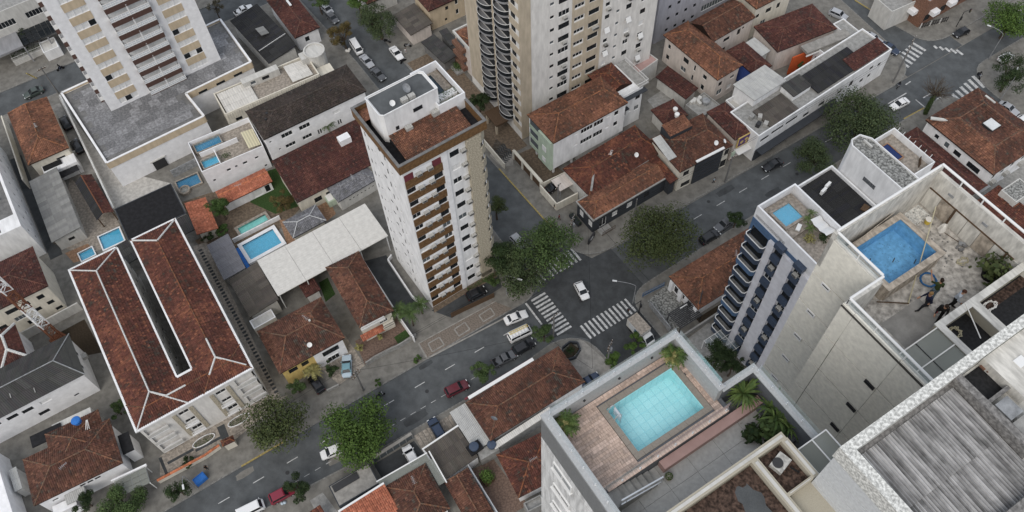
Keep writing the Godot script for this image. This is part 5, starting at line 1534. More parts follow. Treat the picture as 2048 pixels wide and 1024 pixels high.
	gb.bar(v3(g0.x,2.6,g0.y),v3(g1.x,2.6,g1.y),0.6,0.3)
	part("beam",gb, "cream_wall",t)
	yard_wall("garden_wall", "cream wall round the carport with the dark car",[v2(6.8,-23.29),v2(6.92,-17.81),v2(11.88,-17.67)],2.2, "cream_wall",0.25)
	yard_wall("garden_wall", "cream wall behind the brown patio under the green flats",[v2(7.29,-23.66),v2(12.78,-23.41)],2.0, "cream_wall",0.2)
	t = thing("flat_carport", "pinkish flat carport roof beside the dark car", "carport",v3(11.03,0.12,-21.43),0.0)
	pbox("roof",t, "pink_wall",v3(0.5,2.3,0),v3(4.8,0.15,3.2))
	for q in [[-1.7,-1.4],[2.7,-1.4],[2.7,1.4],[-1.7,1.4]]: pbox("post",t, "metal_grey",v3(q[0],1.1,q[1]),v3(0.12,2.25,0.12))
	var wv := MB.new()
	floor_piece("mosaic_walk",[v2(3.34,-36.9),v2(6.75,-40.05),v2(7.63,-35.16),v2(6,-32.08),v2(3.7,-32.94)],0.124, "walk_pale")
	for k in 7:
		var p0: Vector2 = v2(3.8,-37.06); var p1: Vector2 = v2(7.39,-38.18)
		var dir: Vector2 = v2(4.15,-33.1) - p0
		for j in 14:
			var s0 := j / 14.0; var s1 := (j + 1) / 14.0
			var f := func(s: float) -> Vector2: return p0.lerp(p1,(k + 0.5) / 7.0) + dir * s + (p1 - p0).normalized() * 0.25 * sin(s * 14.0)
			dash(wv,f.call(s0),f.call(s1),0.28,0.130)
	structure("mosaic_waves",wv, "asphalt_dark")
	r = [21.15,-19.92,18.5,6.69,2.96]
	r[1] += 0.9; r[3] += 1.8
	t = house("clay_roof_row", "long sprawling moss-flecked clay roof behind the dark corner shop",r,4.6, "white_dirty",{"pal": "red", "rise": 1.6, "hips": [1.0,0.5]})
	pbox("painted_hip",t, "cement",v3(-r[2] / 2 + r[3] / 4 + 0.3,5.6,r[3] / 4),v3(r[3] * 0.62,0.18,0.4),0.78)
	dish(t,v3(3.6,5.3,r[3] / 2 - 1.6),0.5)
	r = [18.32,-12.21,17.76,5.35,0.93]
	t = house("corner_shop", "dark grey corner shop with clay hipped roof and stone rim",r,4.4, "dark_wall",{"pal": "orange", "rise": 1.2, "hips": [1.0,0.0], "over": 0.15, "S": [[1.6,0.3,1.6,2.6, "w"],[4.6,1.4,1.3,1.6, "b"],[8.2,1.4,1.3,1.6, "b"],[12.4,1.4,1.3,1.6, "d"]], "W": [[0.8,1.3,1.2,1.8, "b"],[3.6,1.3,1.2,1.8, "b"]], "cat": "shop"})
	var rm := MB.new()
	ring(rm,r[2] + 0.3,r[3] + 0.3,4.2,4.5,0.25)
	part("stone_rim",rm, "cement",t)
	pbox("entrance_steps",t, "cement",v3(-r[2] / 2 + 2.4,0.25,r[3] / 2 + 0.8),v3(2.6,0.5,1.4))
	railing(t,[v3(-r[2] / 2 + 1.2,0.1,r[3] / 2 + 1.6),v3(-r[2] / 2 + 4.4,0.1,r[3] / 2 + 1.6)],1.0, "wood_brown",0.3)
	for q in [[-r[2] / 2 - 0.9,-1.6,0.9,3.0]]:
		pbox("planter",t, "dark_wall",v3(q[0],0.35,q[1]),v3(q[2],0.7,q[3]))
		var pg := MB.new()
		leaf_box(pg,v3(q[0],0.9,q[1]),v3(q[2],0.5,q[3]),200,0.16, "dark")
		part("planter_foliage",pg, "leaf",t)
	t = thing("shop_sign", "black street sign with white oval emblem before the corner shop", "sign",v3(8.37,0.12,-8.17),0.45)
	pbox("board",t, "metal_dark",v3(0,0.85,0),v3(2.4,1.3,0.3))
	var em := MB.new()
	for k in 20:
		var t0 := TAU * k / 20; var t1 := TAU * (k + 1) / 20
		em.tri(v3(0,1.0,0.17),v3(cos(t0) * 0.6,1.0 + sin(t0) * 0.3,0.17),v3(cos(t1) * 0.6,1.0 + sin(t1) * 0.3,0.17))
	part("emblem",em, "frame_white",t)
	r = [27.83,-11.47,2.02,6.56,2.05]
	house("link_roof", "narrow clay lean-to roof between corner shop and the taller row",r,4.4, "dark_wall",{"pal": "red", "roof": "tile_shed", "low": "S", "rise": 0.8})
	r = [35.53,-12.69,12.74,9.72,-2.48]
	t = house("shop_row", "two-storey shop row with patchy clay roof and black shopfront",r,6.6, "cream_wall",{"pal": "brown", "rise": 1.6, "over": 0.3, "hips": [1.0,0.6], "S": [[1.0,3.9,1.4,1.4, "d"],[1.0,0.3,2.2,1.4, "k"],[11.0,3.8,1.2,1.8, "d"],[10.6,0.2,2.6,2.2, "k"]], "cat": "shop"})
	panel("black_front",t, "dark_wall", "S",r[2] - 0.6,r[3] - 0.6,3.6,0.05,6.6,6.9,0.3)
	for k in 4: panel("front_slat",t, "metal_dark", "S",r[2] - 0.6,r[3] - 0.6,3.8,1.6 + 1.2 * k,6.2,0.12,0.42)
	pbox("white_fascia",t, "frame_white",v3(-r[2] / 2 + 7.2,7.1,r[3] / 2 - 0.1),v3(6.7,0.22,0.5))
	dish(t,v3(3.2,6.9,r[3] / 2 - 1.6),0.5)
	dish(t,v3(5.0,6.7,r[3] / 2 - 1.2),0.45, "frame_white",0.8)
	sheet_roof(t,1.9,5.6,7.2,0.9, "S", "pale",-r[2] / 2 + 0.4,-1.0,0.3, "light_sheet")
	walls(t, "dark_wall",5.4,3.0,6.4,8.4,{},-1.2,-r[3] / 2 + 1.2, "dormer_wall")
	var dm := MB.new()
	tile_slope(dm,v3(-3.9,8.4,-r[3] / 2 + 2.7),v3(1.5,8.4,-r[3] / 2 + 2.7),v3(1.5,8.9,-r[3] / 2 - 0.3),v3(-3.9,8.9,-r[3] / 2 - 0.3),CLAY.orange,t.transform)
	part("dormer_roof",dm, "tiles",t)
	water_tank(t,v3(0.2,8.6,-r[3] / 2 - 0.8),0.5,0.9, "frame_white")
	r = [45.26,-12.57,4.84,8.8,-0.78]
	t = house("sign_house", "red-roofed shop with purple and yellow billboard on its front",r,6.8, "pink_wall",{"pal": "maroon", "rise": 1.0, "over": 0.25, "S": [[0.8,3.8,1.0,1.6, "d"]], "cat": "shop"})
	billboard(t,r)
	r = [51.24,-14.54,5.17,6.42,0.27]
	t = house("white_terrace", "white walled roof terrace with potted plants behind the billboard",r,5.0, "white_wall",{"roof": "flat", "deck": "white_dirty", "up": 1.2, "cat": "building"})
	white_industrial()
	cream_l_flats()
	house("low_red_shed", "low red tiled lean-to roof at the foot of the cream flats",[45.26,-28.84,3.65,8.79,8.21],3.4, "white_dirty",{"pal": "maroon", "roof": "tile_shed", "low": "W", "rise": 0.8})
	t = house("courtyard_roofs", "small jumbled red roof with white water tanks in the inner yard",[38.8,-23.17,5.71,5.17,-2.51],3.6, "white_dirty",{"pal": "maroon", "rise": 0.7})
	water_tank(t,v3(1.0,3.9,0.5),0.5,0.9, "frame_white")
	t = house("grey_yard_roof", "grey cluttered flat roof with pipes and tanks beside the cream flats",[45.26,-20.45,5.41,4.58,5.93],4.2, "cement",{"roof": "flat", "deck": "cement", "up": 0.3, "cat": "building"})
	water_tank(t,v3(0.8,4.2,0),0.8,1.1, "metal_grey")
	for k in 5: pbox("roof_clutter",t, "white_dirty",v3(rng.randf_range(-2,2),4.4,rng.randf_range(-2,2)),v3(0.6,0.6,1.2),rng.randf() * 3)
	floor_piece("yard",[v2(39.43,-30.9),v2(43.88,-31.38),v2(45.48,-19.9),v2(38.57,-21.28)],0.124, "cement")
func billboard(t: Node3D,r: Array):
	var w := 3.9
	pbox("billboard_frame",t, "yellow_wall",v3(0.3,5.3,r[3] / 2 + 0.1),v3(w,2.9,0.2))
	var o := pbox("billboard_print",t, "blue_wall",v3(0.3,5.35,r[3] / 2 + 0.225),v3(w - 0.5,2.3,0.04))
	add_mat("print_purple",lin(0.10,0.05,0.16),0.7)
	o.mesh = o.mesh.duplicate()
	o.mesh.surface_set_material(0,mats.print_purple)
	var y := MB.new()
	for q in [[-0.9,5.2,0.55],[0.2,5.6,0.5],[1.1,5.1,0.6],[0.4,4.7,0.4]]:
		for k in 12:
			var t0 := TAU * k / 12; var t1 := TAU * (k + 1) / 12
			var c := v3(0.3 + q[0],q[1],r[3] / 2 + 0.252)
			y.tri(c,c + v3(cos(t0),sin(t0),0) * q[2] * (0.7 + 0.3 * (k % 2)),c + v3(cos(t1),sin(t1),0) * q[2] * (0.7 + 0.3 * ((k + 1) % 2)))
	part("billboard_shapes",y, "yellow_wall",t)
	pbox("shop_awning",t, "frame_white",v3(0.2,3.2,r[3] / 2 + 0.7),v3(4.2,0.15,1.6))
	pbox("green_sign",t, "green_wall",v3(-r[2] / 2 - 0.2,3.2,r[3] / 2 + 0.6),v3(0.9,1.4,0.2))
func white_industrial():
	var a: Vector2 = v2(46.35,-5.88); var b: Vector2 = v2(85.14,-8.21)
	var r := [(a.x + b.x) / 2,-13.5,b.x - a.x,8.0,0.0]
	r[1] = (a.y + b.y) / 2 - 4.0
	r[4] = -rad_to_deg((b - a).angle())
	var t := at_rect("white_factory", "long white street building with a dark band and grey sheet roofs", "building",r)
	var w: float = r[2]; var d: float = r[3]
	walls(t, "white_wall",w,d,0,7.2,{"S": [[4.0,5.2,3.4,0.8, "d"],[8.0,5.2,3.4,0.8, "d"],[1.0,5.0,2.4,0.8, "d"],[13.5,3.6,1.8,1.0, "d"],[18.0,3.8,1.8,1.0, "d"],[23.5,3.8,1.4,0.9, "d"],[27.0,3.8,1.2,1.6, "d"],[w - 8.0,2.6,1.2,1.0, "d"],[w - 5.6,2.6,1.0,1.0, "d"],[w - 3.2,4.4,1.0,1.0, "d"],[w - 6.0,5.2,1.2,0.8, "d"]]})
	panel("dark_band",t, "dark_wall", "S",w,d,0.2,0.05,w * 0.6,2.9,0.3)
	pbox("dark_canopy",t, "dark_wall",v3(-w * 0.2,3.1,d / 2 + 0.8),v3(w * 0.58,0.2,1.7))
	flat_roof(t,w,d,7.2,0.4, "cement", "white_wall",0.25)
	sheet_roof(t,8.0,5.0,7.5,0.3, "S", "brown",-w / 2 + 7.5,1.2,0.3)
	sheet_roof(t,9.0,6.0,9.0,0.4, "N", "pale",-w / 2 + 9.0,-5.2,0.35, "high_roof")
	walls(t, "white_wall",8.4,5.4,3,8.95,{},-w / 2 + 9.0,-5.2, "high_wall")
	sheet_roof(t,5.2,3.6,8.6,0.3, "S", "charcoal",-w / 2 + 14.6,-0.4,0.35, "middle_roof")
	walls(t, "white_wall",5.0,3.4,7.2,8.55,{},-w / 2 + 14.6,-0.4, "middle_wall")
	sheet_roof(t,14.0,5.2,7.6,0.5, "S", "dark",-w / 2 + 24.5,0.6,0.35, "long_roof")
	var mb := MB.new()
	tile_slope(mb,v3(w / 2 - 11.0,7.6,d / 2 - 0.5),v3(w / 2 - 0.4,7.6,d / 2 - 0.5),v3(w / 2 - 0.4,8.2,0),v3(w / 2 - 11.0,8.2,0),CLAY.maroon,t.transform)
	part("tile_roof",mb, "tiles",t)
	for q in [[-w / 2 + 2.0,1.8, "metal_dark"],[-w / 2 + 3.2,2.6, "ac_box"],[-w / 2 + 3.6,0.6, "ac_box"],[-w / 2 + 2.4,-0.4, "cement"]]: pbox("roof_unit",t,q[2],v3(q[0],7.7,q[1]),v3(1.1,0.9,0.8),rng.randf())
	var c := house("concrete_roof_block", "white block with stained concrete flat roof in the school yard",[77.69,-16.02,6.02,6.4,0.59],5.6, "white_wall",{"roof": "flat", "deck": "walk_pale", "up": 0.25, "S": [[1.0,2.0,2.4,1.6, "d"],[4.2,2.0,1.6,1.6, "d"]], "W": [[1.0,2.0,2.0,1.6, "d"]], "cat": "building"})
	house("grey_flat_block", "plain grey flat roof in front of the parked silver car",[83.84,-16.98,3.09,9.54,-0.76],5.8, "white_wall",{"roof": "flat", "deck": "cement", "up": 0.3, "cat": "building"})
	c = house("orange_school", "building with bright orange-red walls and brown tiled roof",[74.76,-25.42,15.38,8.78,-7.02],6.2, "pink_wall",{"pal": "maroon", "rise": 1.4, "over": 0.3, "S": [[8.0,3.0,2.0,0.7, "d"],[12.0,3.0,2.0,0.7, "d"]], "cat": "school"})
	panel("orange_front",c, "orange_wall", "S",16.0,12.6,3.0,0.1,12.6,5.0,0.3)
	pbox("parapet_front",c, "walk_pale",v3(3.4,5.9,6.4),v3(11.5,0.6,2.4))
	pbox("fascia",c, "frame_white",v3(3.4,5.3,7.65),v3(11.8,0.3,0.2))
	floor_piece("play_yard",[v2(70.56,-19.37),v2(77.21,-19.4),v2(79.26,-16.13),v2(71.15,-15.35)],0.124, "paver_beige")
	house("blue_wall_house", "house with blue end wall and dark red tiled roof",[60.92,-24.42,4.93,8.79,0.11],5.6, "blue_wall",{"pal": "maroon", "rise": 1.0, "axis": "z"})
	house("pale_sheet_roof", "small pale sheet roof between cream flats and orange school",[64.85,-25.99,2.79,4.85,4.59],5.4, "white_dirty",{"roof": "sheet", "pal": "pale", "low": "S", "rise": 0.3, "cat": "shed"})
	var k := 0
	for q in [[v3(77.08,0.12,-18.1), "plastic_blue", "blue playground slide in the orange school's yard"],[v3(75.87,0.12,-18), "maroon", "red playground toy in the orange school's yard"],[v3(72.26,0.12,-17.29), "lawn", "green playground toy beside the shrub in the yard"]]:
		var p := thing("playground_toy",q[2], "toy",q[0],0.4 * k)
		pbox("platform",p,q[1],v3(0,0.9,0),v3(1.2,0.1,1.2))
		for e in [[-0.5,-0.5],[0.5,-0.5],[0.5,0.5],[-0.5,0.5]]: pbox("leg",p,q[1],v3(e[0],0.45,e[1]),v3(0.1,0.9,0.1))
		var sl := MB.new()
		sl.bar(v3(0.6,0.9,0),v3(2.2,0.1,0),0.6,0.06)
		part("slide",sl,q[1],p)
		k += 1
func cream_l_flats():
	var h := 7.4
	var r: Array = [52.91,-30.59,7.06,16.74,3.12]
	var t := at_rect("cream_l_flats", "cream two-storey flats with L-shaped orange-patched clay roof", "apartment house",r)
	var w: float = r[2]; var d: float = r[3]
	walls(t, "pink_wall",w - 0.8,d - 0.8,0,h - 0.3,{"W": [[1.0,4.6,0.9,1.2, "w"],[1.0,1.6,0.9,1.2, "d"],[6.0,4.6,1.6,1.3, "d"],[5.6,1.8,1.6,1.3, "g"],[9.2,4.4,0.6,1.6, "w"],[9.0,1.4,0.6,1.6, "w"],[12.0,4.4,1.2,1.2, "w"],[12.0,1.2,1.0,1.5, "w"]], "S": [[0.8,4.4,1.0,1.2, "d"],[0.8,1.6,1.6,1.6, "g"],[4.2,4.4,1.2,1.0, "w"],[3.8,1.6,1.3,1.3, "b"]]})
	hip_roof(t,w,d,h,1.9, "orange",[1.0,1.0],0,0, "z")
	var r2: Array = [62.31,-35.16,12.47,7.36,2.74]
	var t2 := at_rect("cream_wing_flats", "cream wing with brown clay roof running back from the L-shaped flats", "apartment house",r2)
	walls(t2, "pink_wall",r2[2],r2[3] - 0.8,0,h - 0.3,{"S": [[1.2,4.8,0.9,0.9, "d"],[4.0,4.6,1.8,1.0, "d"],[3.4,1.8,1.8,1.0, "d"],[8.0,4.4,1.0,1.6, "d"],[9.4,5.4,0.6,0.6, "d"]]})
	hip_roof(t2,r2[2],r2[3],h - 0.02,1.85, "brown",[0.0,0.3],0,0, "x")
	var c: Vector2 = v2(69.2,-32.48)
	var t3 := house("tall_cream_house", "taller cream house with clay roof at the end of the wing",[c.x + 5.5,c.y - 4.0,11.0,8.0,0.0],9.0, "cream_wall",{"pal": "orange", "rise": 1.5, "over": 0.3, "S": [[0.6,5.6,0.9,1.0, "d"],[3.4,5.6,1.6,1.2, "d"],[2.6,2.6,1.6,1.2, "g"],[6.6,5.4,1.0,1.4, "d"]]})
func beige_tower():
	var w := 32.7; var d := 20.0
	var sw := v2(11.23,-36.81)
	var r := [sw.x + w / 2,sw.y - d / 2,w,d,0.0]
	var t := at_rect("apartment_tower", "wide beige and tan tower with round balconies stacked on its left end", "tower",r)
	var s := 3.06
	var n := 15
	var y0 := 3.2
	var S := []
	for k in n:
		var y := y0 + 0.7 + s * k
		S.append([6.75,y + 0.5,0.95,0.75,["g", "d", "w"][k % 3]])
		S.append([8.65,y,2.45,1.3,["d", "w", "d"][k * 2 % 3]])
		S.append([12.25,y + 0.2,2.25,0.9, "w"])
		S.append([15.6,y,2.4,1.25, "d"])
		S.append([19.55,y + 0.1,1.1,1.0,["d", "w", "b"][k % 3]])
		S.append([22.3,y + 0.3,0.85,0.75, "g"])
		S.append([24.7,y,1.3,1.2,["b", "b", "d", "w"][k % 4]])
		S.append([28.4,y,1.3,1.2,["w", "b", "d"][k % 3]])
	var W := []
	for k in n: W.append([d - 2.6,y0 + 0.7 + s * k,1.5,1.3, "d"])
	for k in n:
		W.append([6.2,y0 + 0.4 + s * k,4.4,2.1, ""])
		W.append([12.4,y0 + 0.4 + s * k,4.4,2.1, ""])
	walls(t, "pale_beige",w,d,0,y0 + s * n + 1.0,{"S": S, "W": W})
	panel("tan_strip",t, "tan_wall", "S",w,d,0.0,0.05,2.55,y0 + s * n + 0.9,0.07)
	for k in n + 1:
		panel("tan_strip",t, "tan_wall", "S",w,d,11.7,y0 + s * k - 1.1,7.1,1.75,0.06)
	for x in [[11.7,0.5],[14.6,0.9],[18.1,0.7]]: panel("tan_strip",t, "tan_wall", "S",w,d,x[0],0.5,x[1],y0 + s * n,0.05)
	for k in n:
		panel("tan_strip",t, "tan_wall", "W",w,d,16.9,y0 + s * k - 1.0,3.1,1.65,0.06)
		panel("tan_strip",t, "tan_wall", "W",w,d,0.2,y0 + s * k - 1.0,5.9,3.05,0.06)
		panel("tan_strip",t, "tan_wall", "W",w,d,10.7,y0 + s * k - 1.0,1.6,3.05,0.06)
	if not mesh_cache.has("round"):
		var a := MB.new(); var b := MB.new(); var g := MB.new(); var cc := MB.new()
		for k in 14:
			var t0 := PI * k / 14; var t1 := PI * (k + 1) / 14
			var p0 := v3(cos(t0) * 2.2,0,sin(t0) * 1.5); var p1 := v3(cos(t1) * 2.2,0,sin(t1) * 1.5)
			a.tri(v3(0,0.1,0),p1 + v3(0,0.1,0),p0 + v3(0,0.1,0)); a.tri(v3(0,-0.1,0),p0 + v3(0,-0.1,0),p1 + v3(0,-0.1,0))
			b.bar(p0 + v3(0,1.1,0),p1 + v3(0,1.1,0),0.07,0.08)
			a.quad(p1 + v3(0,-0.3,0),p0 + v3(0,-0.3,0),p0 + v3(0,0.15,0),p1 + v3(0,0.15,0))
			g.bar(p0 * 0.98 + v3(0,0.6,0),p1 * 0.98 + v3(0,0.6,0),0.03,0.9)
		cc.box(v3(0,1.2,-0.15),v3(4.3,2.1,0.05))
		mesh_cache.round = [a.mesh(mat("grey_wall")),b.mesh(mat("frame_white")),g.mesh(mat("glass_dark")),cc.mesh(mat("glass_dark"))]
	for k in n:
		for x in [8.4,14.6]:
			var o := shared("round_balcony",mesh_cache.round[0],t,face_t("W",w,d,x,y0 + 0.2 + s * k,0.02))
			shared("rail",mesh_cache.round[1],o,Transform3D.IDENTITY)
			shared("screen",mesh_cache.round[2],o,Transform3D.IDENTITY)
			shared("door",mesh_cache.round[3],o,Transform3D.IDENTITY)
	for k in 26:
		var x: float = [9.9,16.8,20.1,25.3,29.0,17.4][rng.randi() % 6]
		ac_unit(t,face_t("S",w,d,x,y0 + 0.05 + s * (rng.randi() % 9),0.06))
	for k in 9:
		var bl := pbox("tilted_blind",t, "blind",face_t("S",w,d,[25.35,29.05,20.1][k % 3],y0 + 1.2 + s * (1 + (k * 2) % 8),0.35).origin,v3(1.2,1.1,0.04))
		bl.rotation.x = -0.5
	pbox("entrance_canopy",t, "wood_brown",v3(-w / 2 - 2.2,3.0,d / 2 - 6.0),v3(3.4,0.4,4.6))
	for q in [[-3.6,-4.2],[-3.6,-7.8]]: pbox("canopy_post",t, "tan_wall",v3(-w / 2 + q[0],1.4,d / 2 + q[1]),v3(0.4,2.8,0.4))
	floor_piece("forecourt",[sw + v2(-7.2,-16),sw + v2(0,-16),sw + v2(0,2),sw + v2(-7.2,2)],0.124, "patio_brown")
	yard_wall("garden_wall", "cream wall between beige tower and wavy mosaic pavement",[sw + v2(-7.4,-12),sw + v2(-7.2,4.5)],1.6, "cream_wall",0.25)
	var gr := [50.9 + 12.5,-43.5 - 8.0,25.0,16.0,0.0]
	var gt := at_rect("grey_block", "grey apartment block with small square windows right of the beige tower", "tower",gr)
	walls(gt, "grey_violet",25,16,0,26,{"S": grid(2.9,2.5,4,2.1,3.3,7,0.85,0.85, "d") + grid(13.2,0.1,1,2.6,3.3,7,10.5,1.7, "g")})
	flat_roof(gt,25,16,26,0.8, "cement", "grey_violet",0.2)
func build_far():
	var t: Node3D
	house("brown_shed_roof", "long dark brown sheet roof of the yard by the parked motorbikes",[8.4,-78.0,5.8,8.2,1.0],3.5, "pink_wall",{"roof": "sheet", "pal": "brown", "low": "W", "rise": 0.6, "cat": "shed"})
	t = house("beige_house", "beige two-storey house with red roof behind the brown shed",[19.5,-79.5,16.0,8.0,0.0],6.2, "beige_wall",{"pal": "maroon", "rise": 1.7, "S": [[4.0,3.9,0.8,1.0, "d"],[6.6,4.2,0.8,1.4, "w"],[6.6,1.4,0.8,1.4, "w"],[9.6,2.8,1.0,0.8, "g"],[3.6,1.0,0.6,0.7, "d"]]})
	house("dark_flat_roof", "dark grey flat carport roof beside the parked motorbikes",[8.89,-66.95,3.58,8.79,6.18],3.0, "cement_dark",{"roof": "sheet", "pal": "charcoal", "low": "W", "rise": 0.3, "cat": "carport"})
	house("dark_flat_roof", "small greenish dark roof squeezed behind the grey carport",[12.38,-68.63,2.03,5.34,-2.25],3.4, "cement_dark",{"roof": "sheet", "pal": "charcoal", "low": "S", "rise": 0.2, "cat": "shed"})
	t = house("brick_flats", "three-storey pinkish flats with brick balconies and red roof by the beige tower",[15.4,-59.6,7.4,9.4,0.5],8.5, "pink_wall",{"pal": "orange", "axis": "x", "rise": 1.0, "hips": [0.3,0.3], "over": 0.2, "W": [[6.6,4.6,0.8,1.4, "b"],[6.8,1.6,0.8,1.2, "b"],[8.2,4.4,0.4,1.4, "w"]]})
	var cp := MB.new()
	ring(cp,7.8,9.8,8.3,8.9,0.35)
	part("parapet",cp, "white_dirty",t)
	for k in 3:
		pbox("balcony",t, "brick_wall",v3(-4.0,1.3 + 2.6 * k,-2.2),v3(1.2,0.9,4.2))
		pbox("balcony_shade_or_door",t, "pane_grey",v3(-3.62,2.4 + 2.6 * k,-2.2),v3(0.1,1.5,3.0))  # dark grey sheet painting the shade inside each brick balcony
	floor_piece("forecourt",[v2(2.0,-70),v2(11,-70),v2(11,-50),v2(2.6,-50)],0.124, "patio_brown")
	t = thing("front_planter", "stone-edged planter with bushes before the brick-balcony flats", "planter",v3(10.63,0.12,-61.95))
	pbox("curb",t, "cement",v3(0,0.3,0),v3(2.6,0.6,3.6))
	plant(t,v3(0,0.5,0),1.3,1.3,500, "foliage", "green")
	house("corner_house", "house roof at the upper frame edge beyond the trees",[-4.0 + 10.0,-94.0,8.0,12.0,0.0],4.0, "white_dirty",{"pal": "brown", "rise": 1.4})
	t = at_rect("glass_front_building", "building with dark glass canopy and pale upper floor across the left street", "building",[-73.5,-137.0,30.0,24.0,2.0])
	walls(t, "white_dirty",30,24,0,10.0,{"S": [[2,6.4,4.5,1.6, "w"],[9,6.4,4.5,1.6, "w"],[16,6.4,4.5,1.6, "w"],[23,6.4,4.5,1.6, "w"]]})
	flat_roof(t,30,24,10.0,0.6, "cement", "white_dirty",0.2)
	var g := MB.new()
	for a in 8:
		for b in 4: g.box(v3(5.0 + a * 1.3,4.4,12.9 + b * 1.3),v3(1.2,0.08,1.2))
	part("glass_canopy",g, "glass_dark",t)
	pbox("canopy_edge",t, "grey_wall",v3(0.4,4.4,14.8),v3(7.6,0.5,5.6))
	pbox("canopy_edge",t, "grey_wall",v3(-8.0,4.0,13.6),v3(8.0,0.3,3.4))
	for q in [[4.2,17.8],[15.0,17.8],[9.6,17.8]]: pbox("canopy_post",t, "grey_wall",v3(q[0],2.1,q[1]),v3(0.3,4.2,0.3))
	t = thing("terrace_garden", "raised terrace with hedge, glass balustrade and paving across the left street", "garden",v3(-69.15,0.12,-122.78),deg_to_rad(2))
	pbox("base",t, "white_dirty",v3(0,0.6,0),v3(7.0,1.2,5.0))
	var hm := MB.new()
	leaf_box(hm,v3(0,1.5,0.8),v3(6.2,0.7,1.6),700,0.2, "green")
	part("hedge",hm, "leaf",t)
	for k in 5: pbox("paving",t, "walk_pale",v3(-2.8 + k * 1.4,1.25,-1.4),v3(1.2,0.1,1.3))
	railing(t,[v3(-3.5,1.2,2.4),v3(3.5,1.2,2.4)],1.0, "frame_white",1.2)
	house("white_ramp_block", "white ramp block right of the dark glass canopy",[-64,-119.34,3.54,3.92,0.49],2.5, "white_wall",{"roof": "flat", "deck": "white_dirty", "up": 0.2, "cat": "building"})
	var st := MB.new()
	for k in 5: dash(st,v2(-71.38,-116.74) + v2(0.25 * k,0.5 * k),v2(-71.29,-115.48) + v2(0.7 + 0.25 * k,0.5 * k),0.24,0.128)
	structure("yellow_stripes",st, "yellow_paint")
	t = house("brick_front_house", "brick-red house with white balconies behind the far junction",[112.0,-20.0,18.0,12.0,0.0],7.0, "brick_wall",{"roof": "flat", "deck": "cement", "up": 0.4, "S": [[1,1,2,2, "d"],[6,1,2,2, "d"],[11,1,2,2, "d"]], "W": [[1,1.0,2,2, "d"],[6,1.0,2,2, "d"]]})
	for k in 3:
		pbox("balcony",t, "white_clean",v3(-9.6,3.4,-3.6 + 3.6 * k),v3(1.6,1.0,1.8))
		pbox("balcony",t, "white_clean",v3(-6 + 5.5 * k,3.4,6.6),v3(2.0,1.0,1.4))
	floor_piece("lawn_patch",[v2(104.21,-18.86),v2(109.05,-18.88),v2(108.08,-15.51),v2(103.9,-15.09)],0.126, "lawn")
	var fn := thing("stepped_fence", "dark stepped fence with white rails at the far corner lot", "fence",Vector3.ZERO)
	var p0: Vector2 = v2(103.29,-13.54); var p1: Vector2 = v2(109.77,-11.68)
	for k in 12:
		var q := p0.lerp(p1,k / 11.0)
		pbox("post",fn, "frame_white" if k % 4 == 0 else "metal_dark",v3(q.x,0.85,q.y),v3(0.12,1.5,0.12))
	var rl := MB.new()
	for y in [0.5,1.4]: rl.bar(v3(p0.x,y,p0.y),v3(p1.x,y,p1.y),0.08,0.08)
	part("rail",rl, "metal_dark",fn)
	house("far_lot_roof", "pale roof at the upper frame edge left of the brick-red house",[100.27,-19.97,7.7,5.35,-4.55],5.0, "white_dirty",{"roof": "flat", "deck": "cement", "cat": "building"})
	for k in 6:
		house("distant_house",["red roof beyond the upper frame edge, farthest left", "brown roof beyond the upper frame edge above the shed hall", "clay roof beyond the upper frame edge behind the beige house", "clay roof beyond the upper frame edge behind the grey block", "red roof beyond the upper frame edge behind the cream wing", "brown roof beyond the upper frame edge by the far right street"][k],[-24.0 + 2 + k * 21.0,[-99.0,-99.0,-98.0,-76.0,-66.0,-58.0][k],14.0,9.0,0.0],5.0, "white_dirty",{"pal": ["red", "brown", "maroon"][k % 3]}) if k > 1 else null
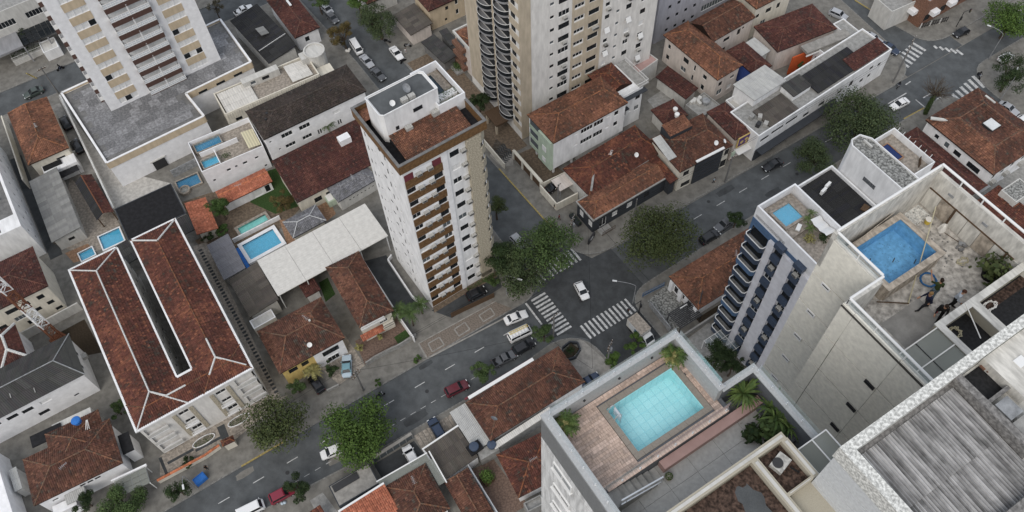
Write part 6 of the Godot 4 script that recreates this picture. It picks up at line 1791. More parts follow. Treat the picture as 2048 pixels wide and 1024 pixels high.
func build_southeast():
	var t: Node3D
	var r: Array
	r = [24.0,12.1,20.2,8.2,0.0]
	t = house("orange_roof_house", "white house with orange clay hipped roof at the crossing behind the truck",r,3.9, "white_clean",{"pal": "orange", "rise": 1.5, "hips": [1.0,0.3], "W": [[1.0,0.3,0.9,1.9, "d"],[2.6,1.0,1.1,1.3, "d"],[4.6,0.6,1.0,1.7, "d"]], "over": 0.5})
	for q in [-3.2,-0.6,3.4]: pbox("buttress",t, "white_clean",v3(-r[2] / 2 + 0.2,1.6,q),v3(0.6,3.3,0.8))
	pbox("valley_gutter",t, "metal_dark",v3(-r[2] / 2 + 2.6,4.62,r[3] / 4 - 0.1),v3(5.4,0.12,0.2),0.67)
	floor_piece("yard",[v2(9.2,8.4),v2(14.2,7.6),v2(14.4,16.2),v2(8.4,15.8)],0.124, "mossy_roof")
	floor_piece("side_alley",[v2(14.2,16.2),v2(34,16.2),v2(34,17.6),v2(14.2,17.6)],0.126, "soil")
	floor_piece("driveway",[v2(9,18.6),v2(15.6,18.0),v2(15.6,24),v2(9,25)],0.124, "cement")
	yard_wall("garden_wall", "pale green slatted wall beside the box truck",[v2(8.8,9.4),v2(8.6,15.6)],1.7, "metal_grey",0.15)
	yard_wall("garden_wall", "grey wall between orange-roofed house and blue tower",[v2(9.0,17.9),v2(30.0,17.6)],1.4, "cement",0.3)
	t = thing("blue_gate", "pale blue metal gate at the corner of the concrete yard", "gate",v3(10.6,BASE,7.4),-0.08)
	for k in 9: pbox("slat",t, "blue_band",v3(-1.6 + k * 0.55,0.8,0),v3(0.42,1.5,0.06))
	for y in [0.3,1.3]: pbox("rail",t, "metal_grey",v3(0.6,y,0.07),v3(4.8,0.1,0.06))
	t = thing("slatted_pergola", "dark slatted pergola over the yard beside the truck", "pergola",v3(12.0,BASE,15.2))
	for k in 12: pbox("slat",t, "metal_dark",v3(0,2.4,-1.7 + k * 0.31),v3(5.0,0.1,0.2))
	for q in [[-2.3,-1.6],[2.3,-1.6],[2.3,1.6],[-2.3,1.6]]: pbox("post",t, "metal_dark",v3(q[0],1.2,q[1]),v3(0.12,2.35,0.12))
	pbox("gutter",t, "frame_white",v3(0.8,2.52,-1.4),v3(1.6,0.1,0.15))
	t = thing("glass_canopy", "white-framed glass entrance canopy at the blue tower's foot", "canopy",v3(13.6,BASE,23.4))
	for a in 4:
		for b in 3: pbox("pane",t, "glass_clear",v3(-1.8 + a * 1.2,3.0,-1.4 + b * 1.4),v3(1.1,0.03,1.3))
	for a in 5: pbox("rafter",t, "frame_white",v3(-2.4 + a * 1.2,3.0,0),v3(0.08,0.1,4.4))
	for b in 4: pbox("purlin",t, "frame_white",v3(0,3.08,-2.1 + b * 1.4),v3(4.9,0.06,0.08))
	for q in [[-2.4,-2.1],[2.4,-2.1],[2.4,2.1],[-2.4,2.1]]: pbox("post",t, "frame_white",v3(q[0],1.5,q[1]),v3(0.12,3.0,0.12))
	blue_tower()
	r = [84.0,17.4,15.0,16.6,0.0]
	t = at_rect("skylight_house", "white two-storey corner house with clay roof and square skylight", "house",r)
	walls(t, "white_wall",r[2] - 0.8,r[3] - 0.8,0,7.2,{"W": [[2.6,4.9,0.9,1.0, "d"],[5.0,4.6,1.1,1.4, "g"],[7.4,4.7,1.6,1.2, "d"],[10.8,4.4,2.8,1.4, "d"]], "S": [[1.0,4.4,1.0,1.8, "d"],[3.4,4.4,1.2,1.0, "d"],[6.4,4.4,1.0,1.8, "d"],[9.4,4.4,1.2,1.0, "d"]]})
	var y := 7.38
	var mb := MB.new()
	var e := [v3(-7.5,y,8.3),v3(7.5,y,8.3),v3(7.5,y,-8.3),v3(-7.5,y,-8.3)]
	var k1 := 4.0
	var top := [v3(-7.5 + k1,y + 1.7,8.3 - k1),v3(7.5 - k1,y + 1.7,8.3 - k1),v3(7.5 - k1,y + 1.7,-8.3 + k1),v3(-7.5 + k1,y + 1.7,-8.3 + k1)]
	for k in 4: tile_slope(mb,e[k],e[(k + 1) % 4],top[(k + 1) % 4],top[k],CLAY.orange if k == 3 else CLAY.brown,t.transform)
	var wl := [v3(-0.9,y + 1.0,0.9),v3(0.9,y + 1.0,0.9),v3(0.9,y + 1.0,-0.9),v3(-0.9,y + 1.0,-0.9)]
	for k in 4: tile_slope(mb,wl[(k + 1) % 4],wl[k],top[k],top[(k + 1) % 4],CLAY.brown,t.transform)
	mb.col = Color(0.05,0.03,0.02)
	for k in 4: mb.quad(e[k] + v3(0,-0.25,0),e[(k + 1) % 4] + v3(0,-0.25,0),e[(k + 1) % 4],e[k])
	mb.quad(e[3] + v3(0,-0.25,0),e[2] + v3(0,-0.25,0),e[1] + v3(0,-0.25,0),e[0] + v3(0,-0.25,0))
	var ro := part("roof",mb, "tiles",t)
	var cm := MB.new()
	cm.coloured = true
	for k in 4:
		cap_run(cm,e[k],top[k],0.14,CLAY.brown,true)
		cap_run(cm,top[k],top[(k + 1) % 4],0.14,CLAY.brown,true)
	part("ridge_cap",cm, "tiles",ro)
	pbox("skylight_frame",t, "metal_dark",v3(0.6,y + 1.15,0.2),v3(2.5,0.5,2.5))
	pbox("skylight_glass",t, "metal_white",v3(0.6,y + 1.45,0.2),v3(2.3,0.12,2.3))
	pbox("painted_ridge",t, "white_dirty",v3(-6.0,y + 0.9,-6.4),v3(3.6,0.3,0.6),-0.78)
	pbox("painted_ridge",t, "white_dirty",v3(6.2,y + 0.75,-4.6),v3(0.4,0.3,2.4))
	for q in [[-5.2,8.3],[-1.4,8.3],[3.0,8.3]]: pbox("air_conditioner",t, "ac_box",v3(q[0],3.4,q[1]),v3(1.1,0.9,0.9))
	r = [73.7,17.1,5.6,17.6,0.0]
	t = house("low_red_house", "low red tiled roof between the navy pool terrace and the skylight house",r,4.5, "white_dirty",{"pal": "maroon", "axis": "z", "rise": 1.0, "hips": [0.6,1.0]})
	t = house("lean_roof", "red clay lean-to roofs below the white-railed roof terrace",[72.0,34.0,9.0,13.0,0.0],5.0, "white_dirty",{"pal": "red", "roof": "tile_shed", "low": "W", "rise": 1.4})
	t = house("grey_slab_house", "small white block with mossy grey slab roof beside the clay lean-to",[77.2,30.6,5.0,3.4,0.0],7.6, "white_dirty",{"roof": "flat", "deck": "mossy_roof", "up": 0.1, "W": [[1.0,4.6,1.6,1.6, "k"]]})
	floor_piece("yard",[v2(66,8),v2(92,8),v2(92,60),v2(40,60)],0.122, "cement")
func blue_tower():
	var w := 7.2; var d := 14.0
	var r := [15.7 + w / 2,19.0 + d / 2,w,d,0.0]
	var t := at_rect("blue_balcony_tower", "pale tower with blue balconies and a small roof-top pool", "tower",r)
	var s := 3.26
	walls(t, "white_clean",w,d,0,34.8,{})
	panel("blue_band",t, "blue_band", "W",w,d,0.0,33.6,9.6,0.8,0.08)
	panel("blue_back",t, "blue_band", "W",w,d,0.0,0.2,4.0,33.3,0.05)
	panel("pier",t, "pale_lilac", "W",w,d,4.05,0.2,1.2,33.3,0.5)
	panel("pier",t, "pale_lilac", "W",w,d,7.0,0.2,2.1,33.3,0.5)
	panel("pier",t, "pale_lilac", "W",w,d,10.9,0.2,3.0,33.3,0.5)
	for q in [[5.25,1.75],[9.1,1.8]]:
		panel("window_column",t, "pale_lilac", "W",w,d,q[0],0.2,q[1],33.2,0.12)
		for k in 10:
			var y := 1.2 + s * k
			panel("navy_panel",t, "navy_panel", "W",w,d,q[0] + 0.1,y + 0.0,q[1] - 0.2,1.25,0.75)
			var wn := face_t("W",w,d,q[0] + q[1] / 2,y + 1.85,0.14)
			window(t,wn,q[1] - 0.3,1.15, "d" if (k * 7 + int(q[0])) % 3 else "w")
			if (k * 5 + int(q[0])) % 3 == 0: ac_unit(t,face_t("W",w,d,q[0] + q[1] / 2,y + 1.25,0.15))
		panel("top_awning",t, "navy_panel", "W",w,d,q[0] + 0.1,33.9,q[1] - 0.1,0.9,0.9)
	if not mesh_cache.has("tub"):
		var a := MB.new(); var b := MB.new(); var c := MB.new()
		var pts := [v2(-1.8,0),v2(-1.8,0.85),v2(-1.5,1.15),v2(1.5,1.15),v2(1.8,0.85),v2(1.8,0)]
		for k in pts.size() - 1:
			var p: Vector2 = pts[k]; var q: Vector2 = pts[k + 1]
			a.bar(v3(p.x,0.45,p.y),v3(q.x,0.45,q.y),0.14,1.1)
			b.bar(v3(p.x,1.06,p.y),v3(q.x,1.04,q.y),0.13,0.1)
		c.prism(pts,-0.1,0.06,true,true)
		mesh_cache.tub = [a.mesh(mat("navy_panel")),b.mesh(mat("frame_white")),c.mesh(mat("cement")),a.mesh(mat("blue_band"))]
	for k in 10:
		var o := shared("balcony",mesh_cache.tub[0 if k % 4 < 3 else 3],t,face_t("W",w,d,2.15,1.2 + s * k,0.03))
		shared("rail",mesh_cache.tub[1],o,Transform3D.IDENTITY)
		shared("floor",mesh_cache.tub[2],o,Transform3D.IDENTITY)
		panel("balcony_shade_or_door",t, "glass_dark", "W",w,d,0.5,1.4 + s * k,3.2,2.1,0.08)
	flat_roof(t,w,d,34.8,2.2, "paver_beige", "white_clean",0.25)
	pbox("terrace_slab",t, "paver_beige",v3(-0.3,35.1,-d / 2 + 3.3),v3(w - 0.6,0.6,5.9))
	var pm := MB.new()
	ring(pm,4.0,3.7,35.3,35.7,0.4,-0.2,-d / 2 + 3.0)
	part("pool_rim",pm, "paver_beige",t)
	var bm := MB.new()
	bm.box(v3(-0.2,35.42,-d / 2 + 3.0),v3(3.3,0.05,3.0))
	part("pool_basin",bm, "pool_blue",t)
	var wm := MB.new()
	wm.box(v3(-0.2,35.6,-d / 2 + 3.0),v3(3.2,0.01,2.9))
	part("pool_water",wm, "water",t)
	palm(t,v3(1.4,35.4,-d / 2 + 5.4),0.9,1.0,10)
	palm(t,v3(2.3,35.4,-d / 2 + 4.9),1.0,0.9,9)
	palm(t,v3(0.6,35.4,-d / 2 + 6.6),0.7,1.1,10)
	plant(t,v3(-0.2,35.0,-d / 2 + 7.6),0.8,1.0,160, "shrub", "straw")
	plant(t,v3(1.5,35.0,-d / 2 + 8.6),0.7,1.0,160, "shrub", "dark")
	var cl := MB.new()
	for a in 8:
		for b in 4:
			var f := func(u: float,v: float) -> Vector3: return v3(1.2 + 2.0 * v,36.6 - 0.9 * sin(PI * u) * 0.35 - v * 0.5 + 0.12 * sin(u * 17.0),-d / 2 + 5.8 + 3.2 * u)
			cl.quad(f.call(a / 8.0,b / 4.0),f.call(a / 8.0,(b + 1) / 4.0),f.call((a + 1) / 8.0,(b + 1) / 4.0),f.call((a + 1) / 8.0,b / 4.0))
	part("awning_cloth",cl, "frame_white",t)
	pbox("deck_chair",t, "frame_white",v3(-0.4,35.6,-d / 2 + 5.5),v3(1.2,0.25,0.6),0.5)
	r = [22.95 + 3.85,19.0 + 5.8,7.6,11.6,0.0]
	t = at_rect("black_roof_tower", "tower top with black ribbed roof and two air conditioners", "tower",r)
	walls(t, "white_wall",r[2],r[3],0,34.9,{})
	flat_roof(t,r[2],r[3],34.9,0.9, "black_roof", "white_wall",0.25)
	sheet_roof(t,r[2] - 0.6,r[3] - 0.6,34.95,0.3, "W", "dark",0,0,0.3)
	for q in [[-0.6,-3.0],[0.6,-3.4]]:
		pbox("air_conditioner",t, "frame_white",v3(q[0],35.75,q[1]),v3(1.1,0.8,0.4),0.2)
	pbox("hatch",t, "wood_brown",v3(2.4,35.4,2.4),v3(1.2,0.2,0.9),0.3)
	r = [30.9 + 1.6,25.6,3.2,11.6,0.0]
	t = thing("roof_core", "tall plain white core with mossy black-stained flat roof", "building",v3(r[0],BASE,r[1]))
	var oc := [v2(-1.6,-5.2),v2(-0.9,-6.0),v2(0.7,-6.0),v2(1.6,-4.6),v2(1.6,5.8),v2(-1.6,5.8)]
	var cm := MB.new()
	cm.prism(oc,0,41.2)
	part("wall",cm, "white_wall",t)
	var dk := MB.new()
	dk.prism(oc,41.2,41.25)
	part("roof_deck",dk, "mossy_roof",t)
	var rm := MB.new()
	for k in oc.size():
		var p: Vector2 = oc[k]; var q: Vector2 = oc[(k + 1) % oc.size()]
		rm.bar(v3(p.x,41.35,p.y),v3(q.x,41.35,q.y),0.16,0.34)
	part("rim",rm, "white_wall",t)
	for k in 4: pbox("louvre",t, "dark_wall",v3(-1.63,37.6 + k * 0.2,-0.4),v3(0.06,0.1,2.2))
	pbox("roof_bench",t, "white_dirty",v3(0.4,41.5,-4.2),v3(0.25,0.3,1.6))
	r = [36.25,25.1,4.2,7.6,0.0]
	t = at_rect("navy_pool_terrace", "white-walled roof terrace with a navy blue pool", "terrace",r)
	walls(t, "white_wall",r[2],r[3],0,40.0,{})
	flat_roof(t,r[2],r[3],40.0,1.3, "terracotta_floor", "white_wall",0.15)
	pbox("terrace_floor",t, "paver_beige",v3(0,40.1,0),v3(r[2] - 0.4,0.2,r[3] - 0.4))
	var nm := MB.new()
	ring(nm,1.9,3.2,40.2,40.5,0.15,-0.95,-1.1)
	part("pool_rim",nm, "terracotta_floor",t)
	pbox("pool_water",t, "pool_navy",v3(-0.95,40.36,-1.1),v3(1.6,0.06,2.9))
	pbox("folded_screen",t, "wood_brown",v3(0.9,40.7,2.4),v3(1.4,0.9,0.1),0.7)
	var pp := MB.new()
	for k in 7: pp.tube(v3(r[2] / 2 + 0.02,41.1,-r[3] / 2 + 0.6 + k * 1.0),v3(r[2] / 2 + 0.3,41.7,-r[3] / 2 + 0.6 + k * 1.0),0.04,0.04,5)
	part("wall_spikes",pp, "frame_white",t)
func build_southwest():
	var t: Node3D
	var r: Array
	r = [-20.2,12.5,18.8,7.9,0.0]
	t = house("brown_hip_shop", "low shop with long brown hipped roof at the crossing's lower corner",r,4.0, "white_wall",{"pal": "brown", "rise": 1.35, "over": 0.3, "N": [[3,0.6,3,2, "d"],[9,0.6,3,2, "d"]], "cat": "shop"})
	pbox("white_sign_ledge",t, "frame_white",v3(-2.0,3.7,-r[3] / 2 - 0.5),v3(13.0,0.3,0.6))
	pbox("red_sign_ledge",t, "maroon",v3(-2.4,3.3,-r[3] / 2 - 0.85),v3(13.4,0.25,0.35))
	dish(t,v3(-7.2,4.6,1.6),0.6, "metal_grey",2.0)
	house("white_sheet_porch", "pale grey ribbed sheet canopy left of the brown hipped shop",[-31.06,12.35,3.09,8.01,0.27],3.3, "cement",{"roof": "sheet", "pal": "pale", "low": "S", "rise": 0.3, "pitch": 0.25, "over": 0.1, "cat": "canopy"})
	r = [-23.87,17.27,11.44,1.01,1.2]
	t = house("gutter_roof", "long narrow white ribbed roof strip below the brown hipped shop",r,3.4, "cement",{"roof": "sheet", "pal": "white", "low": "S", "rise": 0.15, "pitch": 0.35, "over": 0.05, "cat": "shed"})
	t = at_rect("tank_platform", "concrete ledge carrying a dark blue water tank below the canopy", "platform",[-30.65,17.25,3.47,1.37,-1.92],BASE)
	pbox("slab",t, "cement",v3(0,1.4,0),v3(3.4,2.9,1.6))
	water_tank(t,v3(0.9,2.88,-0.3),0.75,1.0, "navy_panel")
	r = [-35.95,14.47,6.55,6.12,2.55]
	t = house("grey_sheet_garage", "brownish grey corrugated garage roof with white edge beams",r,3.3, "white_wall",{"roof": "sheet", "pal": "brown", "low": "S", "rise": 0.3, "pitch": 0.26, "over": 0.1, "cat": "garage"})
	pbox("edge_beam",t, "frame_white",v3(0,3.5,-r[3] / 2 - 0.1),v3(r[2] + 0.5,0.45,0.25))
	pbox("edge_beam",t, "frame_white",v3(-r[2] / 2 - 0.1,3.3,0),v3(0.25,0.35,r[3]))
	pbox("tank_base",t, "black_roof",v3(r[2] / 2 + 0.3,3.5,1.6),v3(2.4,0.4,1.8))
	water_tank(t,v3(r[2] / 2 + 0.2,3.7,1.6),0.8,1.0, "navy_panel")
	r = [-27.11,23.34,6.7,7.83,-6.01]
	house("ribbed_clay_house", "brown clay hipped roof half hidden by the pool-deck tower",[r[0] + 1.2,r[1],r[2] + 2.4,r[3],r[4]],4.0, "white_wall",{"pal": "red", "rise": 1.5, "axis": "x"})
	r = [-37.33,22.66,4.25,8.87,-2.02]
	house("mossy_clay_house", "mossy brown clay roof beside the brick-paved yard with a potted tree",r,4.0, "white_wall",{"pal": "brown", "rise": 1.0, "axis": "z", "hips": [0.0,0.2]})
	floor_piece("yard",[v2(-35.02,17.5),v2(-30.26,18.08),v2(-29.66,27.53),v2(-34.87,27.15)],0.126, "paver_red")
	yard_wall("garden_wall", "white-topped wall between mossy roof and brick yard",[v2(-34.58,17.33),v2(-34.68,26.85)],2.6, "white_wall",0.2)
	t = thing("boxed_tree", "small green tree in a square wooden box on the brick yard", "potted tree",v3(-32.96,0.12,20.45))
	pbox("box",t, "wood_brown",v3(0,0.5,0),v3(1.8,1.0,1.8),0.1)
	plant(t,v3(0.1,1.0,0),1.1,1.9,700, "crown", "bright")
	r = [-44.22,18.26,7.25,8.3,-1.91]
	t = house("patched_clay_house", "hipped clay roof with stray orange tiles behind the white glass eaves",r,5.0, "white_wall",{"pal": "brown", "rise": 1.8, "hips": [0.7,1.0]})
	pbox("glass_eave",t, "glass_frosted",v3(0.2,4.7,-r[3] / 2 - 0.8),v3(r[2] + 1.4,0.06,1.3))
	pbox("eave_beam",t, "frame_white",v3(0.2,4.6,-r[3] / 2 - 1.5),v3(r[2] + 1.8,0.3,0.2))
	pbox("glass_eave",t, "glass_frosted",v3(r[2] / 2 + 0.8,4.7,-r[3] / 2 + 2.0),v3(1.2,0.06,4.4))
	pbox("eave_beam",t, "frame_white",v3(r[2] / 2 + 1.5,4.6,-r[3] / 2 + 1.4),v3(0.2,0.3,6.0))
	r = [-51.45,16.28,7.98,4.8,0.52]
	t = house("bright_clay_house", "bright new orange clay roof at the lower frame edge",r,5.0, "white_wall",{"pal": "new", "roof": "tile_shed", "low": "S", "rise": 0.9})
	pbox("white_gutter",t, "frame_white",v3(0,5.9,-r[3] / 2 - 0.1),v3(r[2],0.25,0.3))
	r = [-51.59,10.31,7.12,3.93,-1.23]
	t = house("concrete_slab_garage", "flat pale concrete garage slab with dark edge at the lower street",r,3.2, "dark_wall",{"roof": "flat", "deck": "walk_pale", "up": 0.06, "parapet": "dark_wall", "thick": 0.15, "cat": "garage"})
	pbox("opening_shade",t, "metal_dark",v3(-r[2] / 2 + 2.6,3.1,-r[3] / 2 + 0.9),v3(4.4,0.3,1.2))  # dark box painted in for a shaded opening, not a real hatch
	floor_piece("garage_yard",[v2(-47.36,7.88),v2(-39.78,8.03),v2(-39.41,11.4),v2(-47.29,11.3)],0.128, "asphalt_dark")
	t = thing("street_gate", "grey street gate with white beam before the car port", "gate")
	var a: Vector2 = v2(-47.11,7.7); var b: Vector2 = v2(-39.68,7.56)
	for k in 7:
		var q := a.lerp(b,k / 6.0)
		pbox("post",t, "metal_grey",v3(q.x,1.2,q.y),v3(0.16,2.2,0.16))
		if k < 6:
			var q2 := a.lerp(b,(k + 0.5) / 6.0)
			pbox("panel",t, "pane_grey",v3(q2.x,1.1,q2.y),v3(a.distance_to(b) / 6 - 0.2,1.8,0.06),-(b - a).angle())
	var bm := MB.new()
	bm.bar(v3(a.x,2.35,a.y),v3(b.x,2.35,b.y),0.5,0.2)
	part("beam",bm, "walk_pale",t)
	t = thing("paved_drive", "pale strips of the driveway under the dark blue parked car", "driveway",v3(-36.11,0.12,9.04),-0.02)
	for k in 9: pbox("strip",t, "paver_beige",v3(-2.9 + k * 0.8,0.02,0),v3(0.7,0.05,3.4))
	floor_piece("corner_paving",[v2(-11.0,7.0),v2(-5.4,8.0),v2(-4.4,13.0),v2(-4.6,22.0),v2(-10.6,22.0)],0.124, "walk_pale")
	t = thing("corner_planter", "walled octagonal planter with plants at the crossing corner", "planter",v3(-8.47,0.12,9.07),0.3)
	var pl := MB.new()
	for k in 7:
		var t0 := TAU * k / 7; var t1 := TAU * (k + 1) / 7
		pl.bar(v3(cos(t0) * 2.0,0.45,sin(t0) * 1.5),v3(cos(t1) * 2.0,0.45,sin(t1) * 1.5),0.22,0.9)
	part("wall",pl, "dark_wall",t)
	pbox("soil",t, "soil",v3(0,0.2,0),v3(2.6,0.4,1.8))
	plant(t,v3(0,0.3,0),1.0,0.9,120, "foliage", "dark")
	t = house("lower_left_porch", "white-framed small tiled porch at the lower frame edge",[-58.73,11.18,2.43,1.77,3.02],3.0, "white_clean",{"roof": "tile_shed", "low": "N", "pal": "red", "rise": 0.3, "over": 0.2})
	floor_piece("side_path",[v2(-58.83,7.51),v2(-56.53,7.45),v2(-55.89,11.64),v2(-58.87,11.86)],0.126, "cement")
	house("backyard_shed", "small dark gap roof beside the ribbed clay house",[-29.12,28.53,2.99,1.57,-6.35],2.6, "cement",{"roof": "flat", "deck": "cement", "cat": "shed"})
func abox(called: String,parent: Node,m: String,x0: float,x1: float,y0: float,y1: float,z0: float,z1: float) -> MeshInstance3D:
	return pbox(called,parent,m,v3((x0 + x1) / 2,(y0 + y1) / 2,(z0 + z1) / 2),v3(x1 - x0,y1 - y0,z1 - z0))
func near_materials():
	var fine_t := grain_image(21,512,0.95,0.06,10.0,1,0.03)
	var strk := grain_image(22,512,0.9,0.16,20.0,8,0.03)
	var mos := grain_image(23,512,0.85,0.26,12.0,1,0.04)
	for k in 5:
		var c: Array = [[0.58,0.44,0.36],[0.50,0.38,0.31],[0.65,0.50,0.42],[0.45,0.35,0.295],[0.54,0.41,0.34]][k]
		add_mat("plank_%d" % k,lin(c[0],c[1],c[2]),0.7,strk,1.7 + 0.2 * k)
	add_mat("coping_stone",lin(0.27,0.24,0.205),0.75,fine_t,1.3)
	add_mat("grey_stone",lin(0.42,0.43,0.435),0.6,fine_t,2.1)
	add_mat("grey_stone_dark",lin(0.13,0.14,0.155),0.6,fine_t,2.1)
	add_mat("terrace_cement",lin(0.43,0.425,0.41),0.85,fine_t,3.3)
	add_mat("grout",lin(0.32,0.70,0.77),0.6)
	for k in 3: add_mat("pool_tile_%d" % k,lin(0.42 + 0.02 * k,0.80 + 0.02 * k,0.83 + 0.02 * k),0.3,fine_t,0.9)
	add_mat("mosaic_beige",lin(0.50,0.46,0.37),0.8,grain_image(24,256,0.88,0.2,60.0,1,0.2),1.2)
	add_mat("cream_tile",lin(0.82,0.79,0.70),0.7,fine_t,5.0)
	add_mat("cream_tile_dark",lin(0.77,0.735,0.645),0.7,fine_t,4.0)
	add_mat("groove",lin(0.05,0.046,0.042),0.9)
	add_mat("tower_paint",lin(0.72,0.72,0.71),0.8,strk,9.0)
	add_mat("white_tile",lin(0.60,0.62,0.63),0.5,fine_t,2.3)
	add_mat("moss_white",lin(0.78,0.78,0.74),1.0,mos,2.2)
	add_mat("stained_cement",lin(0.26,0.25,0.24),1.0,mos,3.1)
	add_mat("dirty_floor",lin(0.54,0.505,0.455),0.95,grain_image(25,512,0.86,0.28,9.0,1,0.08),4.6)
	add_mat("dirty_white",lin(0.64,0.62,0.57),0.95,grain_image(26,512,0.92,0.14,9.0,4,0.03),3.7)
	add_mat("dirty_beige",lin(0.46,0.40,0.33),0.95,grain_image(27,512,0.88,0.2,8.0,2,0.05),3.1)
	add_mat("pool_empty",lin(0.16,0.40,0.64),0.7,grain_image(28,512,0.93,0.12,7.0,1,0.03),3.3)
	add_mat("membrane",lin(0.022,0.022,0.023),0.7,mos,2.4)
	add_mat("stain_roof",lin(1,1,1),0.95)
	mats.stain_roof.vertex_color_use_as_albedo = true
	add_mat("blue_hose",lin(0.03,0.12,0.28),0.5)
	add_mat("rope",lin(0.42,0.38,0.26),0.9)
	add_mat("canvas",lin(0.68,0.66,0.62),0.8)
	add_mat("bucket_yellow",lin(0.62,0.46,0.08),0.6)
	add_mat("terracotta_pot",lin(0.55,0.50,0.44),0.8,fine_t,1.0)
func build_roof_terraces():
	near_materials()
	pool_deck_tower()
	upper_core()
	cream_tower()
	terrace_things()
func pool_deck_tower():
	var t := thing("pool_deck_tower", "pale tower with a wooden roof deck round a turquoise pool", "tower",v3(-36.7,BASE,55))
	t.position = Vector3.ZERO
	abox("body",t, "grey_stone",-40.72,-32.5,0.1,94.9,48.2,63.0)
	abox("body",t, "grey_stone",-32.49,-30.4,0.1,94.9,51.55,62.9)
	for k in 9:
		var top := 97.3 if k == 0 else 94.18 - 3.22 * (k - 1) + 0.0
		var bot := 94.22 - 3.22 * k
		abox("wall_panel",t, "tower_paint",-40.8,-40.70,bot + 0.03,top - (0.0 if k == 0 else 0.03),48.15,63.0)
	abox("wall_panel",t, "tower_paint",-40.8,-40.70,1.0,94.22 - 3.22 * 8,48.15,63.0)
	for k in 8:
		var y := 94.22 - 3.22 * k
		if k == 0: window(t,Transform3D(Basis(Vector3.UP,-PI / 2),v3(-40.84,y - 0.72,50.1)),1.6,1.1, "g")
		else: window(t,Transform3D(Basis(Vector3.UP,-PI / 2),v3(-40.84,y - 0.6,50.1)),1.5,0.75, "w")
		abox("sill",t, "frame_white",-40.98,-40.80,y - 1.12,y - 1.06,49.25,50.95)
		window(t,Transform3D(Basis(Vector3.UP,-PI / 2),v3(-40.84,y - 0.6,54.6)),1.5,0.75, "w")
		if k > 0: ac_unit(t,Transform3D(Basis(Vector3.UP,-PI / 2),v3(-40.8,y - 1.5,52.3)))
	var px0 := -37.66; var px1 := -33.62; var pz0 := 49.16; var pz1 := 51.73
	abox("deck_bed",t, "grey_stone_dark",-40.6,px0 - 0.02,94.9,96.24,48.25,52.42)
	abox("deck_bed",t, "grey_stone_dark",px1 + 0.02,-32.6,94.9,96.24,48.25,52.42)
	abox("deck_bed",t, "grey_stone_dark",px0 - 0.02,px1 + 0.02,94.9,96.24,48.25,pz0 - 0.02)
	abox("deck_bed",t, "grey_stone_dark",px0 - 0.02,px1 + 0.02,94.9,96.24,pz1 + 0.02,52.42)
	var deck := MB.new()
	deck.box(v3(-36.6,96.245,48.4),v3(7.4,0.01,0.1))
	var dk := part("plank_deck",deck, "grey_stone_dark",t)
	var z := 48.46
	while z < 52.3:
		var x := -40.34 - rng.randf() * 0.8
		while x < -32.8:
			var len_ := rng.randf_range(0.75,1.15)
			var a := maxf(x,-40.34); var b := minf(x + len_,-32.86)
			var m := "plank_%d" % (rng.randi() % 5)
			var cx0 := px0 - 0.32; var cx1 := px1 + 0.32
			if z + 0.155 > pz0 - 0.32 and z < pz1 + 0.3:
				if a < cx0 and b > cx0: b = cx0 - 0.005
				elif a < cx1 and b > cx1: a = cx1 + 0.005
				elif a >= cx0 and b <= cx1: b = a
			if b - a > 0.06: abox("plank",dk,m,a + 0.004,b - 0.004,96.25,96.30 + rng.randf() * 0.004,z,z + 0.152)
			x += len_
		z += 0.16
	for q in [[px0 - 0.3,px1 + 0.3,pz0 - 0.3,pz0],[px0 - 0.3,px1 + 0.3,pz1,pz1 + 0.3]]:
		for k in 9:
			var a: float = lerpf(q[0],q[1],k / 9.0)
			abox("coping",t, "coping_stone",a + 0.004,a + (q[1] - q[0]) / 9 - 0.004,96.22,96.315,q[2],q[3])
	for q in [[px0 - 0.3,px0],[px1,px1 + 0.3]]:
		for k in 5:
			var a := lerpf(pz0,pz1,k / 5.0)
			abox("coping",t, "coping_stone",q[0],q[1],96.22,96.315,a + 0.004,a + (pz1 - pz0) / 5 - 0.004)
	var bs := MB.new()
	var by := 95.15
	bs.quad(v3(px0,by,pz1),v3(px1,by,pz1),v3(px1,by,pz0),v3(px0,by,pz0))
	for q in [[v3(px0,by,pz0),v3(px1,by,pz0)],[v3(px1,by,pz0),v3(px1,by,pz1)],[v3(px1,by,pz1),v3(px0,by,pz1)],[v3(px0,by,pz1),v3(px0,by,pz0)]]:
		bs.quad(q[0],q[1],q[1] + v3(0,1.08,0),q[0] + v3(0,1.08,0))
	var ba := part("pool_basin",bs, "grout",t)
	for a in 10:
		for b in 6:
			var dx := (px1 - px0) / 10; var dz := (pz1 - pz0) / 6
			abox("floor_tile",ba, "pool_tile_%d" % (rng.randi() % 3),px0 + dx * a + 0.012,px0 + dx * (a + 1) - 0.012,by,by + 0.02,pz0 + dz * b + 0.012,pz0 + dz * (b + 1) - 0.012)
	for a in 10:
		for b in 2:
			var dx := (px1 - px0) / 10
			for zz in [[pz0,pz0 + 0.02],[pz1 - 0.02,pz1]]: abox("wall_tile",ba, "pool_tile_%d" % (rng.randi() % 3),px0 + dx * a + 0.012,px0 + dx * (a + 1) - 0.012,by + 0.04 + 0.53 * b,by + 0.54 + 0.53 * b,zz[0],zz[1])
	for a in 6:
		for b in 2:
			var dz := (pz1 - pz0) / 6
			for xx in [[px0,px0 + 0.02],[px1 - 0.02,px1]]: abox("wall_tile",ba, "pool_tile_%d" % (rng.randi() % 3),xx[0],xx[1],by + 0.04 + 0.53 * b,by + 0.54 + 0.53 * b,pz0 + dz * a + 0.012,pz0 + dz * (a + 1) - 0.012)
	var wt := MB.new()
	var nx := 24; var nz := 16
	var wave := FastNoiseLite.new()
	wave.seed = 3; wave.frequency = 1.3
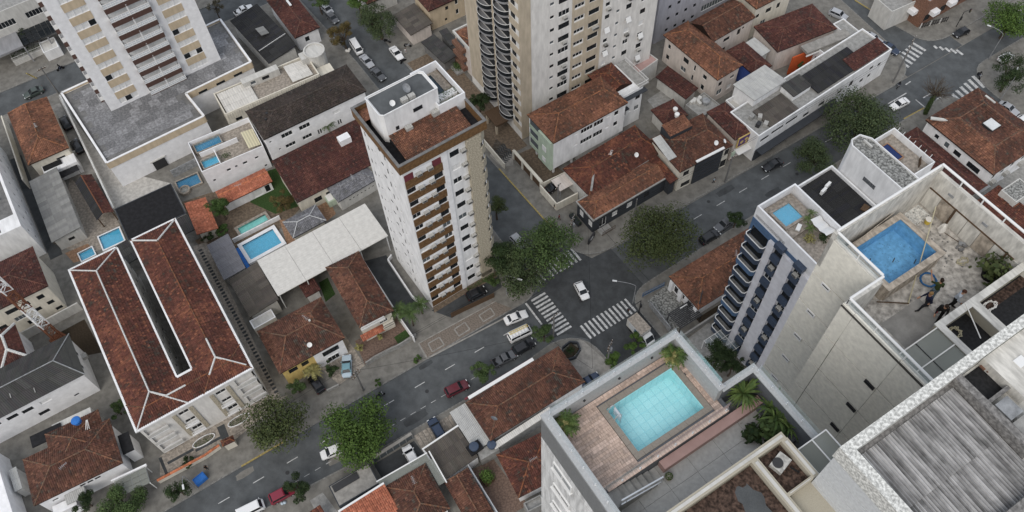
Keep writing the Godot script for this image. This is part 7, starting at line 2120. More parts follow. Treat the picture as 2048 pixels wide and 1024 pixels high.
	for a in nx:
		for b in nz:
			var f := func(i: int,j: int) -> Vector3:
				var x := lerpf(px0 + 0.022,px1 - 0.022,i / float(nx)); var zz := lerpf(pz0 + 0.022,pz1 - 0.022,j / float(nz))
				return v3(x,96.14 + 0.006 * wave.get_noise_2d(x * 3,zz * 3),zz)
			wt.quad(f.call(a,b + 1),f.call(a + 1,b + 1),f.call(a + 1,b),f.call(a,b))
	wt.smooth_normals()
	part("pool_water",wt, "water",t)
	var ld := MB.new()
	for s in [0.0,0.55]:
		var o := v3(px0 + 0.05,96.3,49.35 + s)
		for k in 8:
			var t0 := PI * k / 8; var t1 := PI * (k + 1) / 8
			ld.tube(o + v3(0.12 - 0.2 * cos(t0),0.25 + 0.3 * sin(t0),0),o + v3(0.12 - 0.2 * cos(t1),0.25 + 0.3 * sin(t1),0),0.03,0.03,6)
		ld.tube(o + v3(-0.08,0,0),o + v3(-0.08,0.25,0),0.03,0.03,6)
		ld.tube(o + v3(0.32,0.25,0),o + v3(0.32,-0.75,0),0.03,0.03,6)
	for y in [0.02,-0.25,-0.5]: ld.box(v3(px0 + 0.37,96.3 + y,49.62),v3(0.12,0.04,0.55))
	part("ladder",ld, "aluminium",t)
	abox("parapet",t, "grey_stone",-40.8,-40.42,94.9,97.62,48.15,55.2)
	abox("parapet",t, "grey_stone",-40.42,-32.75,94.9,97.62,48.15,48.42)
	abox("parapet",t, "grey_stone",-33.02,-32.72,94.9,97.62,48.42,51.75)
	abox("parapet",t, "grey_stone_dark",-32.72,-30.5,94.9,97.1,51.5,51.78)
	abox("parapet",t, "grey_stone_dark",-30.78,-30.45,94.9,97.1,51.78,57.2)
	for q in [[-40.84,-40.38,48.1,55.2],[-40.38,-32.7,48.1,48.46],[-33.06,-32.68,48.46,51.8]]: abox("coping",t, "grey_stone",q[0],q[1],97.62,97.70,q[2],q[3])
	for q in [[-32.68,-30.46,51.46,51.82],[-30.82,-30.41,51.82,57.2]]: abox("coping",t, "grey_stone",q[0],q[1],97.1,97.17,q[2],q[3])
	var runs := [[v3(-40.6,97.7,48.5),v3(-40.6,97.7,55.0)],[v3(-40.4,97.7,48.28),v3(-32.9,97.7,48.28)],[v3(-32.87,97.7,48.5),v3(-32.87,97.7,51.6)],[v3(-32.5,97.17,51.64),v3(-30.7,97.17,51.64)],[v3(-30.61,97.17,51.9),v3(-30.61,97.17,57.0)]]
	var cl := MB.new()
	cl.lathe(Vector3.ZERO,[[0.05,0],[0.05,0.02],[0.022,0.03],[0.022,0.16],[0.035,0.17],[0.0,0.18]],8)
	cl.box(v3(0,0.1,0.03),v3(0.05,0.12,0.02))
	var clm := cl.mesh(mat("aluminium"))
	for q in runs:
		var n := int(q[0].distance_to(q[1]) / 1.05) + 1
		for k in n + 1: shared("glass_clamp",clm,t,Transform3D(Basis.IDENTITY,q[0].lerp(q[1],float(k) / n)))
		var gb := MB.new()
		gb.bar(q[0] + v3(0,0.42,0),q[1] + v3(0,0.42,0),0.012,0.7)
		part("glass_rail",gb, "glass_clear",t)
	for q in [-38.5,-36.4,-34.4]: abox("wall_lamp",t, "metal_dark",q - 0.05,q + 0.05,97.0,97.12,48.42,48.5)
	abox("deck_front",t, "grey_stone_dark",-40.4,-32.72,94.95,96.42,52.42,52.52)
	abox("deck_edge",t, "plank_2",-40.0,-32.8,96.42,96.46,52.34,52.56)
	var gr := MB.new()
	gr.bar(v3(-40.3,96.95,52.47),v3(-32.85,96.95,52.47),0.012,0.9)
	part("glass_rail",gr, "glass_clear",t)
	for k in 8: shared("glass_clamp",clm,t,Transform3D(Basis.IDENTITY,v3(-40.2 + k * 1.04,96.46,52.47)))
	for a in 6:
		for b in 2: abox("terrace_slab",t, "terrace_cement",-40.38 + a * 1.6,-40.38 + (a + 1) * 1.6 - 0.012,94.9,95.3,52.54 + b * 1.33,52.54 + (b + 1) * 1.33 - 0.012)
	for k in 6: abox("step",t, "cement",-39.9 + k * 0.38,-39.9 + (k + 1) * 0.38,95.3,96.3 - 0.165 * k,52.54,53.35)
	abox("landing",t, "cement",-40.38,-39.9,95.3,96.35,52.54,53.35)
	railing(t,[v3(-39.9,96.3,53.32),v3(-37.4,95.35,53.32)],0.85, "aluminium")
	abox("pink_bench",t, "pink_slab",-37.0,-30.85,95.3,95.86,52.56,53.02)
	abox("penthouse",t, "mosaic_beige",-40.4,-32.75,94.9,98.85,55.2,62.9)
	abox("gravel",t, "gravel_brown",-40.4,-34.75,98.86,98.92,55.5,62.9)
	var bp := MB.new()
	var pts := []
	for k in 22: pts.append(v2(-35.7 + cos(TAU * k / 22) * 0.55 * rng.randf_range(0.6,1.1),56.9 + sin(TAU * k / 22) * 1.15 * rng.randf_range(0.7,1.05)))
	sheet_on(bp,pts,98.925)
	part("bare_patch",bp, "asphalt",t)
	abox("gravel",t, "gravel_brown",-34.35,-33.02,98.86,98.92,55.5,57.3)
	for q in [[-40.8,-32.7,55.12,55.46],[-34.72,-34.36,55.46,62.9],[-33.0,-32.66,55.46,57.44],[-34.36,-33.0,57.3,57.46]]:
		abox("mosaic_parapet",t, "mosaic_beige",q[0],q[1],98.85,99.24,q[2],q[3])
		abox("parapet_cap",t, "white_dirty",q[0] + 0.1,q[1] - 0.1,99.24,99.27,q[2] + 0.1,q[3] - 0.1)
	abox("air_conditioner",t, "ac_box",-34.05,-33.25,98.92,99.22,55.85,56.45).rotation.y = 0.25
	var fan := MB.new()
	fan.lathe(v3(-33.78,99.22,56.1),[[0.24,0.0],[0.24,0.02],[0.0,0.02]],16)
	part("fan_grille",fan, "metal_dark",t)
	var pipe := MB.new()
	pipe.tube(v3(-33.4,99.05,56.5),v3(-33.2,98.98,56.9),0.04,0.04,6)
	part("pipe",pipe, "rubber",t)
	for q in [[-32.1,-31.3],[-31.25,-30.45]]: abox("canopy_pane",t, "glass_frosted",q[0],q[1],98.0,98.04,56.02,57.4)
	for x in [-32.14,-31.28,-30.42]: abox("canopy_frame",t, "frame_white",x - 0.03,x + 0.03,97.95,98.08,56.0,57.45)
	for zz in [56.0,57.45]: abox("canopy_frame",t, "frame_white",-32.1,-30.4,97.96,98.07,zz - 0.03,zz + 0.03)
func upper_core():
	var t := thing("tank_house", "highest roof block with streaked corrugated roof and lichen-white parapet", "building",Vector3.ZERO)
	var ww := [-33.04,57.46]
	for k in 5:
		var y1 := 103.1 - k * 0.98
		abox("tile_course",t, "white_tile",-33.04,-32.9,y1 - 0.93,y1,57.5,66.0)
	abox("tile_course",t, "white_tile",-33.04,-32.9,60.0,98.2,57.5,66.0)
	abox("core_wall",t, "white_dirty",-32.9,-22.4,60.0,102.2,57.5,66.0)
	for q in [[-33.06,-22.0,57.42,57.84],[-33.06,-32.58,57.84,66.0]]: abox("parapet",t, "moss_white",q[0],q[1],102.2,103.2,q[2],q[3])
	abox("parapet",t, "stained_cement",-27.05,-26.72,102.2,103.1,57.84,61.6)
	abox("parapet",t, "stained_cement",-30.5,-26.4,102.2,102.9,62.6,62.95)
	var n := 36
	var nz := FastNoiseLite.new()
	nz.seed = 5; nz.frequency = 1.0; nz.fractal_octaves = 3
	for row in 2:
		var mb := MB.new()
		mb.coloured = true
		var z0 := 58.05 + row * 2.35; var z1 := z0 + 2.5
		if row == 1: z1 = 62.6
		var seg := 40
		var cols := n * 6
		for a in cols + 1:
			var x := -32.42 + a * 5.3 / cols
			for j in seg + 1:
				var z := lerpf(z0,z1,j / float(seg))
				var s := nz.get_noise_2d(x * 2.2,z * 0.30 + row * 40.0) + 0.55 * nz.get_noise_2d(x * 9.0 + 90.0,z * 0.4) + 0.3 * nz.get_noise_2d(x * 3.0,z * 3.0 + 70.0)
				var g := clampf(0.29 + s * 0.22,0.08,0.52)
				mb.col = Color(g,g * 0.99,g * 0.985)
				mb.put(v3(x,102.6 - 0.02 * row - (z - 58.0) * 0.045 + 0.06 * sin(TAU * a / 6.0),z))
				if a > 0 and j > 0:
					var q := mb.v.size() - 1
					for e in [q,q - 1,q - seg - 2,q,q - seg - 2,q - seg - 1]: mb.i.append(e)
		part("corrugated_sheet",mb, "stain_roof",t)
	abox("gutter",t, "stained_cement",-32.58,-27.05,102.2,102.55,57.84,58.06)
	abox("pit_wall",t, "dirty_white",-26.7,-22.4,102.2,102.3,57.86,66.0)
	abox("black_pit",t, "membrane",-26.6,-25.3,102.3,102.33,57.95,59.2)
	abox("pit_rim",t, "stained_cement",-26.6,-25.1,102.3,102.75,59.2,59.36)
	abox("pit_back",t, "dirty_white",-25.3,-22.4,102.3,102.9,57.86,60.0)
	abox("steel_box",t, "metal_grey",-26.5,-25.8,102.3,102.9,59.5,60.3)
	abox("concrete_box",t, "cement",-26.5,-25.4,102.3,102.8,60.4,61.2)
	abox("black_pit",t, "membrane",-26.5,-25.0,102.3,102.34,61.25,62.2)
	for k in 3: abox("wall_hatch",t, "frame_white",-24.4 + k * 0.7,-23.9 + k * 0.7,102.9,102.93,58.6,59.0)
	var br := MB.new()
	for k in 4: br.box(v3(-25.45 + rng.randf() * 0.5,102.4 + rng.randf() * 0.2,58.1 + rng.randf() * 0.3),v3(0.24,0.08,0.12),rng.randf() * 3)
	part("loose_bricks",br, "brick_wall",t)
func cream_tower():
	var t := thing("cream_tile_tower", "tall cream tiled tower with an open roof terrace and empty blue pool", "tower",Vector3.ZERO)
	abox("body",t, "groove",-22.64,-13.4,0.1,95.35,48.44,66.0)
	abox("body",t, "groove",-24.94,-22.7,0.1,95.35,51.66,65.9)
	var js := [98.0,94.6,91.56,88.55,85.52,82.48,79.4,76.4,73.4,70.3]
	for k in js.size() - 1:
		abox("wall_panel",t, "cream_tile",-22.72,-22.60,js[k + 1] + 0.045,js[k] - 0.045,48.4,51.7)
		abox("wall_panel",t, "cream_tile",-25.0,-24.9,js[k + 1] + 0.045,js[k] - 0.045,51.62,52.38)
		abox("wall_panel",t, "cream_tile",-25.0 + (0.02 if k > 0 else 0.0),-24.9,js[k + 1] + 0.045,js[k] - (0.045 if k > 0 else -0.02),52.41,55.38)
		abox("wall_panel",t, "cream_tile_dark",-25.0 + 0.01,-24.9,js[k + 1] + 0.045,js[k] - 0.045,55.4,65.8)
		if k > 0:
			window(t,Transform3D(Basis(Vector3.UP,-PI / 2),v3(-22.74,js[k] - 0.22,49.5)),0.62,0.32, "w")
			window(t,Transform3D(Basis(Vector3.UP,-PI / 2),v3(-25.02,js[k] - 0.2,55.0)),0.62,0.28, "k")
	abox("parapet",t, "dirty_white",-22.7,-22.45,95.35,98.0,48.65,51.72)
	abox("parapet",t, "dirty_white",-24.95,-22.45,95.35,98.0,51.64,51.86)
	abox("parapet",t, "dirty_white",-24.98,-24.75,95.35,97.95,51.86,57.4)
	abox("north_wall",t, "dirty_white",-22.72,-14.8,95.35,98.5,48.4,48.64)
	abox("east_wall",t, "dirty_white",-15.04,-14.8,95.35,98.2,48.64,57.0)
	for k in 7:
		abox("sheet_panel",t,["dirty_white", "dirty_beige", "dirty_white"][k % 3],-15.10,-15.05,95.5,96.9,48.7 + k * 0.9,49.56 + k * 0.9)
	for y in [96.92]: abox("timber_strip",t, "wood_brown",-15.12,-15.05,y,y + 0.05,48.7,54.4)
	for zz in [50.5,53.9]: abox("timber_strip",t, "wood_brown",-15.16,-15.06,95.45,97.0,zz,zz + 0.1)
	for zz in [49.7,52.0]: abox("wall_vent",t, "metal_grey",-15.08,-15.04,97.4,97.55,zz,zz + 0.35)
	var rl := MB.new()
	for q in [[v3(-22.58,98.62,48.52),v3(-14.9,98.62,48.52)],[v3(-14.9,98.72,48.52),v3(-14.9,98.72,57.0)],[v3(-22.58,98.55,48.6),v3(-22.58,98.55,51.7)],[v3(-24.86,98.5,51.75),v3(-22.58,98.5,51.75)],[v3(-24.86,98.5,51.75),v3(-24.86,98.5,57.3)]]:
		rl.tube(q[0],q[1],0.075,0.075,8)
		var n := int(q[0].distance_to(q[1]) / 1.4)
		for k in n + 1:
			var p: Vector3 = q[0].lerp(q[1],float(k) / maxi(n,1))
			rl.tube(p,p - v3(0,0.6,0),0.04,0.04,6)
	part("white_rail",rl, "frame_white",t)
	for q in [[v3(-22.58,98.2,48.6),v3(-22.58,98.2,51.7)],[v3(-24.86,98.2,51.8),v3(-24.86,98.2,57.3)]]:
		var gm := MB.new()
		gm.bar(q[0],q[1],0.012,0.5)
		part("glass_rail",gm, "glass_clear",t)
	abox("drip_edge",t, "groove",-25.08,-24.98,97.78,97.84,51.6,57.4)
	abox("terrace_floor",t, "dirty_floor",-24.75,-15.04,95.33,95.4,51.86,57.0)
	abox("terrace_floor",t, "dirty_floor",-22.45,-15.04,95.33,95.398,48.64,51.86)
	abox("worn_patch",t, "walk_pale",-22.6,-19.8,95.4,95.405,53.0,54.7)
	abox("rubble_patch",t, "moss_white",-17.3,-15.2,95.4,95.41,48.7,49.6)
	var x0 := -21.5; var x1 := -17.6; var z0 := 49.05; var z1 := 51.95
	var pm := MB.new()
	for q in [[v3(x0,0,z0),v3(x1,0,z0)],[v3(x1,0,z0),v3(x1,0,z1)],[v3(x1,0,z1),v3(x0,0,z1)],[v3(x0,0,z1),v3(x0,0,z0)]]:
		pm.bar(q[0] + v3(0,96.0,0),q[1] + v3(0,96.0,0),0.24,1.2)
	part("pool_wall",pm, "dirty_beige",t)
	var rm := MB.new()
	ring(rm,x1 - x0 + 0.34,z1 - z0 + 0.34,96.6,96.66,0.34,(x0 + x1) / 2,(z0 + z1) / 2)
	part("pool_rim",rm, "dirty_beige",t)
	var bm := MB.new()
	var i := 0.13
	bm.quad(v3(x0 + i,95.5,z1 - i),v3(x1 - i,95.5,z1 - i),v3(x1 - i,95.5,z0 + i),v3(x0 + i,95.5,z0 + i))
	var c := [v3(x0 + i,95.5,z0 + i),v3(x1 - i,95.5,z0 + i),v3(x1 - i,95.5,z1 - i),v3(x0 + i,95.5,z1 - i)]
	for k in 4: bm.quad(c[k],c[(k + 1) % 4],c[(k + 1) % 4] + v3(0,1.12,0),c[k] + v3(0,1.12,0))
	var ba := part("pool_basin",bm, "pool_empty",t)
	for q in [v3(-20.3,95.51,49.9),v3(-18.3,95.51,51.3),v3(-19.2,95.51,50.6)]: pbox("drain",ba, "groove",q,v3(0.34,0.012,0.05),0.4)
	var sp := MB.new()
	for k in 90: sp.box(v3(rng.randf_range(x0 + 0.2,x1 - 0.2),95.505,rng.randf_range(z0 + 0.2,z1 - 0.2)),v3(0.025,0.01,0.025),rng.randf() * 3)
	part("leaf_litter",sp, "groove",ba).set_meta("kind", "stuff")
	var db := MB.new()
	for k in 80:
		var p := v3(rng.randf_range(-24.3,-15.4),95.41,rng.randf_range(52.2,56.5)) if k > 60 else v3(rng.randf_range(-17.2,-15.3),95.41,rng.randf_range(48.8,53.0))
		db.box(p,v3(0.05,0.03,0.05) * rng.randf_range(0.6,1.8),rng.randf() * 3)
	part("debris",db, "cement_dark",t).set_meta("kind", "stuff")
	var wd := MB.new()
	for k in 120: wd.box(v3(rng.randf_range(-17.2,-15.3),95.42,rng.randf_range(48.7,49.7)),v3(0.06,0.04,0.05),rng.randf() * 3)
	part("white_chips",wd, "canvas",t).set_meta("kind", "stuff")
	for q in [[-21.5,-14.6,54.82,55.12],[-21.5,-21.2,55.12,57.3],[-19.15,-18.75,55.12,57.3]]:
		abox("tiled_parapet",t, "mosaic_beige",q[0],q[1],95.4,97.05,q[2],q[3])
		abox("parapet_cap",t, "dirty_white",q[0] - 0.04,q[1] + 0.04,97.05,97.12,q[2] - 0.04,q[3] + 0.04)
	abox("membrane_roof",t, "membrane",-21.2,-19.15,95.4,96.3,55.12,57.4)
	abox("membrane_roof",t, "membrane",-18.75,-14.6,95.4,96.32,55.12,57.4)
	abox("gravel_strip",t, "gravel_brown",-18.4,-14.8,96.32,96.33,55.2,55.7)
	for q in [[-24.5,-23.1,55.02,56.1],[-23.05,-21.55,55.02,56.1],[-24.5,-23.1,56.14,57.4],[-23.05,-21.55,56.14,57.4]]: abox("canopy_pane",t, "glass_frosted",q[0],q[1],97.0,97.03,q[2],q[3])
	for x in [-23.08]: abox("canopy_bar",t, "metal_dark",x - 0.02,x + 0.02,97.0,97.06,55.0,57.4)
	for zz in [55.0,56.12]: abox("canopy_bar",t, "canvas",-24.6,-21.5,97.0,97.08,zz - 0.03,zz + 0.03)
	abox("stair_void",t, "dirty_floor",-24.7,-21.5,95.38,95.42,55.0,57.4)
func rope_coil(mb: MB,o: Vector3,r: float,turns: int,wire: float,squash := 1.0,messy := 0.3):
	var last := Vector3.INF
	for k in turns * 16:
		var a := TAU * k / 16.0
		var rr := r * (1.0 + messy * (rng.randf() - 0.5))
		var p := o + v3(cos(a) * rr,0.02 + 0.03 * float(k) / 16.0 / turns * 2 + rng.randf() * 0.02,sin(a) * rr * squash)
		if last != Vector3.INF: mb.tube(last,p,wire,wire,5,false)
		last = p
func terrace_things():
	var y := 95.4
	var mb := MB.new()
	rope_coil(mb,v3(-18.55,y,52.5),0.42,6,0.035,1.0,0.18)
	single("hose_coil",mb, "blue_hose", "coil of dark blue hose on the terrace beside the empty pool", "hose")
	mb = MB.new()
	mb.tube(v3(-20.55,y + 0.03,52.95),v3(-16.2,97.4,49.9),0.035,0.03,7)
	single("wooden_pole",mb, "rope", "long thin pole leaning across the corner of the empty blue pool", "pole")
	mb = MB.new()
	mb.tube(v3(-20.5,y + 0.05,52.95),v3(-22.0,y + 0.3,52.0),0.035,0.035,7)
	single("dark_pole",mb, "wood_brown", "short dark pole on the floor left of the walking people", "pole")
	var t := thing("paint_bucket", "white paint bucket with yellow side by the terrace's far corner", "bucket",v3(-15.75,y,49.85))
	mb = MB.new()
	mb.lathe(Vector3.ZERO,[[0.15,0],[0.18,0.3],[0.19,0.3],[0.19,0.34]],14)
	part("side",mb, "bucket_yellow",t)
	mb = MB.new()
	mb.lathe(Vector3.ZERO,[[0.2,0.34],[0.2,0.37],[0.0,0.38]],14)
	part("lid",mb, "canvas",t)
	mb = MB.new()
	for k in 14:
		var a := TAU * k / 14; var b := TAU * (k + 1) / 14
		var f := func(u: float,v: float) -> Vector3: return v3(cos(u) * 0.3 * v * (1 + 0.3 * sin(u * 3)),0.55 * (1 - v * v) + 0.05 * sin(u * 5) * v,sin(u) * 0.24 * v)
		mb.tri(f.call(a,0.0),f.call(b,0.55),f.call(a,0.55))
		mb.quad(f.call(a,1.0),f.call(b,1.0),f.call(b,0.55),f.call(a,0.55))
	var sack := single("white_sack",mb, "canvas", "slumped white sack against the terrace's right wall", "sack")
	sack.position = v3(-15.4,y,50.6)
	t = thing("shovel", "shovel lying by the right terrace wall below the white sack", "shovel",v3(-15.5,y,51.4),0.7)
	mb = MB.new()
	mb.tube(v3(0.1,0.35,-0.5),v3(-0.1,0.08,0.35),0.02,0.02,6)
	part("handle",mb, "wood_brown",t)
	mb = MB.new()
	mb.hexa(Transform3D(Basis(Vector3.RIGHT,0.2),v3(-0.15,0.05,0.55)),v3(0.28,0.03,0.4))
	part("blade",mb, "metal_grey",t)
	mb = MB.new()
	rope_coil(mb,v3(-16.1,y,52.7),0.3,3,0.018,0.6,0.9)
	single("rope_tangle",mb, "rope", "pale tangled rope on the bare terrace floor", "rope")
	mb = MB.new()
	rope_coil(mb,v3(-17.9,96.34,55.5),0.42,4,0.02,0.5,0.7)
	single("rope_tangle",mb, "canvas", "white rope tangle on the black roof right of the divider", "rope")
	mb = MB.new()
	rope_coil(mb,v3(-20.6,96.32,55.6),0.4,4,0.02,0.7,0.7)
	single("rope_tangle",mb, "rope", "yellowish rope tangle in the corner of the black roof", "rope")
	mb = MB.new()
	mb.tube(v3(-19.4,97.15,54.9),v3(-20.3,97.15,56.6),0.03,0.03,6)
	single("wooden_pole",mb, "canvas", "pale pole across the tiled parapet of the black roofs", "pole")
	t = thing("potted_shrub", "spindly shrub in a big black pot in the terrace corner", "potted plant",v3(-15.75,y,54.1))
	mb = MB.new()
	mb.lathe(Vector3.ZERO,[[0.0,0.0],[0.34,0.0],[0.45,0.5],[0.48,0.52],[0.44,0.5],[0.0,0.46]],18)
	part("pot",mb, "rubber",t)
	mb = MB.new()
	for k in 26:
		var a := rng.randf() * TAU; var s := rng.randf_range(0.2,0.75)
		limb(mb,v3(cos(a) * 0.1,0.46,sin(a) * 0.1),v3(cos(a) * s,rng.randf_range(0.9,1.7),sin(a) * s),0.015,0.005)
	part("twigs",mb, "bark",t)
	plant(t,v3(0,0.6,0),0.9,1.1,200, "foliage", "olive")
	mb = MB.new()
	mb.hexa(Transform3D(Basis(Vector3.UP,0.08) * Basis(Vector3.RIGHT,0.25),v3(-19.6,96.35,48.78)),v3(3.4,0.9,0.04))
	single("leaning_board",mb, "dirty_beige", "long weathered board leaning on the wall behind the empty pool", "board")
	mb = MB.new()
	for k in 6: mb.box(v3(rng.randf() * 0.6,0.05 + 0.05 * k * 0.3,rng.randf() * 0.4),v3(0.25,0.06,0.12),rng.randf() * 3)
	var rub := single("rubble_heap",mb, "cement_dark", "little dark rubble heap below the right terrace wall", "rubble")
	rub.position = v3(-15.7,y,51.9)
	for q in [[v3(-39.95,96.3,48.95), "spiky palm in a white pot at the deck's left corner"],[v3(-33.45,96.3,48.95), "bushy palm in a white pot at the deck's far corner"]]:
		t = thing("potted_palm",q[1], "potted plant",q[0],0.0, "potted palms on the deck")
		mb = MB.new()
		mb.lathe(Vector3.ZERO,[[0.0,0],[0.24,0.0],[0.3,0.3],[0.34,0.62],[0.36,0.64],[0.3,0.6],[0.0,0.56]],18)
		part("pot",mb, "terracotta_pot",t)
		palm(t,v3(0,0.56,0),0.25,0.75,26, "palm",false,1.1)
		palm(t,v3(0.1,0.56,0.1),0.1,0.6,18, "green",false,0.9)
		palm(t,v3(-0.12,0.56,-0.05),0.35,0.5,12, "straw",false,0.8)
	t = thing("fan_palm", "big fan palm behind the end of the pink bench", "palm",v3(-31.55,95.3,52.2))
	pbox("pot",t, "grey_stone_dark",v3(0,0.3,0),v3(0.7,0.6,0.6))
	palm(t,v3(0,0.6,0),0.35,1.05,44, "palm",true,1.1)
	t = thing("banana_plants", "clump of broad-leaved plants on the lower terrace's right side", "plant",v3(-30.95,95.3,54.0))
	pbox("planter",t, "grey_stone_dark",v3(0,0.2,0.1),v3(0.5,0.4,2.4))
	for q in [[0.0,-0.6,0.9],[-0.1,0.1,1.0],[0.05,0.7,0.8]]: palm(t,v3(q[0],0.4,q[1]),0.5,q[2],12, "palm",true,1.2)
	plant(t,v3(-0.35,0.2,0.2),0.8,0.9,420, "foliage", "green")
	t = thing("leafy_shrub", "low glossy shrub on the grey terrace below the banana plants", "shrub",v3(-32.2,95.3,53.9))
	plant(t,v3(0,0,0),0.55,0.6,150, "foliage", "dark")
	palm(t,v3(0,0.1,0),0.1,0.5,14, "green",true,0.8)
	t = thing("clipped_ball", "small clipped round bush by the end of the pink bench", "bush",v3(-36.95,95.3,53.32))
	mb = MB.new()
	mb.lathe(Vector3.ZERO,[[0.0,0],[0.17,0],[0.2,0.12],[0.0,0.12]],14)
	part("pot",mb, "terracotta_pot",t)
	mb = MB.new()
	mb.coloured = true
	for k in 260:
		var n := v3(rng.randfn(),rng.randfn() * 0.7 + 0.3,rng.randfn()).normalized()
		leaf(mb,v3(0,0.22,0) + n * 0.2,n,0.07,LEAF.green[0],LEAF.bright[1])
	part("foliage",mb, "leaf",t)
	var w := MB.new()
	w.lathe(v3(-38.6,95.3,54.4),[[0.0,0],[0.12,0],[0.12,0.5],[0.0,0.5]],10)
func capsule(p: Vector3,a: Vector3,b: Vector3,ra: float,rb: float) -> float:
	var d := b - a
	var t := clampf((p - a).dot(d) / maxf(d.length_squared(),1e-6),0,1)
	return p.distance_to(a + d * t) - lerpf(ra,rb,t)
func field(p: Vector3,bones: Array,k: float) -> float:
	var s := 1e3
	for q in bones:
		var d := capsule(p,q[0],q[1],q[2],q[3])
		var h := maxf(k - absf(s - d),0) / k
		s = minf(s,d) - h * h * k * 0.25
	return s
func net(mb: MB,bones: Array,cell: float,k: float):
	mb.coloured = true
	var vals := {}
	var marks := {}
	for q in bones:
		var r := maxf(q[2],q[3]) + cell * 2
		var lo: Vector3 = q[0].min(q[1]) - Vector3.ONE * r; var hi: Vector3 = q[0].max(q[1]) + Vector3.ONE * r
		for x in range(int(floor(lo.x / cell)),int(ceil(hi.x / cell)) + 1):
			for y in range(int(floor(lo.y / cell)),int(ceil(hi.y / cell)) + 1):
				for z in range(int(floor(lo.z / cell)),int(ceil(hi.z / cell)) + 1):
					var c := Vector3i(x,y,z)
					if not vals.has(c) and absf(capsule(Vector3(c) * cell,q[0],q[1],q[2],q[3])) < cell * 3.2: marks[c] = true
	for c in marks:
		for o in [Vector3i.ZERO,Vector3i(1,0,0),Vector3i(0,1,0),Vector3i(1,1,0),Vector3i(0,0,1),Vector3i(1,0,1),Vector3i(0,1,1),Vector3i(1,1,1)]:
			if not vals.has(c + o): vals[c + o] = field(Vector3(c + o) * cell,bones,k)
	var vert := {}
	for c in marks:
		var sum := Vector3.ZERO; var n := 0
		var pos := 0
		var v8 := []
		for o in 8: v8.append(vals[c + Vector3i(o & 1,(o >> 1) & 1,(o >> 2) & 1)])
		for o in 8: if v8[o] > 0: pos += 1
		if pos == 0 or pos == 8: continue
		for e in [[0,1],[2,3],[4,5],[6,7],[0,2],[1,3],[4,6],[5,7],[0,4],[1,5],[2,6],[3,7]]:
			var a: float = v8[e[0]]; var b: float = v8[e[1]]
			if (a > 0) == (b > 0): continue
			var t := a / (a - b)
			var pa := Vector3(e[0] & 1,(e[0] >> 1) & 1,(e[0] >> 2) & 1); var pb := Vector3(e[1] & 1,(e[1] >> 1) & 1,(e[1] >> 2) & 1)
			sum += pa.lerp(pb,t); n += 1
		var p := (Vector3(c) + sum / n) * cell
		var best := 1e3
		for q in bones:
			var d := capsule(p,q[0],q[1],q[2],q[3])
			if d < best:
				best = d
				mb.col = q[4]
		vert[c] = mb.put(p)
	for c in vert:
		for ax in 3:
			var e := Vector3i.ZERO; e[ax] = 1
			if not vals.has(c + e): continue
			var a: float = vals[c]; var b: float = vals[c + e]
			if (a > 0) == (b > 0): continue
			var u := Vector3i.ZERO; u[(ax + 1) % 3] = 1
			var w := Vector3i.ZERO; w[(ax + 2) % 3] = 1
			var q := [c,c - u,c - u - w,c - w]
			var ok := true
			for z in q: if not vert.has(z): ok = false
			if not ok: continue
			var i := [vert[q[0]],vert[q[1]],vert[q[2]],vert[q[3]]]
			if a > 0: i.reverse()
			for z in [0,1,2,0,2,3]: mb.i.append(i[z])
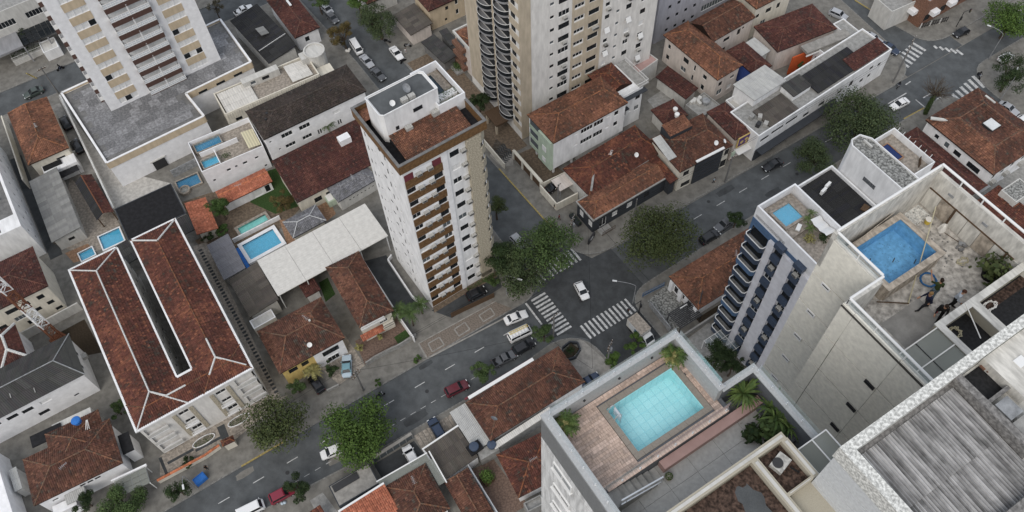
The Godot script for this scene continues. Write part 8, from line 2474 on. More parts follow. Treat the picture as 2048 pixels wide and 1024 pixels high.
func person(label: String,at: Vector3,turn: float,look: Dictionary,pose := {},cell := 0.022,group := "") -> Node3D:
	var t := thing("person",label, "person",at,turn,group)
	var skin: Color = look.get("skin",Color(0.36,0.20,0.13))
	var shirt: Color = look.shirt; var pants: Color = look.pants; var shoe: Color = look.get("shoe",Color(0.02,0.02,0.02))
	var shoe2: Color = look.get("shoe2",shoe)
	var sl: Color = look.get("sleeve",skin)
	var st: float = pose.get("stride",0.25)
	var lean: float = pose.get("lean",0.05)
	var hip := Vector3(0,0.90,0)
	var chest := Vector3(0,1.30,lean)
	var neck := Vector3(0,1.46,lean * 1.3)
	var head := Vector3(0,1.60,lean * 1.6 + 0.02)
	var bones := []
	bones.append([hip + Vector3(-0.06,0.02,0),hip + Vector3(0.06,0.02,0),0.125,0.125,pants])
	bones.append([hip + Vector3(0,0.10,0),chest + Vector3(0,-0.08,0),0.125,0.145,shirt])
	bones.append([chest + Vector3(-0.13,0.06,0),chest + Vector3(0.13,0.06,0),0.095,0.095,shirt])
	bones.append([neck + Vector3(0,-0.04,0),head,0.055,0.055,skin])
	for s in [-1,1]:
		var f: float = st * s
		var kn := Vector3(0.09 * s,0.50,f * 0.55 + 0.05)
		var an := Vector3(0.09 * s,0.09 + maxf(0,-f) * 0.12,f - (0.05 if f < 0 else 0.0))
		bones.append([hip + Vector3(0.09 * s,-0.04,0),kn,0.095,0.065,pants])
		bones.append([kn,an,0.065,0.045,pants])
		bones.append([an + Vector3(0,-0.03,-0.03),an + Vector3(0,-0.045,0.16),0.045,0.038,shoe if s > 0 else shoe2])
		var sh := chest + Vector3(0.19 * s,0.08,0)
		var arm: Array = pose.get("la" if s < 0 else "ra",[-f * 0.6,0.12])
		var el: Vector3 = sh + Vector3(0.06 * s,-0.27,arm[0] * 0.5)
		var wr: Vector3 = el + Vector3(-0.02 * s,-0.20 + arm[1] * 0.6,arm[0] * 0.6 + arm[1])
		bones.append([sh,el,0.062,0.048,shirt])
		bones.append([el,wr,0.044,0.032,sl])
		var d := (wr - el).normalized()
		bones.append([wr,wr + d * 0.07,0.034,0.036,skin])
		for k in 4: bones.append([wr + d * 0.08 + Vector3(0,0.012,(k - 1.5) * 0.02),wr + d * (0.145 - 0.006 * absi(k - 1)) + Vector3(-0.02 * s,-0.012,(k - 1.5) * 0.022),0.011,0.009,skin])
		bones.append([wr + d * 0.03 + Vector3(0,0,0.035),wr + d * 0.085 + Vector3(0,0,0.06),0.012,0.010,skin])
	var mb := MB.new()
	net(mb,bones,cell,0.05)
	mb.smooth_normals()
	part("body",mb, "mixed",t)
	var hb := []
	var ht: float = pose.get("look",0.0)
	var B := Basis(Vector3.UP,ht)
	var f := func(v: Vector3) -> Vector3: return head + Vector3(0,0.06,0) + B * v
	hb.append([f.call(Vector3(0,0.025,-0.015)),f.call(Vector3(0,-0.055,0.02)),0.095,0.062,skin])
	hb.append([f.call(Vector3(0,-0.085,0.035)),f.call(Vector3(0,-0.09,0.04)),0.04,0.04,skin])
	hb.append([f.call(Vector3(0,0.0,0.085)),f.call(Vector3(0,-0.03,0.108)),0.012,0.017,skin])
	for s in [-1,1]:
		hb.append([f.call(Vector3(0.093 * s,-0.005,0)),f.call(Vector3(0.093 * s,-0.04,0.005)),0.018,0.012,skin])
		hb.append([f.call(Vector3(0.032 * s,0.005,0.079)),f.call(Vector3(0.036 * s,0.005,0.078)),0.012,0.012,Color(0.03,0.02,0.02)])
	hb.append([f.call(Vector3(-0.02,-0.062,0.078)),f.call(Vector3(0.02,-0.062,0.078)),0.009,0.009,Color(0.25,0.09,0.08)])
	var hair: Color = look.get("hair",Color(0.02,0.014,0.010))
	hb.append([f.call(Vector3(0,0.05,-0.03)),f.call(Vector3(0,0.06,0.02)),0.098,0.086,hair])
	hb.append([f.call(Vector3(0,0.0,-0.06)),f.call(Vector3(0,-0.05,-0.055)),0.075,0.055,hair])
	var hm := MB.new()
	net(hm,hb,cell * 0.55,0.012)
	hm.smooth_normals()
	part("head",hm, "mixed",t)
	return t
func build_people():
	var y := 95.4
	person("person in navy top and dark trousers striding across the roof terrace",Vector3(-20.15,y,53.55),-2.0,{"shirt": Color(0.010,0.014,0.035), "sleeve": Color(0.010,0.014,0.035), "pants": Color(0.020,0.022,0.024), "hair": Color(0.20,0.12,0.05)},{"stride": 0.26, "lean": 0.1})
	person("person in green patterned shirt with arm raised beside the hose coil",Vector3(-19.3,y,53.3),2.4,{"shirt": Color(0.030,0.040,0.014), "pants": Color(0.10,0.13,0.16), "skin": Color(0.34,0.18,0.11)},{"stride": 0.08, "ra": [0.5,0.3]})
	person("person in light grey shirt facing the tiled parapet",Vector3(-18.85,y,54.25),0.4,{"shirt": Color(0.36,0.39,0.43), "sleeve": Color(0.36,0.39,0.43), "pants": Color(0.012,0.012,0.014), "hair": Color(0.05,0.022,0.012)},{"stride": 0.1})
	person("person dressed in black with red shoe taking a long step",Vector3(-19.95,y,54.32),-1.2,{"shirt": Color(0.012,0.012,0.013), "sleeve": Color(0.012,0.012,0.013), "pants": Color(0.010,0.010,0.011), "shoe": Color(0.55,0.56,0.58), "shoe2": Color(0.32,0.02,0.05)},{"stride": 0.36, "lean": 0.18, "ra": [0.4,0.2]})
	person("pedestrian in red top on the pale pavement before the corner shop",Vector3(6.01,0.12,-15.67),0.6,{"shirt": Color(0.16,0.02,0.03), "pants": Color(0.03,0.02,0.03)},{"stride": 0.2},0.035)
	person("pedestrian in pale blue shirt outside the black shopfront",Vector3(36.67,0.12,-5.82),0.6,{"shirt": Color(0.30,0.38,0.44), "pants": Color(0.02,0.02,0.03)},{"stride": 0.15},0.035)
	person("pedestrian in dark clothes by the garden wall at the cross street",Vector3(6.83,0.12,-18.4),0.3,{"shirt": Color(0.02,0.02,0.02), "pants": Color(0.02,0.02,0.02)},{"stride": 0.15},0.035)
	person("pedestrian in white on the pavement beside the parked motorbikes",Vector3(3.22,0.12,-72.76),0.6,{"shirt": Color(0.6,0.6,0.6), "pants": Color(0.4,0.4,0.42)},{"stride": 0.15},0.035)
	person("pedestrian in dark clothes on the pavement near the blue skip",Vector3(-70.95,0.12,-6.71),0.3,{"shirt": Color(0.015,0.015,0.015), "pants": Color(0.02,0.02,0.02)},{"stride": 0.1},0.035)
func loft(mb: MB,secs: Array):
	var n: int = secs[0].size()
	for j in secs.size() - 1:
		for k in n:
			mb.quad(secs[j][k],secs[j][(k + 1) % n],secs[j + 1][(k + 1) % n],secs[j + 1][k])
	for e in [0,secs.size() - 1]:
		var c := Vector3.ZERO
		for p in secs[e]: c += p / n
		for k in n:
			if e == 0: mb.tri(c,secs[e][(k + 1) % n],secs[e][k])
			else: mb.tri(c,secs[e][k],secs[e][(k + 1) % n])
func hull_ring(z: float,w: float,y0: float,y1: float) -> Array:
	return [v3(w * 0.86,y0,z),v3(w * 0.98,y0 + 0.12,z),v3(w,(y0 + y1) / 2,z),v3(w * 0.97,y1 - 0.07,z),v3(w * 0.88,y1,z),v3(0,y1 + 0.025,z),v3(-w * 0.88,y1,z),v3(-w * 0.97,y1 - 0.07,z),v3(-w,(y0 + y1) / 2,z),v3(-w * 0.98,y0 + 0.12,z),v3(-w * 0.86,y0,z)]
func car_meshes(kind: String) -> Dictionary:
	if mesh_cache.has("car " + kind): return mesh_cache["car " + kind]
	var p: Array = {"hatch": [3.9,1.72,1.50,0.88,0.96,0.95,0.25,-1.25,-1.72,0.98], "sedan": [4.45,1.76,1.46,0.86,0.95,0.85,0.15,-0.95,-1.55,0.98], "suv": [4.35,1.80,1.66,0.98,1.08,0.95,0.35,-1.60,-1.98,1.08], "pickup": [4.7,1.74,1.60,0.95,1.04,0.95,0.35,-0.45,-0.80,0.98], "van": [4.5,1.76,1.95,1.15,1.2,2.0,1.55,-1.95,-2.12,1.2]}[kind]
	var L: float = p[0] / 2; var w: float = p[1] / 2; var h: float = p[2]
	var b := MB.new()
	var y0 := 0.24
	var bon: float = p[3]; var belt: float = p[4]; var tail: float = p[9]
	loft(b,[hull_ring(-L,w * 0.80,y0 + 0.18,tail - 0.20),hull_ring(-L + 0.12,w * 0.93,y0 + 0.04,tail - 0.06),hull_ring(-L + 0.45,w * 0.99,y0,tail),hull_ring(p[8],w,y0,maxf(tail,belt)),hull_ring(0,w,y0,belt),hull_ring(p[5],w,y0,belt - 0.02),hull_ring(minf(p[5] + 0.5,L - 0.3),w * 0.985,y0,bon),hull_ring(L - 0.28,w * 0.94,y0,bon - 0.10),hull_ring(L - 0.08,w * 0.86,y0 + 0.05,bon - 0.22),hull_ring(L,w * 0.76,y0 + 0.16,bon - 0.32)])
	var g := MB.new()
	var gr := func(z: float,ww: float,y: float) -> Array: return [v3(ww,y,z),v3(ww * 0.98,y + 0.01,z),v3(-ww * 0.98,y + 0.01,z),v3(-ww,y,z)]
	var ry := h - 0.06
	var tw := w * 0.76
	var a := [v3(-w * 0.9,belt,p[5]),v3(w * 0.9,belt,p[5]),v3(w * 0.92,belt,p[8]),v3(-w * 0.92,belt,p[8])]
	var c := [v3(-tw,ry,p[6]),v3(tw,ry,p[6]),v3(tw,ry - 0.02,p[7]),v3(-tw,ry - 0.02,p[7])]
	for k in 4: g.quad(a[k],a[(k + 1) % 4],c[(k + 1) % 4],c[k])
	g.quad(c[0],c[1],c[2],c[3])
	var rf := MB.new()
	var e := 0.05
	var m0 := [v3(-tw - e,ry - 0.03,p[6] + 0.06),v3(tw + e,ry - 0.03,p[6] + 0.06),v3(tw + e,ry - 0.05,p[7] - 0.08),v3(-tw - e,ry - 0.05,p[7] - 0.08)]
	var m1 := [v3(-tw * 0.9,h,p[6] - 0.12),v3(tw * 0.9,h,p[6] - 0.12),v3(tw * 0.9,h - 0.02,p[7] + 0.12),v3(-tw * 0.9,h - 0.02,p[7] + 0.12)]
	for k in 4: rf.quad(m0[k],m0[(k + 1) % 4],m1[(k + 1) % 4],m1[k])
	rf.quad(m1[0],m1[1],m1[2],m1[3])
	for s in [-1.0,1.0]:
		rf.bar(v3(s * w * 0.91,belt,p[5] + 0.02),v3(s * (tw + 0.01),ry,p[6] + 0.02),0.07,0.06)
		rf.bar(v3(s * w * 0.93,belt,p[8] - 0.02),v3(s * (tw + 0.01),ry,p[7] - 0.02),0.16,0.08)
		var zm: float = (p[6] + p[7]) / 2
		rf.bar(v3(s * w * 0.925,belt,zm),v3(s * (tw + 0.015),ry,zm),0.05,0.09)
	var dk := MB.new()
	dk.box(v3(0,0.42,L - 0.03),v3(w * 1.1,0.16,0.08)); dk.box(v3(0,0.38,-L + 0.02),v3(w * 1.2,0.12,0.06))
	var mi := MB.new()
	mi.box(v3(w + 0.08,belt + 0.06,p[5] - 0.18),v3(0.2,0.12,0.1));
	var mi2 := MB.new()
	mi2.box(v3(-w - 0.08,belt + 0.06,p[5] - 0.18),v3(0.2,0.12,0.1))
	var hl := MB.new()
	hl.hexa(Transform3D(Basis.IDENTITY,v3(w * 0.66,bon - 0.24,L - 0.13)),v3(0.36,0.14,0.22))
	var tl := MB.new()
	tl.hexa(Transform3D(Basis.IDENTITY,v3(w * 0.72,tail - 0.24,-L + 0.11)),v3(0.3,0.16,0.16))
	var ty := MB.new()
	ty.tube(v3(-0.1,0,0),v3(0.1,0,0),0.31,0.31,16)
	var ri := MB.new()
	ri.tube(v3(0.09,0,0),v3(0.108,0,0),0.19,0.17,10)
	ri.tube(v3(-0.108,0,0),v3(-0.09,0,0),0.17,0.19,10)
	var bed := MB.new()
	if kind == "pickup": bed.box(v3(0,tail + 0.02,(p[8] - L) / 2),v3(w * 1.6,0.02,L + p[8] - 0.3))
	var out := {"p": p, "body": b, "glass": g, "roof": rf, "dark": dk.mesh(mat("rubber")), "mirror": [mi,mi2], "head": hl.mesh(mat("pane_light")), "tail": tl.mesh(mat("tail_red")), "tyre": ty.mesh(mat("rubber")), "rim": ri.mesh(mat("aluminium")), "bed": bed, "glassm": g.mesh(mat("glass_dark"))}
	mesh_cache["car " + kind] = out
	return out
func car(label: String,kind: String,colour: String,rear: Vector2,front: Vector2,o := {}) -> Node3D:
	var d := front - rear
	var c := (front + rear) / 2
	var t := thing(o.get("name", "parked_car"),label,o.get("cat", "car"),v3(c.x,o.get("y",0.004),c.y),atan2(d.x,d.y),o.get("group", ""))
	var m := car_meshes(kind)
	var p: Array = m.p
	part("body",m.body,colour,t)
	shared("windows",m.glassm,t,Transform3D.IDENTITY)
	part("roof",m.roof,o.get("roof",colour),t)
	shared("bumper_trim",m.dark,t,Transform3D.IDENTITY)
	for k in 2: part("mirror",m.mirror[k],colour,t)
	for s in [1.0,-1.0]:
		var x: float = (p[1] / 2 * 1.32) * (0.0 if s > 0 else -1.0)
		shared("headlight",m.head,t,Transform3D(Basis.IDENTITY,v3(x,0,0)))
		shared("tail_light",m.tail,t,Transform3D(Basis.IDENTITY,v3(x * 1.09,0,0)))
	for s in [-1,1]:
		for z in [p[0] * 0.31,-p[0] * 0.31]:
			var w := shared("wheel",m.tyre,t,Transform3D(Basis.IDENTITY,v3(s * (p[1] / 2 - 0.09),0.31,z)))
			shared("rim",m.rim,w,Transform3D.IDENTITY)
	if kind == "pickup": part("cargo_bed",m.bed,o.get("bed", "rubber"),t)
	if o.get("rack",false):
		var r := MB.new()
		for k in 6: r.box(v3(0,p[2] + 0.1,-1.6 + k * 0.6),v3(p[1] * 0.8,0.05,0.06))
		for s in [-1,1]: r.box(v3(s * p[1] * 0.38,p[2] + 0.12,-0.1),v3(0.06,0.06,3.4))
		part("roof_rack",r, "aluminium",t)
		var ld := MB.new()
		for s in [-0.2,0.2]: ld.box(v3(0.25 + s,p[2] + 0.2,-0.1),v3(0.06,0.08,3.8))
		for k in 10: ld.box(v3(0.25,p[2] + 0.2,-1.8 + k * 0.38),v3(0.4,0.05,0.05))
		part("ladder",ld, "bucket_yellow",t)
	return t
func motorbike(label: String,at: Vector3,turn: float,colour := "rubber",rider := false) -> Node3D:
	var t := thing("motorbike",label, "motorbike",at,turn)
	for z in [0.62,-0.62]:
		var w := MB.new()
		w.tube(v3(-0.06,0.3,z),v3(0.06,0.3,z),0.3,0.3,14)
		part("wheel",w, "rubber",t)
	var b := MB.new()
	b.bar(v3(0,0.55,-0.5),v3(0,0.72,0.45),0.2,0.26)
	b.bar(v3(0,0.35,-0.1),v3(0,0.6,0.1),0.24,0.3)
	part("frame",b,colour,t)
	var s := MB.new()
	s.bar(v3(0,0.78,-0.7),v3(0,0.76,0.05),0.26,0.12)
	part("seat",s, "rubber",t)
	var h := MB.new()
	h.tube(v3(-0.36,1.0,0.42),v3(0.36,1.0,0.42),0.025,0.025,6)
	h.tube(v3(0,1.0,0.42),v3(0,0.35,0.64),0.035,0.035,6)
	part("handlebar",h, "aluminium",t)
	if rider:
		var p := thing("rider", "helmeted rider on " + label, "person",at + v3(0,0.0,0),turn)
		var dark := Color(0.02,0.02,0.022)
		var bones := [[v3(0,0.92,-0.2),v3(0,1.32,-0.05),0.14,0.16,dark],[v3(-0.14,1.38,-0.03),v3(0.14,1.38,-0.03),0.09,0.09,dark],[v3(0,1.45,0),v3(0,1.55,0.02),0.06,0.06,dark]]
		for q in [-1,1]:
			bones += [[v3(0.1 * q,0.9,-0.2),v3(0.2 * q,0.78,0.2),0.1,0.07,Color(0.04,0.05,0.08)],[v3(0.2 * q,0.78,0.2),v3(0.18 * q,0.38,0.0),0.065,0.05,Color(0.04,0.05,0.08)],[v3(0.18 * q,0.34,-0.03),v3(0.18 * q,0.33,0.14),0.05,0.04,dark],[v3(0.2 * q,1.38,0),v3(0.32 * q,1.15,0.22),0.06,0.05,dark],[v3(0.32 * q,1.15,0.22),v3(0.34 * q,1.02,0.42),0.045,0.035,dark]]
		var mb := MB.new()
		net(mb,bones,0.035,0.05)
		mb.smooth_normals()
		part("body",mb, "mixed",p)
		var hm := MB.new()
		hm.lathe(v3(0,1.5,0.04),[[0.0,0.0],[0.12,0.02],[0.145,0.13],[0.11,0.24],[0.0,0.28]],14)
		part("helmet",hm, "rubber",p)
	return t
func box_truck(label: String,rear: Vector2,front: Vector2):
	var d := front - rear
	var c := (front + rear) / 2
	var t := thing("box_truck",label, "truck",v3(c.x,0.004,c.y),atan2(d.x,d.y))
	var L := d.length()
	var z0 := -L / 2
	pbox("cargo_box",t, "white_dirty",v3(0,2.0,z0 + (L - 1.7) / 2),v3(2.2,2.3,L - 1.7))
	pbox("box_roof",t, "paver_beige",v3(0,3.18,z0 + (L - 1.7) / 2),v3(2.24,0.06,L - 1.66))
	pbox("side_print",t, "pane_light",v3(-1.115,2.1,z0 + (L - 1.7) * 0.35),v3(0.02,1.5,1.5))
	pbox("side_print",t, "blue_band",v3(-1.115,2.0,z0 + (L - 1.7) * 0.72),v3(0.02,1.3,1.4))
	pbox("side_print",t, "pane_light",v3(1.115,2.1,z0 + (L - 1.7) * 0.4),v3(0.02,1.5,1.8))
	pbox("door",t, "metal_white",v3(0,2.0,z0 - 0.02),v3(2.0,2.1,0.05))
	var cab := MB.new()
	loft(cab,[hull_ring(L / 2 - 1.6,0.98,0.55,2.25),hull_ring(L / 2 - 0.9,0.98,0.55,2.25),hull_ring(L / 2 - 0.25,0.95,0.5,1.45),hull_ring(L / 2,0.88,0.55,1.25)])
	part("cab",cab, "metal_white",t)
	var ws := MB.new()
	ws.quad(v3(-0.84,1.46,L / 2 - 0.22),v3(0.84,1.46,L / 2 - 0.22),v3(0.8,2.2,L / 2 - 0.84),v3(-0.8,2.2,L / 2 - 0.84))
	part("windscreen",ws, "glass_dark",t)
	for s in [-1,1]:
		pbox("side_window",t, "glass_dark",v3(s * 0.98,1.75,L / 2 - 1.05),v3(0.04,0.55,0.7))
		pbox("mirror",t, "rubber",v3(s * 1.2,1.8,L / 2 - 0.5),v3(0.14,0.4,0.1))
		pbox("headlight",t, "pane_light",v3(s * 0.7,0.85,L / 2 - 0.02),v3(0.3,0.2,0.1))
		for z in [L / 2 - 0.9,z0 + 1.1]:
			var w := MB.new()
			w.tube(v3(s * 0.78,0.42,z),v3(s * 1.05,0.42,z),0.42,0.42,16)
			part("wheel",w, "rubber",t)
	pbox("chassis",t, "metal_dark",v3(0,0.65,-0.4),v3(1.2,0.3,L - 0.9))
func pole(label: String,at: Vector3,h: float,turn := 0.0,arms := 1) -> Node3D:
	var t := thing("utility_pole",label, "pole",at,turn)
	var m := MB.new()
	m.tube(Vector3.ZERO,v3(0,h,0),0.19,0.12,8)
	part("post",m, "cement_dark",t)
	for k in arms:
		pbox("crossarm",t, "wood_brown",v3(0,h - 0.5 - k * 1.1,0),v3(2.0,0.12,0.12))
		for x in [-0.85,-0.3,0.4,0.85]:
			var i := MB.new()
			i.lathe(v3(x,h - 0.44 - k * 1.1,0),[[0.04,0],[0.06,0.08],[0.03,0.16],[0.0,0.18]],6)
			part("insulator",i, "frame_white",t)
	return t
func transformer(t: Node3D,h: float):
	var m := MB.new()
	m.lathe(v3(0.35,h - 3.4,0.1),[[0.0,0],[0.28,0],[0.3,0.1],[0.3,0.9],[0.2,1.0],[0.0,1.02]],12)
	part("transformer",m, "metal_grey",t)
func street_lamp(label: String,at: Vector3,h: float,reach: Vector3) -> Node3D:
	var t := thing("street_lamp",label, "street lamp",at)
	var m := MB.new()
	m.tube(Vector3.ZERO,v3(0,h * 0.86,0),0.09,0.06,8)
	var last := v3(0,h * 0.86,0)
	for k in 6:
		var s := (k + 1) / 6.0
		var p := v3(reach.x * s * s,h * (0.86 + 0.14 * sin(s * PI / 2)),reach.z * s * s)
		m.tube(last,p,0.05,0.045,6)
		last = p
	part("post",m, "metal_grey",t)
	var hd := MB.new()
	hd.bar(last - reach.normalized() * 0.1,last + reach.normalized() * 0.7,0.28,0.13)
	part("lamp_head",hd, "metal_white",t)
	return t
func traffic_light(label: String,at: Vector3,h: float,reach: Vector3):
	var t := thing("traffic_light",label, "traffic light",at)
	var m := MB.new()
	m.tube(Vector3.ZERO,v3(0,h,0),0.11,0.08,8)
	m.tube(v3(0,h,0),v3(reach.x,h + 0.3,reach.z),0.07,0.05,8)
	part("post",m, "metal_dark",t)
	for q in [[reach * 1.0 + v3(0,h - 0.1,0)],[v3(0.2,h * 0.55,0)]]:
		var b := pbox("signal_head",t, "metal_dark",q[0],v3(0.35,0.95,0.3))
	for k in 3:
		var l := MB.new()
		l.tube(reach + v3(0,h - 0.4 + 0.3 * k,0.151),reach + v3(0,h - 0.4 + 0.3 * k,0.16),0.1,0.1,10)
		part("signal_lens",l,["lawn", "yellow_paint", "tail_red"][k],t)
func wires(label: String,runs: Array):
	var m := MB.new()
	for q in runs:
		var last: Vector3 = q[0]
		for k in 8:
			var s := (k + 1) / 8.0
			var p: Vector3 = q[0].lerp(q[1],s) - v3(0,0.5 * sin(PI * s),0)
			m.tube(last,p,0.022,0.022,4,false)
			last = p
	single("power_cable",m, "rubber",label, "cable")
func build_street_things():
	add_mat("pane_light",lin(0.55,0.57,0.58),0.2)
	add_mat("tail_red",lin(0.30,0.02,0.02),0.3)
	for q in [["car_white",0.72,0.72,0.72],["car_silver",0.36,0.37,0.39],["car_grey",0.085,0.088,0.095],["car_black",0.012,0.012,0.014],["car_blue",0.018,0.032,0.065],["car_maroon",0.10,0.014,0.022],["car_red",0.20,0.016,0.035],["car_green",0.05,0.065,0.058],["cover_blue",0.16,0.29,0.34],["cover_pale",0.40,0.48,0.54]]:
		var m := add_mat(q[0],lin(q[1],q[2],q[3]),0.32)
		m.clearcoat_enabled = not q[0].begins_with("cover")
		m.clearcoat = 0.6
		m.clearcoat_roughness = 0.1
		if q[0].begins_with("cover"): m.roughness = 0.8
	var mv := {"name": "car"}
	car("white hatchback driving through the middle of the crossing", "hatch", "car_white",v2(0.56,-1.63),v2(-0.07,1.95),mv)
	car("white sedan waiting at the left zebra crossing", "sedan", "car_white",v2(-14.72,-2.2),v2(-11.07,-1.61),mv)
	car("white van with roof rack and yellow ladder", "van", "car_white",v2(-16.57,1.11),v2(-11.8,1.57),{"name": "van", "cat": "van", "rack": true})
	car("black sport utility car parked left of the small kerbside tree", "suv", "car_black",v2(-16.59,3.8),v2(-13.33,3.88))
	car("dark grey pickup parked behind the black car", "pickup", "car_grey",v2(-20.81,3.68),v2(-17.18,4.06))
	car("maroon hatchback driving on the main street", "suv", "car_maroon",v2(-30.95,3.93),v2(-27,4.29),mv)
	car("dark blue car parked on the pale drive strips", "suv", "car_blue",v2(-35.64,10.35),v2(-35.54,6.94),{"y": BASE + 0.05})
	car("white hatchback parked nose-in inside the walled garage yard", "hatch", "car_white",v2(-41.57,11.85),v2(-41.44,8.57),{"y": BASE + 0.01})
	car("white hatchback half hidden under the big green street tree", "hatch", "car_white",v2(-50.43,2.64),v2(-53.97,2.03),mv)
	car("red car parked half under the small kerb tree at bottom", "suv", "car_red",v2(-63.88,4.21),v2(-60.34,4.41))
	car("white van cut by the lower frame edge", "van", "car_white",v2(-69.8,3.61),v2(-65.12,4.05),{"name": "van", "cat": "van"})
	car("car under a pale blue cover in the yard", "sedan", "cover_pale",v2(-43.98,-8.43),v2(-42.13,-12.18),{"name": "covered_car", "roof": "cover_blue", "y": BASE + 0.01})
	car("dark car under the front awning of the yellow row house", "hatch", "car_black",v2(-48.92,-8.32),v2(-49.21,-12.05),{"y": BASE + 0.01})
	car("silver car parked beside the grey flat roof at the far street", "sedan", "car_silver",v2(91.48,-18.68),v2(92.29,-15.12))
	car("dark blue car parked by the brown-tiled corner of the white factory", "sedan", "car_blue",v2(92.29,-14.48),v2(92.93,-10.53))
	car("black car turning at the far right junction", "hatch", "car_black",v2(111.2,-6.98),v2(107.19,-7.3),mv)
	car("white sedan on the main street near the far junction", "sedan", "car_white",v2(84.18,0.42),v2(80.01,0.12),mv)
	car("silver sedan parked behind the skylight house", "sedan", "car_silver",v2(99.33,11.87),v2(99.92,15.63))
	car("white car with coloured stripes at the upper right street", "suv", "car_silver",v2(90.32,-28.52),v2(91.6,-24.91),mv)
	car("black sedan driving on the main street right of the shops", "sedan", "car_black",v2(51.14,-2.24),v2(47.11,-2.55),mv)
	car("black car parked at the kerb behind the olive tree", "suv", "car_black",v2(25.73,4.07),v2(29.08,4.07))
	car("dark pickup with pale load parked beside the little kerb tree", "pickup", "car_grey",v2(33.4,3.25),v2(30.1,3.45),{"bed": "pane_light"})
	car("dark green sedan on the upper left street", "sedan", "car_green",v2(-69.35,-108.99),v2(-73.51,-108.84),mv)
	car("black car in the long driveway, nearer the street", "suv", "car_black",v2(-67.88,-93.29),v2(-68.2,-98.16),{"y": BASE + 0.01})
	car("black car in the long driveway before the low white wall", "suv", "car_black",v2(-67.73,-85.8),v2(-68.12,-89.72),{"y": BASE + 0.01})
	car("silver off-road car parked on the cross street by the trees", "suv", "car_silver",v2(-3.77,-17.42),v2(-3.37,-12.98))
	car("white van parked under the round dark tree on the cross street", "van", "car_white",v2(-5.2,-82.58),v2(-5.51,-78.21),{"name": "van", "cat": "van"})
	car("silver sedan parked between white van and dark car", "sedan", "car_silver",v2(-5.59,-77.61),v2(-5.24,-72.77))
	car("dark grey car parked closest to the brown tower", "sedan", "car_grey",v2(-5.4,-71.96),v2(-4.98,-68.41))
	car("white sedan parked by the motorbikes on the cross street", "sedan", "car_white",v2(1.3,-76.04),v2(1.34,-71.19))
	car("grey car parked under the trees at the upper end", "hatch", "car_silver",v2(-5.5,-97.25),v2(-5.11,-94.42))
	car("dark car parked behind the grey one at the upper end", "hatch", "car_grey",v2(-5.76,-93.84),v2(-5.41,-90.95))
	car("white pickup in the yard behind the black hall roof", "pickup", "car_white",v2(-23.1,-106.72),v2(-20.72,-106.81),{"y": BASE})
	car("black car on the tower forecourt behind the brown fence", "hatch", "car_black",v2(-17.38,-10.25),v2(-15.23,-10.12),{"y": BASE + 0.01})
	car("black car under the wall carport by the green flats", "sedan", "car_black",v2(8.19,-22.48),v2(11.59,-22.52),{"y": BASE + 0.01})
	car("blue-grey pickup beside the brown hipped shop's end wall", "pickup", "car_blue",v2(-11.13,15.61),v2(-7.66,15.67),{"y": BASE + 0.01, "bed": "cover_pale"})
	car("white car at the right frame edge", "hatch", "car_white",v2(99.26,17.01),v2(99.29,19.48))
	car("white car half hidden under the far right trees", "hatch", "car_white",v2(108.85,3.63),v2(112.84,3.62),{"y": BASE})
	box_truck("white box truck with tan roof waiting at the near zebra crossing",v2(3.78,10.45),v2(4.06,15.97))
	motorbike("the black motorbike parked before the white sedan",v3(1.51,0,-70.8),1.8)
	motorbike("the dark motorbike parked behind the white sedan",v3(1.5,0,-78.48),0.6)
	motorbike("the pale motorbike on the pavement by the grey carport",v3(4.66,0.12,-74.46),0.9, "metal_grey")
	motorbike("the motorbike riding left near the far junction",v3(86.01,0,-3.63),-1.2, "rubber",true)
	motorbike("the motorbike waiting at the zebra beside the rounded kerb",v3(102.23,0,3.95),-0.6, "rubber",true)
	motorbike("the motorbike on the upper left street",v3(-64.24,0,-113.17),-1.5, "rubber",true)
	motorbike("the motorbike on the main street beside the big green tree",v3(-40.69,0,-2.24),1.5, "rubber",true)
	var p := pole("concrete utility pole on the corner pavement before the corner shop",v3(4.73,0.12,-9.6),9.0,0.6,2)
	transformer(p,9.0)
	p = pole("utility pole with crossarms on the pavement by the covered car",v3(-42.68,0.12,-4.82),8.0,0.4,2)
	pole("tall utility pole at the far junction corner by the white factory",v3(86.03,0.12,-5.13),11.0,0.3,2)
	pole("second pole beside the white factory's far corner",v3(90.44,0.12,-7.32),9.0,0.3,1)
	pole("utility pole beside the small kerbside tree and black car",v3(-9.23,0.12,4.81),8.0,0.2,1)
	p = pole("utility pole at the corner opposite the box truck",v3(-4.51,0.12,14.6),8.5,0.5,2)
	transformer(p,8.5)
	pole("pole on the pavement before the black shopfront",v3(38.75,0.12,-4.7),8.0,0.1,1)
	pole("pole with black and yellow foot on the upper left street",v3(-66.85,0.12,-106.08),8.0,0.1,1)
	pole("pole by the carport wall of the green flats",v3(7.45,0.12,-18.19),7.5,0.4,1)
	pole("slim pole before the corner shop's long dark side",v3(18.56,0.12,-7.93),6.0,0.0,0)
	street_lamp("street lamp at the corner before the pale concrete yard",v3(6.7,0.12,7.25),7.0,v3(-2.6,0,-2.4))
	street_lamp("street lamp over the main street left of the zebra crossing",v3(-11.61,0.12,-7.1),7.5,v3(1.4,0,2.2))
	street_lamp("street lamp by the clipped tree near the blue skip",v3(-73.52,0.12,-4.46),7.5,v3(-0.4,0,1.8))
	street_lamp("tall curved lamp at the far right junction island",v3(108.02,0.12,1.61),8.0,v3(-1.2,0,-2.8))
	street_lamp("street lamp behind the skylight house",v3(100.79,0.12,10.97),7.0,v3(1.6,0,-1.0))
	traffic_light("traffic light with long arm beside the box truck",v3(6.32,0.12,9.49),4.6,v3(-3.0,0,0.2))
	traffic_light("traffic light on the far right junction's rounded corner",v3(110.34,0.12,-9.32),4.2,v3(1.6,0,0.4))
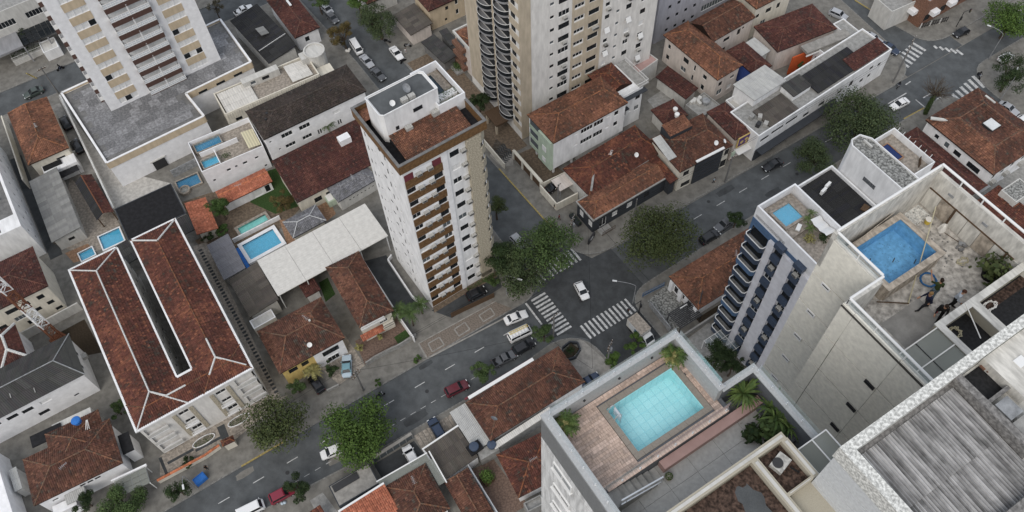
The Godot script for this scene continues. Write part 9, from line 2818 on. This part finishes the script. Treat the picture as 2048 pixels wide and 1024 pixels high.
	wires("sagging black cables across the crossing",[[v3(8.2,8.4,-10.0),v3(8.6,8.0,8.6)],[v3(8.4,7.9,-10.0),v3(8.8,7.6,8.6)]])
	wires("thin black cables along the pavement of the row houses",[[v3(-45,7.4,-6.4),v3(-78,7.4,-6.0)],[v3(-45,7.1,-6.4),v3(-12,7.6,-6.0)],[v3(-45,6.9,-6.2),v3(-12,7.2,-5.8)]])
	wires("black cables strung along the shops on the main street",[[v3(9.5,7.6,-7.4),v3(43.0,7.4,-6.4)],[v3(9.5,7.3,-7.2),v3(43.0,7.1,-6.2)],[v3(43.0,7.4,-6.4),v3(84.0,8.6,-6.4)],[v3(43.0,7.1,-6.2),v3(84.0,8.2,-6.2)]])
	wires("black cables over the lower corner by the utility pole",[[v3(-9.5,7.6,16.4),v3(-12.4,7.4,6.6)],[v3(-12.4,7.4,6.6),v3(-45.0,7.3,-6.3)],[v3(-9.4,7.6,16.4),v3(8.4,8.2,-10.0)]])
	for k in 9:
		var mh := MB.new()
		var mp := v2([-60.0,-47.0,-33.5,-14.0,-1.0,17.0,33.0,52.0,70.0][k],[1.2,-2.2,1.4,-1.6,1.6,0.6,-2.8,1.8,-2.0][k])
		mh.lathe(v3(mp.x,0.006,mp.y),[[0.36,0.0],[0.36,0.006],[0.0,0.008]],14)
		structure("manhole_cover",mh, "metal_dark")
	var t := thing("waste_skip", "bright blue waste skip on the pavement before the U-shaped block", "skip",v3(-72.49,0.12,-5.45),0.2)
	var sk := MB.new()
	ring(sk,2.0,1.3,0.1,1.0,0.08)
	sk.box(v3(0,0.12,0),v3(1.9,0.08,1.2))
	part("tub",sk, "plastic_blue",t)
	pbox("load",t, "plastic_blue",v3(0,0.75,0),v3(1.8,0.3,1.1))
	for k in 2: pbox("runner",t, "metal_dark",v3(-0.6 + 1.2 * k,0.05,0),v3(0.15,0.1,1.2))
	t = thing("refuse_bags", "white refuse bags on the pavement by the parked white van", "bags",v3(-7.32,0.12,-81.06))
	var bg := MB.new()
	for k in 3: bg.lathe(v3(k * 0.35 - 0.3,0,(k % 2) * 0.3),[[0.0,0.0],[0.3,0.05],[0.34,0.3],[0.12,0.6],[0.06,0.7],[0.0,0.72]],10)
	part("bag",bg, "canvas",t)
	t = thing("refuse_bags", "bags tied on the kerb beside the red parked car", "bags",v3(-62.82,0,5.48))
	bg = MB.new()
	for k in 2: bg.lathe(v3(k * 0.4,0,0.1 * k),[[0.0,0.0],[0.25,0.05],[0.28,0.3],[0.1,0.5],[0.0,0.55]],10)
	part("bag",bg, "cover_pale",t)
	t = thing("pool_cover", "rolled dark blue cover along the big blue pool", "cover",v3(-49.33,0.12,-41.63),0.0)
	pbox("cloth",t, "plastic_blue",v3(-0.2,0.3,0),v3(0.7,0.25,6.2))
	t = thing("green_crate", "pale green equipment box on the orange patio", "box",v3(-29.41,0.12,-44.69))
	pbox("shell",t, "green_wall",v3(0,0.9,0),v3(1.6,1.6,2.4))
	pbox("lid",t, "frame_white",v3(0,1.75,0),v3(1.2,0.1,1.8))
	build_people()
	build_trees()
func build_trees():
	tree("street_tree", "large olive-green tree overhanging the crossing's right side",vv(v2(16.68,0.88)),9.0,8.3, "olive",{"flat": 0.42, "density": 0.9, "clumps": 110})
	tree("street_tree", "green tree between cross street and the silver off-road car",vv(v2(-2.04,-8.28)),11.0,6.3, "green",{"flat": 0.6})
	tree("street_tree", "dark ragged tree over the pavement left of the crossing",vv(v2(-8.77,-6.34)),10.0,6.0, "gum",{"flat": 0.6, "density": 0.9})
	tree("street_tree", "tall dark tree hugging the stone-clad tower corner",vv(v2(-9.8,-11.37)),9.0,4.2, "dark",{"flat": 0.7, "density": 0.9})
	tree("street_tree", "large dense dark green tree before the navy pool terrace",vv(v2(66.96,1.87)),10.0,8.6, "gum",{"flat": 0.55, "clumps": 110})
	tree("street_tree", "smaller dark tree at the kerb below the large dense one",vv(v2(54.66,2.39)),7.5,5.0, "gum",{"flat": 0.6})
	tree("street_tree", "biggest bright green tree, over the white car on the main street",vv(v2(-46.7,4.03)),9.0,6.8, "bright",{"flat": 0.6, "density": 1.3, "clumps": 80})
	tree("street_tree", "wide grey-green tree before the U-shaped block's right corner",vv(v2(-58.07,-4.93)),8.5,6.6, "olive",{"flat": 0.5, "density": 0.7})
	tree("street_tree", "small round tree on the parking lane beside the grey pickup",vv(v2(-24.11,4.9)),4.4,2.5, "green",{})
	tree("street_tree", "small dark tree over the red parked car",vv(v2(-59.75,5.56)),4.4,2.5, "dark",{})
	tree("street_tree", "small green tree between black car and zebra crossing",vv(v2(-11.15,4.62)),4.6,2.5, "green",{})
	tree("street_tree", "dull clipped tree under the lamp beside the blue skip",vv(v2(-75.71,-4.74)),4.4,2.6, "dark",{"density": 0.7})
	tree("garden_tree", "round bright tree in front of the glazed carport",vv(v2(-84.34,-7.85)),5.6,4.4, "green",{})
	tree("garden_tree", "dark conifer-like tree left of the glazed carport",vv(v2(-89.15,-11.3)),5.4,2.2, "dark",{"flat": 1.1})
	tree("street_tree", "rust-tinged round tree above the white van on the cross street",vv(v2(-7.25,-81.97)),7.0,3.3, "rust",{"flat": 0.8})
	tree("street_tree", "broad dark tree over the middle of the cross street's kerb",vv(v2(0.98,-80.1)),8.0,5.0, "gum",{"flat": 0.55})
	tree("street_tree", "green tree cut by the upper frame edge above the cross street",vv(v2(0.25,-89.04)),7.0,3.4, "bright",{})
	tree("street_tree", "small tree at the upper frame edge by the parked grey cars",vv(v2(-6.8,-95.56)),6.0,2.6, "green",{})
	tree("street_tree", "bright green tree at the upper right corner",vv(v2(115.52,-1.34)),9.0,6.2, "bright",{})
	tree("street_tree", "dark green tree at the right edge beside the lamp",vv(v2(102.63,9.4)),8.0,4.6, "dark",{"density": 0.8})
	tree("street_tree", "small leafy tree at the kerb by the dark pickup",vv(v2(32.93,4.66)),4.2,2.3, "dark",{})
	tree("garden_tree", "round dark green tree standing in the orange-roofed garden",vv(v2(-48.71,-52.64)),6.0,3.1, "hedge",{})
	tree("garden_tree", "brownish tree beside the long dark red roof",vv(v2(-37.79,-48.18)),5.0,2.7, "rust",{"density": 0.8})
	tree("street_tree", "thin green tree at the kerb right of the stone-clad tower bay",vv(v2(-3.98,-22.59)),6.0,3.0, "olive",{"density": 0.6})
	tree("garden_tree", "dark tree at the foot of the beige tower's round balconies",vv(v2(7.93,-48.37)),6.0,3.0, "dark",{})
	tree("garden_tree", "bushy dark tree between pool-deck tower and blue tower",vv(v2(10.64,25.26)),6.5,3.4, "dark",{})
	tree("garden_tree", "second dark bush below the glass entrance canopy",vv(v2(11.6,27.91)),5.5,2.6, "dark",{})
	tree("garden_tree", "small bright tree behind the pool-deck parapet by the truck",vv(v2(1.01,14.82)),3.4,2.0, "bright",{})
	tree("garden_tree", "low green bush at the pool-deck parapet's street side",vv(v2(-3.45,15.55)),3.4,2.2, "bright",{})
	tree("garden_tree", "dark tree by the hedge of the terrace across the left street",vv(v2(-68.19,-124.09)),5.0,2.4, "dark",{"density": 0.6})
	tree("garden_tree", "thin tree behind the white tower's podium near the black hall",vv(v2(-27.56,-108.07)),5.0,2.2, "dry",{"density": 0.5})
	tree("garden_tree", "shrubby tree inside the U-shaped block's left neighbour garden",vv(v2(-79.88,-24.19)),3.0,2.0, "green",{})
	tree("garden_tree", "round clipped bush on the forecourt of the U-shaped block",vv(v2(-73.11,-9.44)),1.9,1.3, "dark",{"flat": 0.8})
	tree("garden_tree", "low dark shrub beside the orange-roofed annex",vv(v2(-53.57,-49.91)),3.0,1.8, "dark",{})
	tree("garden_tree", "low shrub between orange annex and pale grey shed",vv(v2(-50.57,-48.99)),2.8,1.7, "hedge",{})
	tree("garden_tree", "green shrub on the yellow row house's front garden",vv(v2(-52.14,-10.66)),3.6,2.0, "green",{})
	tree("garden_tree", "dark garden shrub beside the white row house steps",vv(v2(-45.71,-10.68)),3.0,1.8, "dark",{})
	tree("garden_tree", "small shrub at the cream row house's porch",vv(v2(-39.43,-11.97)),2.0,1.0, "straw",{})
	tree("garden_tree", "small yellowish bush beside the cream row house's door",vv(v2(-35.5,-11.93)),2.0,1.0, "straw",{})
	tree("garden_tree", "leafy bush at the corner by the tower fence",vv(v2(-12.71,-9.96)),3.0,1.7, "green",{})
	tree("garden_tree", "dark mass of shrubs behind the tower's street corner",vv(v2(-9.06,-10.59)),5.0,3.4, "gum",{"density": 0.6})
	tree("garden_tree", "bush on the play yard by the orange school",vv(v2(71.43,-18.47)),3.2,1.2, "green",{})
	tree("street_bush", "spiky grey-green kerb bush left of the paved squares",vv(v2(-31.99,-4.31)),1.3,0.95, "hedge",{"flat": 0.7})
	tree("street_bush", "spiky kerb bush beside the utility pole and covered car",vv(v2(-39.87,-4.38)),1.3,0.9, "hedge",{"flat": 0.7})
	var t := thing("lopped_tree", "nearly bare tree with ivy-covered trunk at the far junction", "tree",v3(84.86,0.12,4.88))
	var m := MB.new()
	limb(m,Vector3.ZERO,v3(0.4,5.0,-0.3),0.3,0.2)
	for k in 60:
		var a := rng.randf() * TAU; var e := rng.randf_range(0.8,3.6)
		var o := v3(0.4,5.0,-0.3)
		var tip := o + v3(cos(a) * e,rng.randf_range(1.0,3.6),sin(a) * e)
		limb(m,o,tip,0.07,0.02)
		limb(m,o.lerp(tip,0.6),tip + v3(rng.randf() - 0.5,rng.randf() * 0.5,rng.randf() - 0.5) * 1.6,0.03,0.012)
	part("trunk",m, "bark",t)
	m = MB.new()
	m.coloured = true
	for k in 900:
		var s := rng.randf()
		var n := v3(rng.randfn(),rng.randfn() * 0.4,rng.randfn()).normalized()
		leaf(m,v3(0.4 * s,5.2 * s,-0.3 * s) + n * rng.randf_range(0.3,0.6),n,0.28,LEAF.green[0],LEAF.green[1])
	for k in 260:
		var n := v3(rng.randfn(),absf(rng.randfn()) + 0.4,rng.randfn()).normalized()
		leaf(m,v3(0.4,5.6,-0.3) + n * rng.randf_range(1.5,3.8),n,0.2,LEAF.dry[0],LEAF.dry[1])
	part("crown",m, "leaf",t)
	for q in [[v3(-30.57,0.12,-13),4.2,2.2, "palm beside the white kerb wall of the tower drive"],[v3(-29.17,0.12,-11.11),4.8,2.4, "taller palm at the tower's left front corner"],[v3(-26.64,0.12,-12.33),3.6,2.0, "palm close to the tower's white wall foot"]]:
		t = thing("palm_tree",q[3], "palm",q[0])
		palm(t,Vector3.ZERO,q[1],q[2],22, "green",false,0.7)
	t = thing("palm_tree", "yellowish palm before the yellow row house", "palm",v3(-48.49,0.12,-11.88))
	palm(t,Vector3.ZERO,2.6,2.0,26, "straw",false,0.6)
	t = thing("palm_tree", "palm against the long white house beside the white roof box", "palm",v3(-22.14,0.12,-59.51))
	palm(t,v3(0,0,0),4.6,2.2,20, "green",false,0.7)
	t = thing("palm_tree", "palm in the terrace garden across the left street", "palm",v3(-69.34,0.12,-126.43))
	palm(t,Vector3.ZERO,3.0,2.6,24, "palm",false,0.7)
	var hm := MB.new()
	leaf_box(hm,v3(-9.0,1.0,17.5),v3(6.0,1.4,2.0),700,0.25, "bright")
	single("overgrown_hedge",hm, "leaf", "bright hedge along the pool-deck tower's street side", "hedge")
func vv(q: Vector2) -> Vector3:
	return v3(q.x,BASE,q.y)
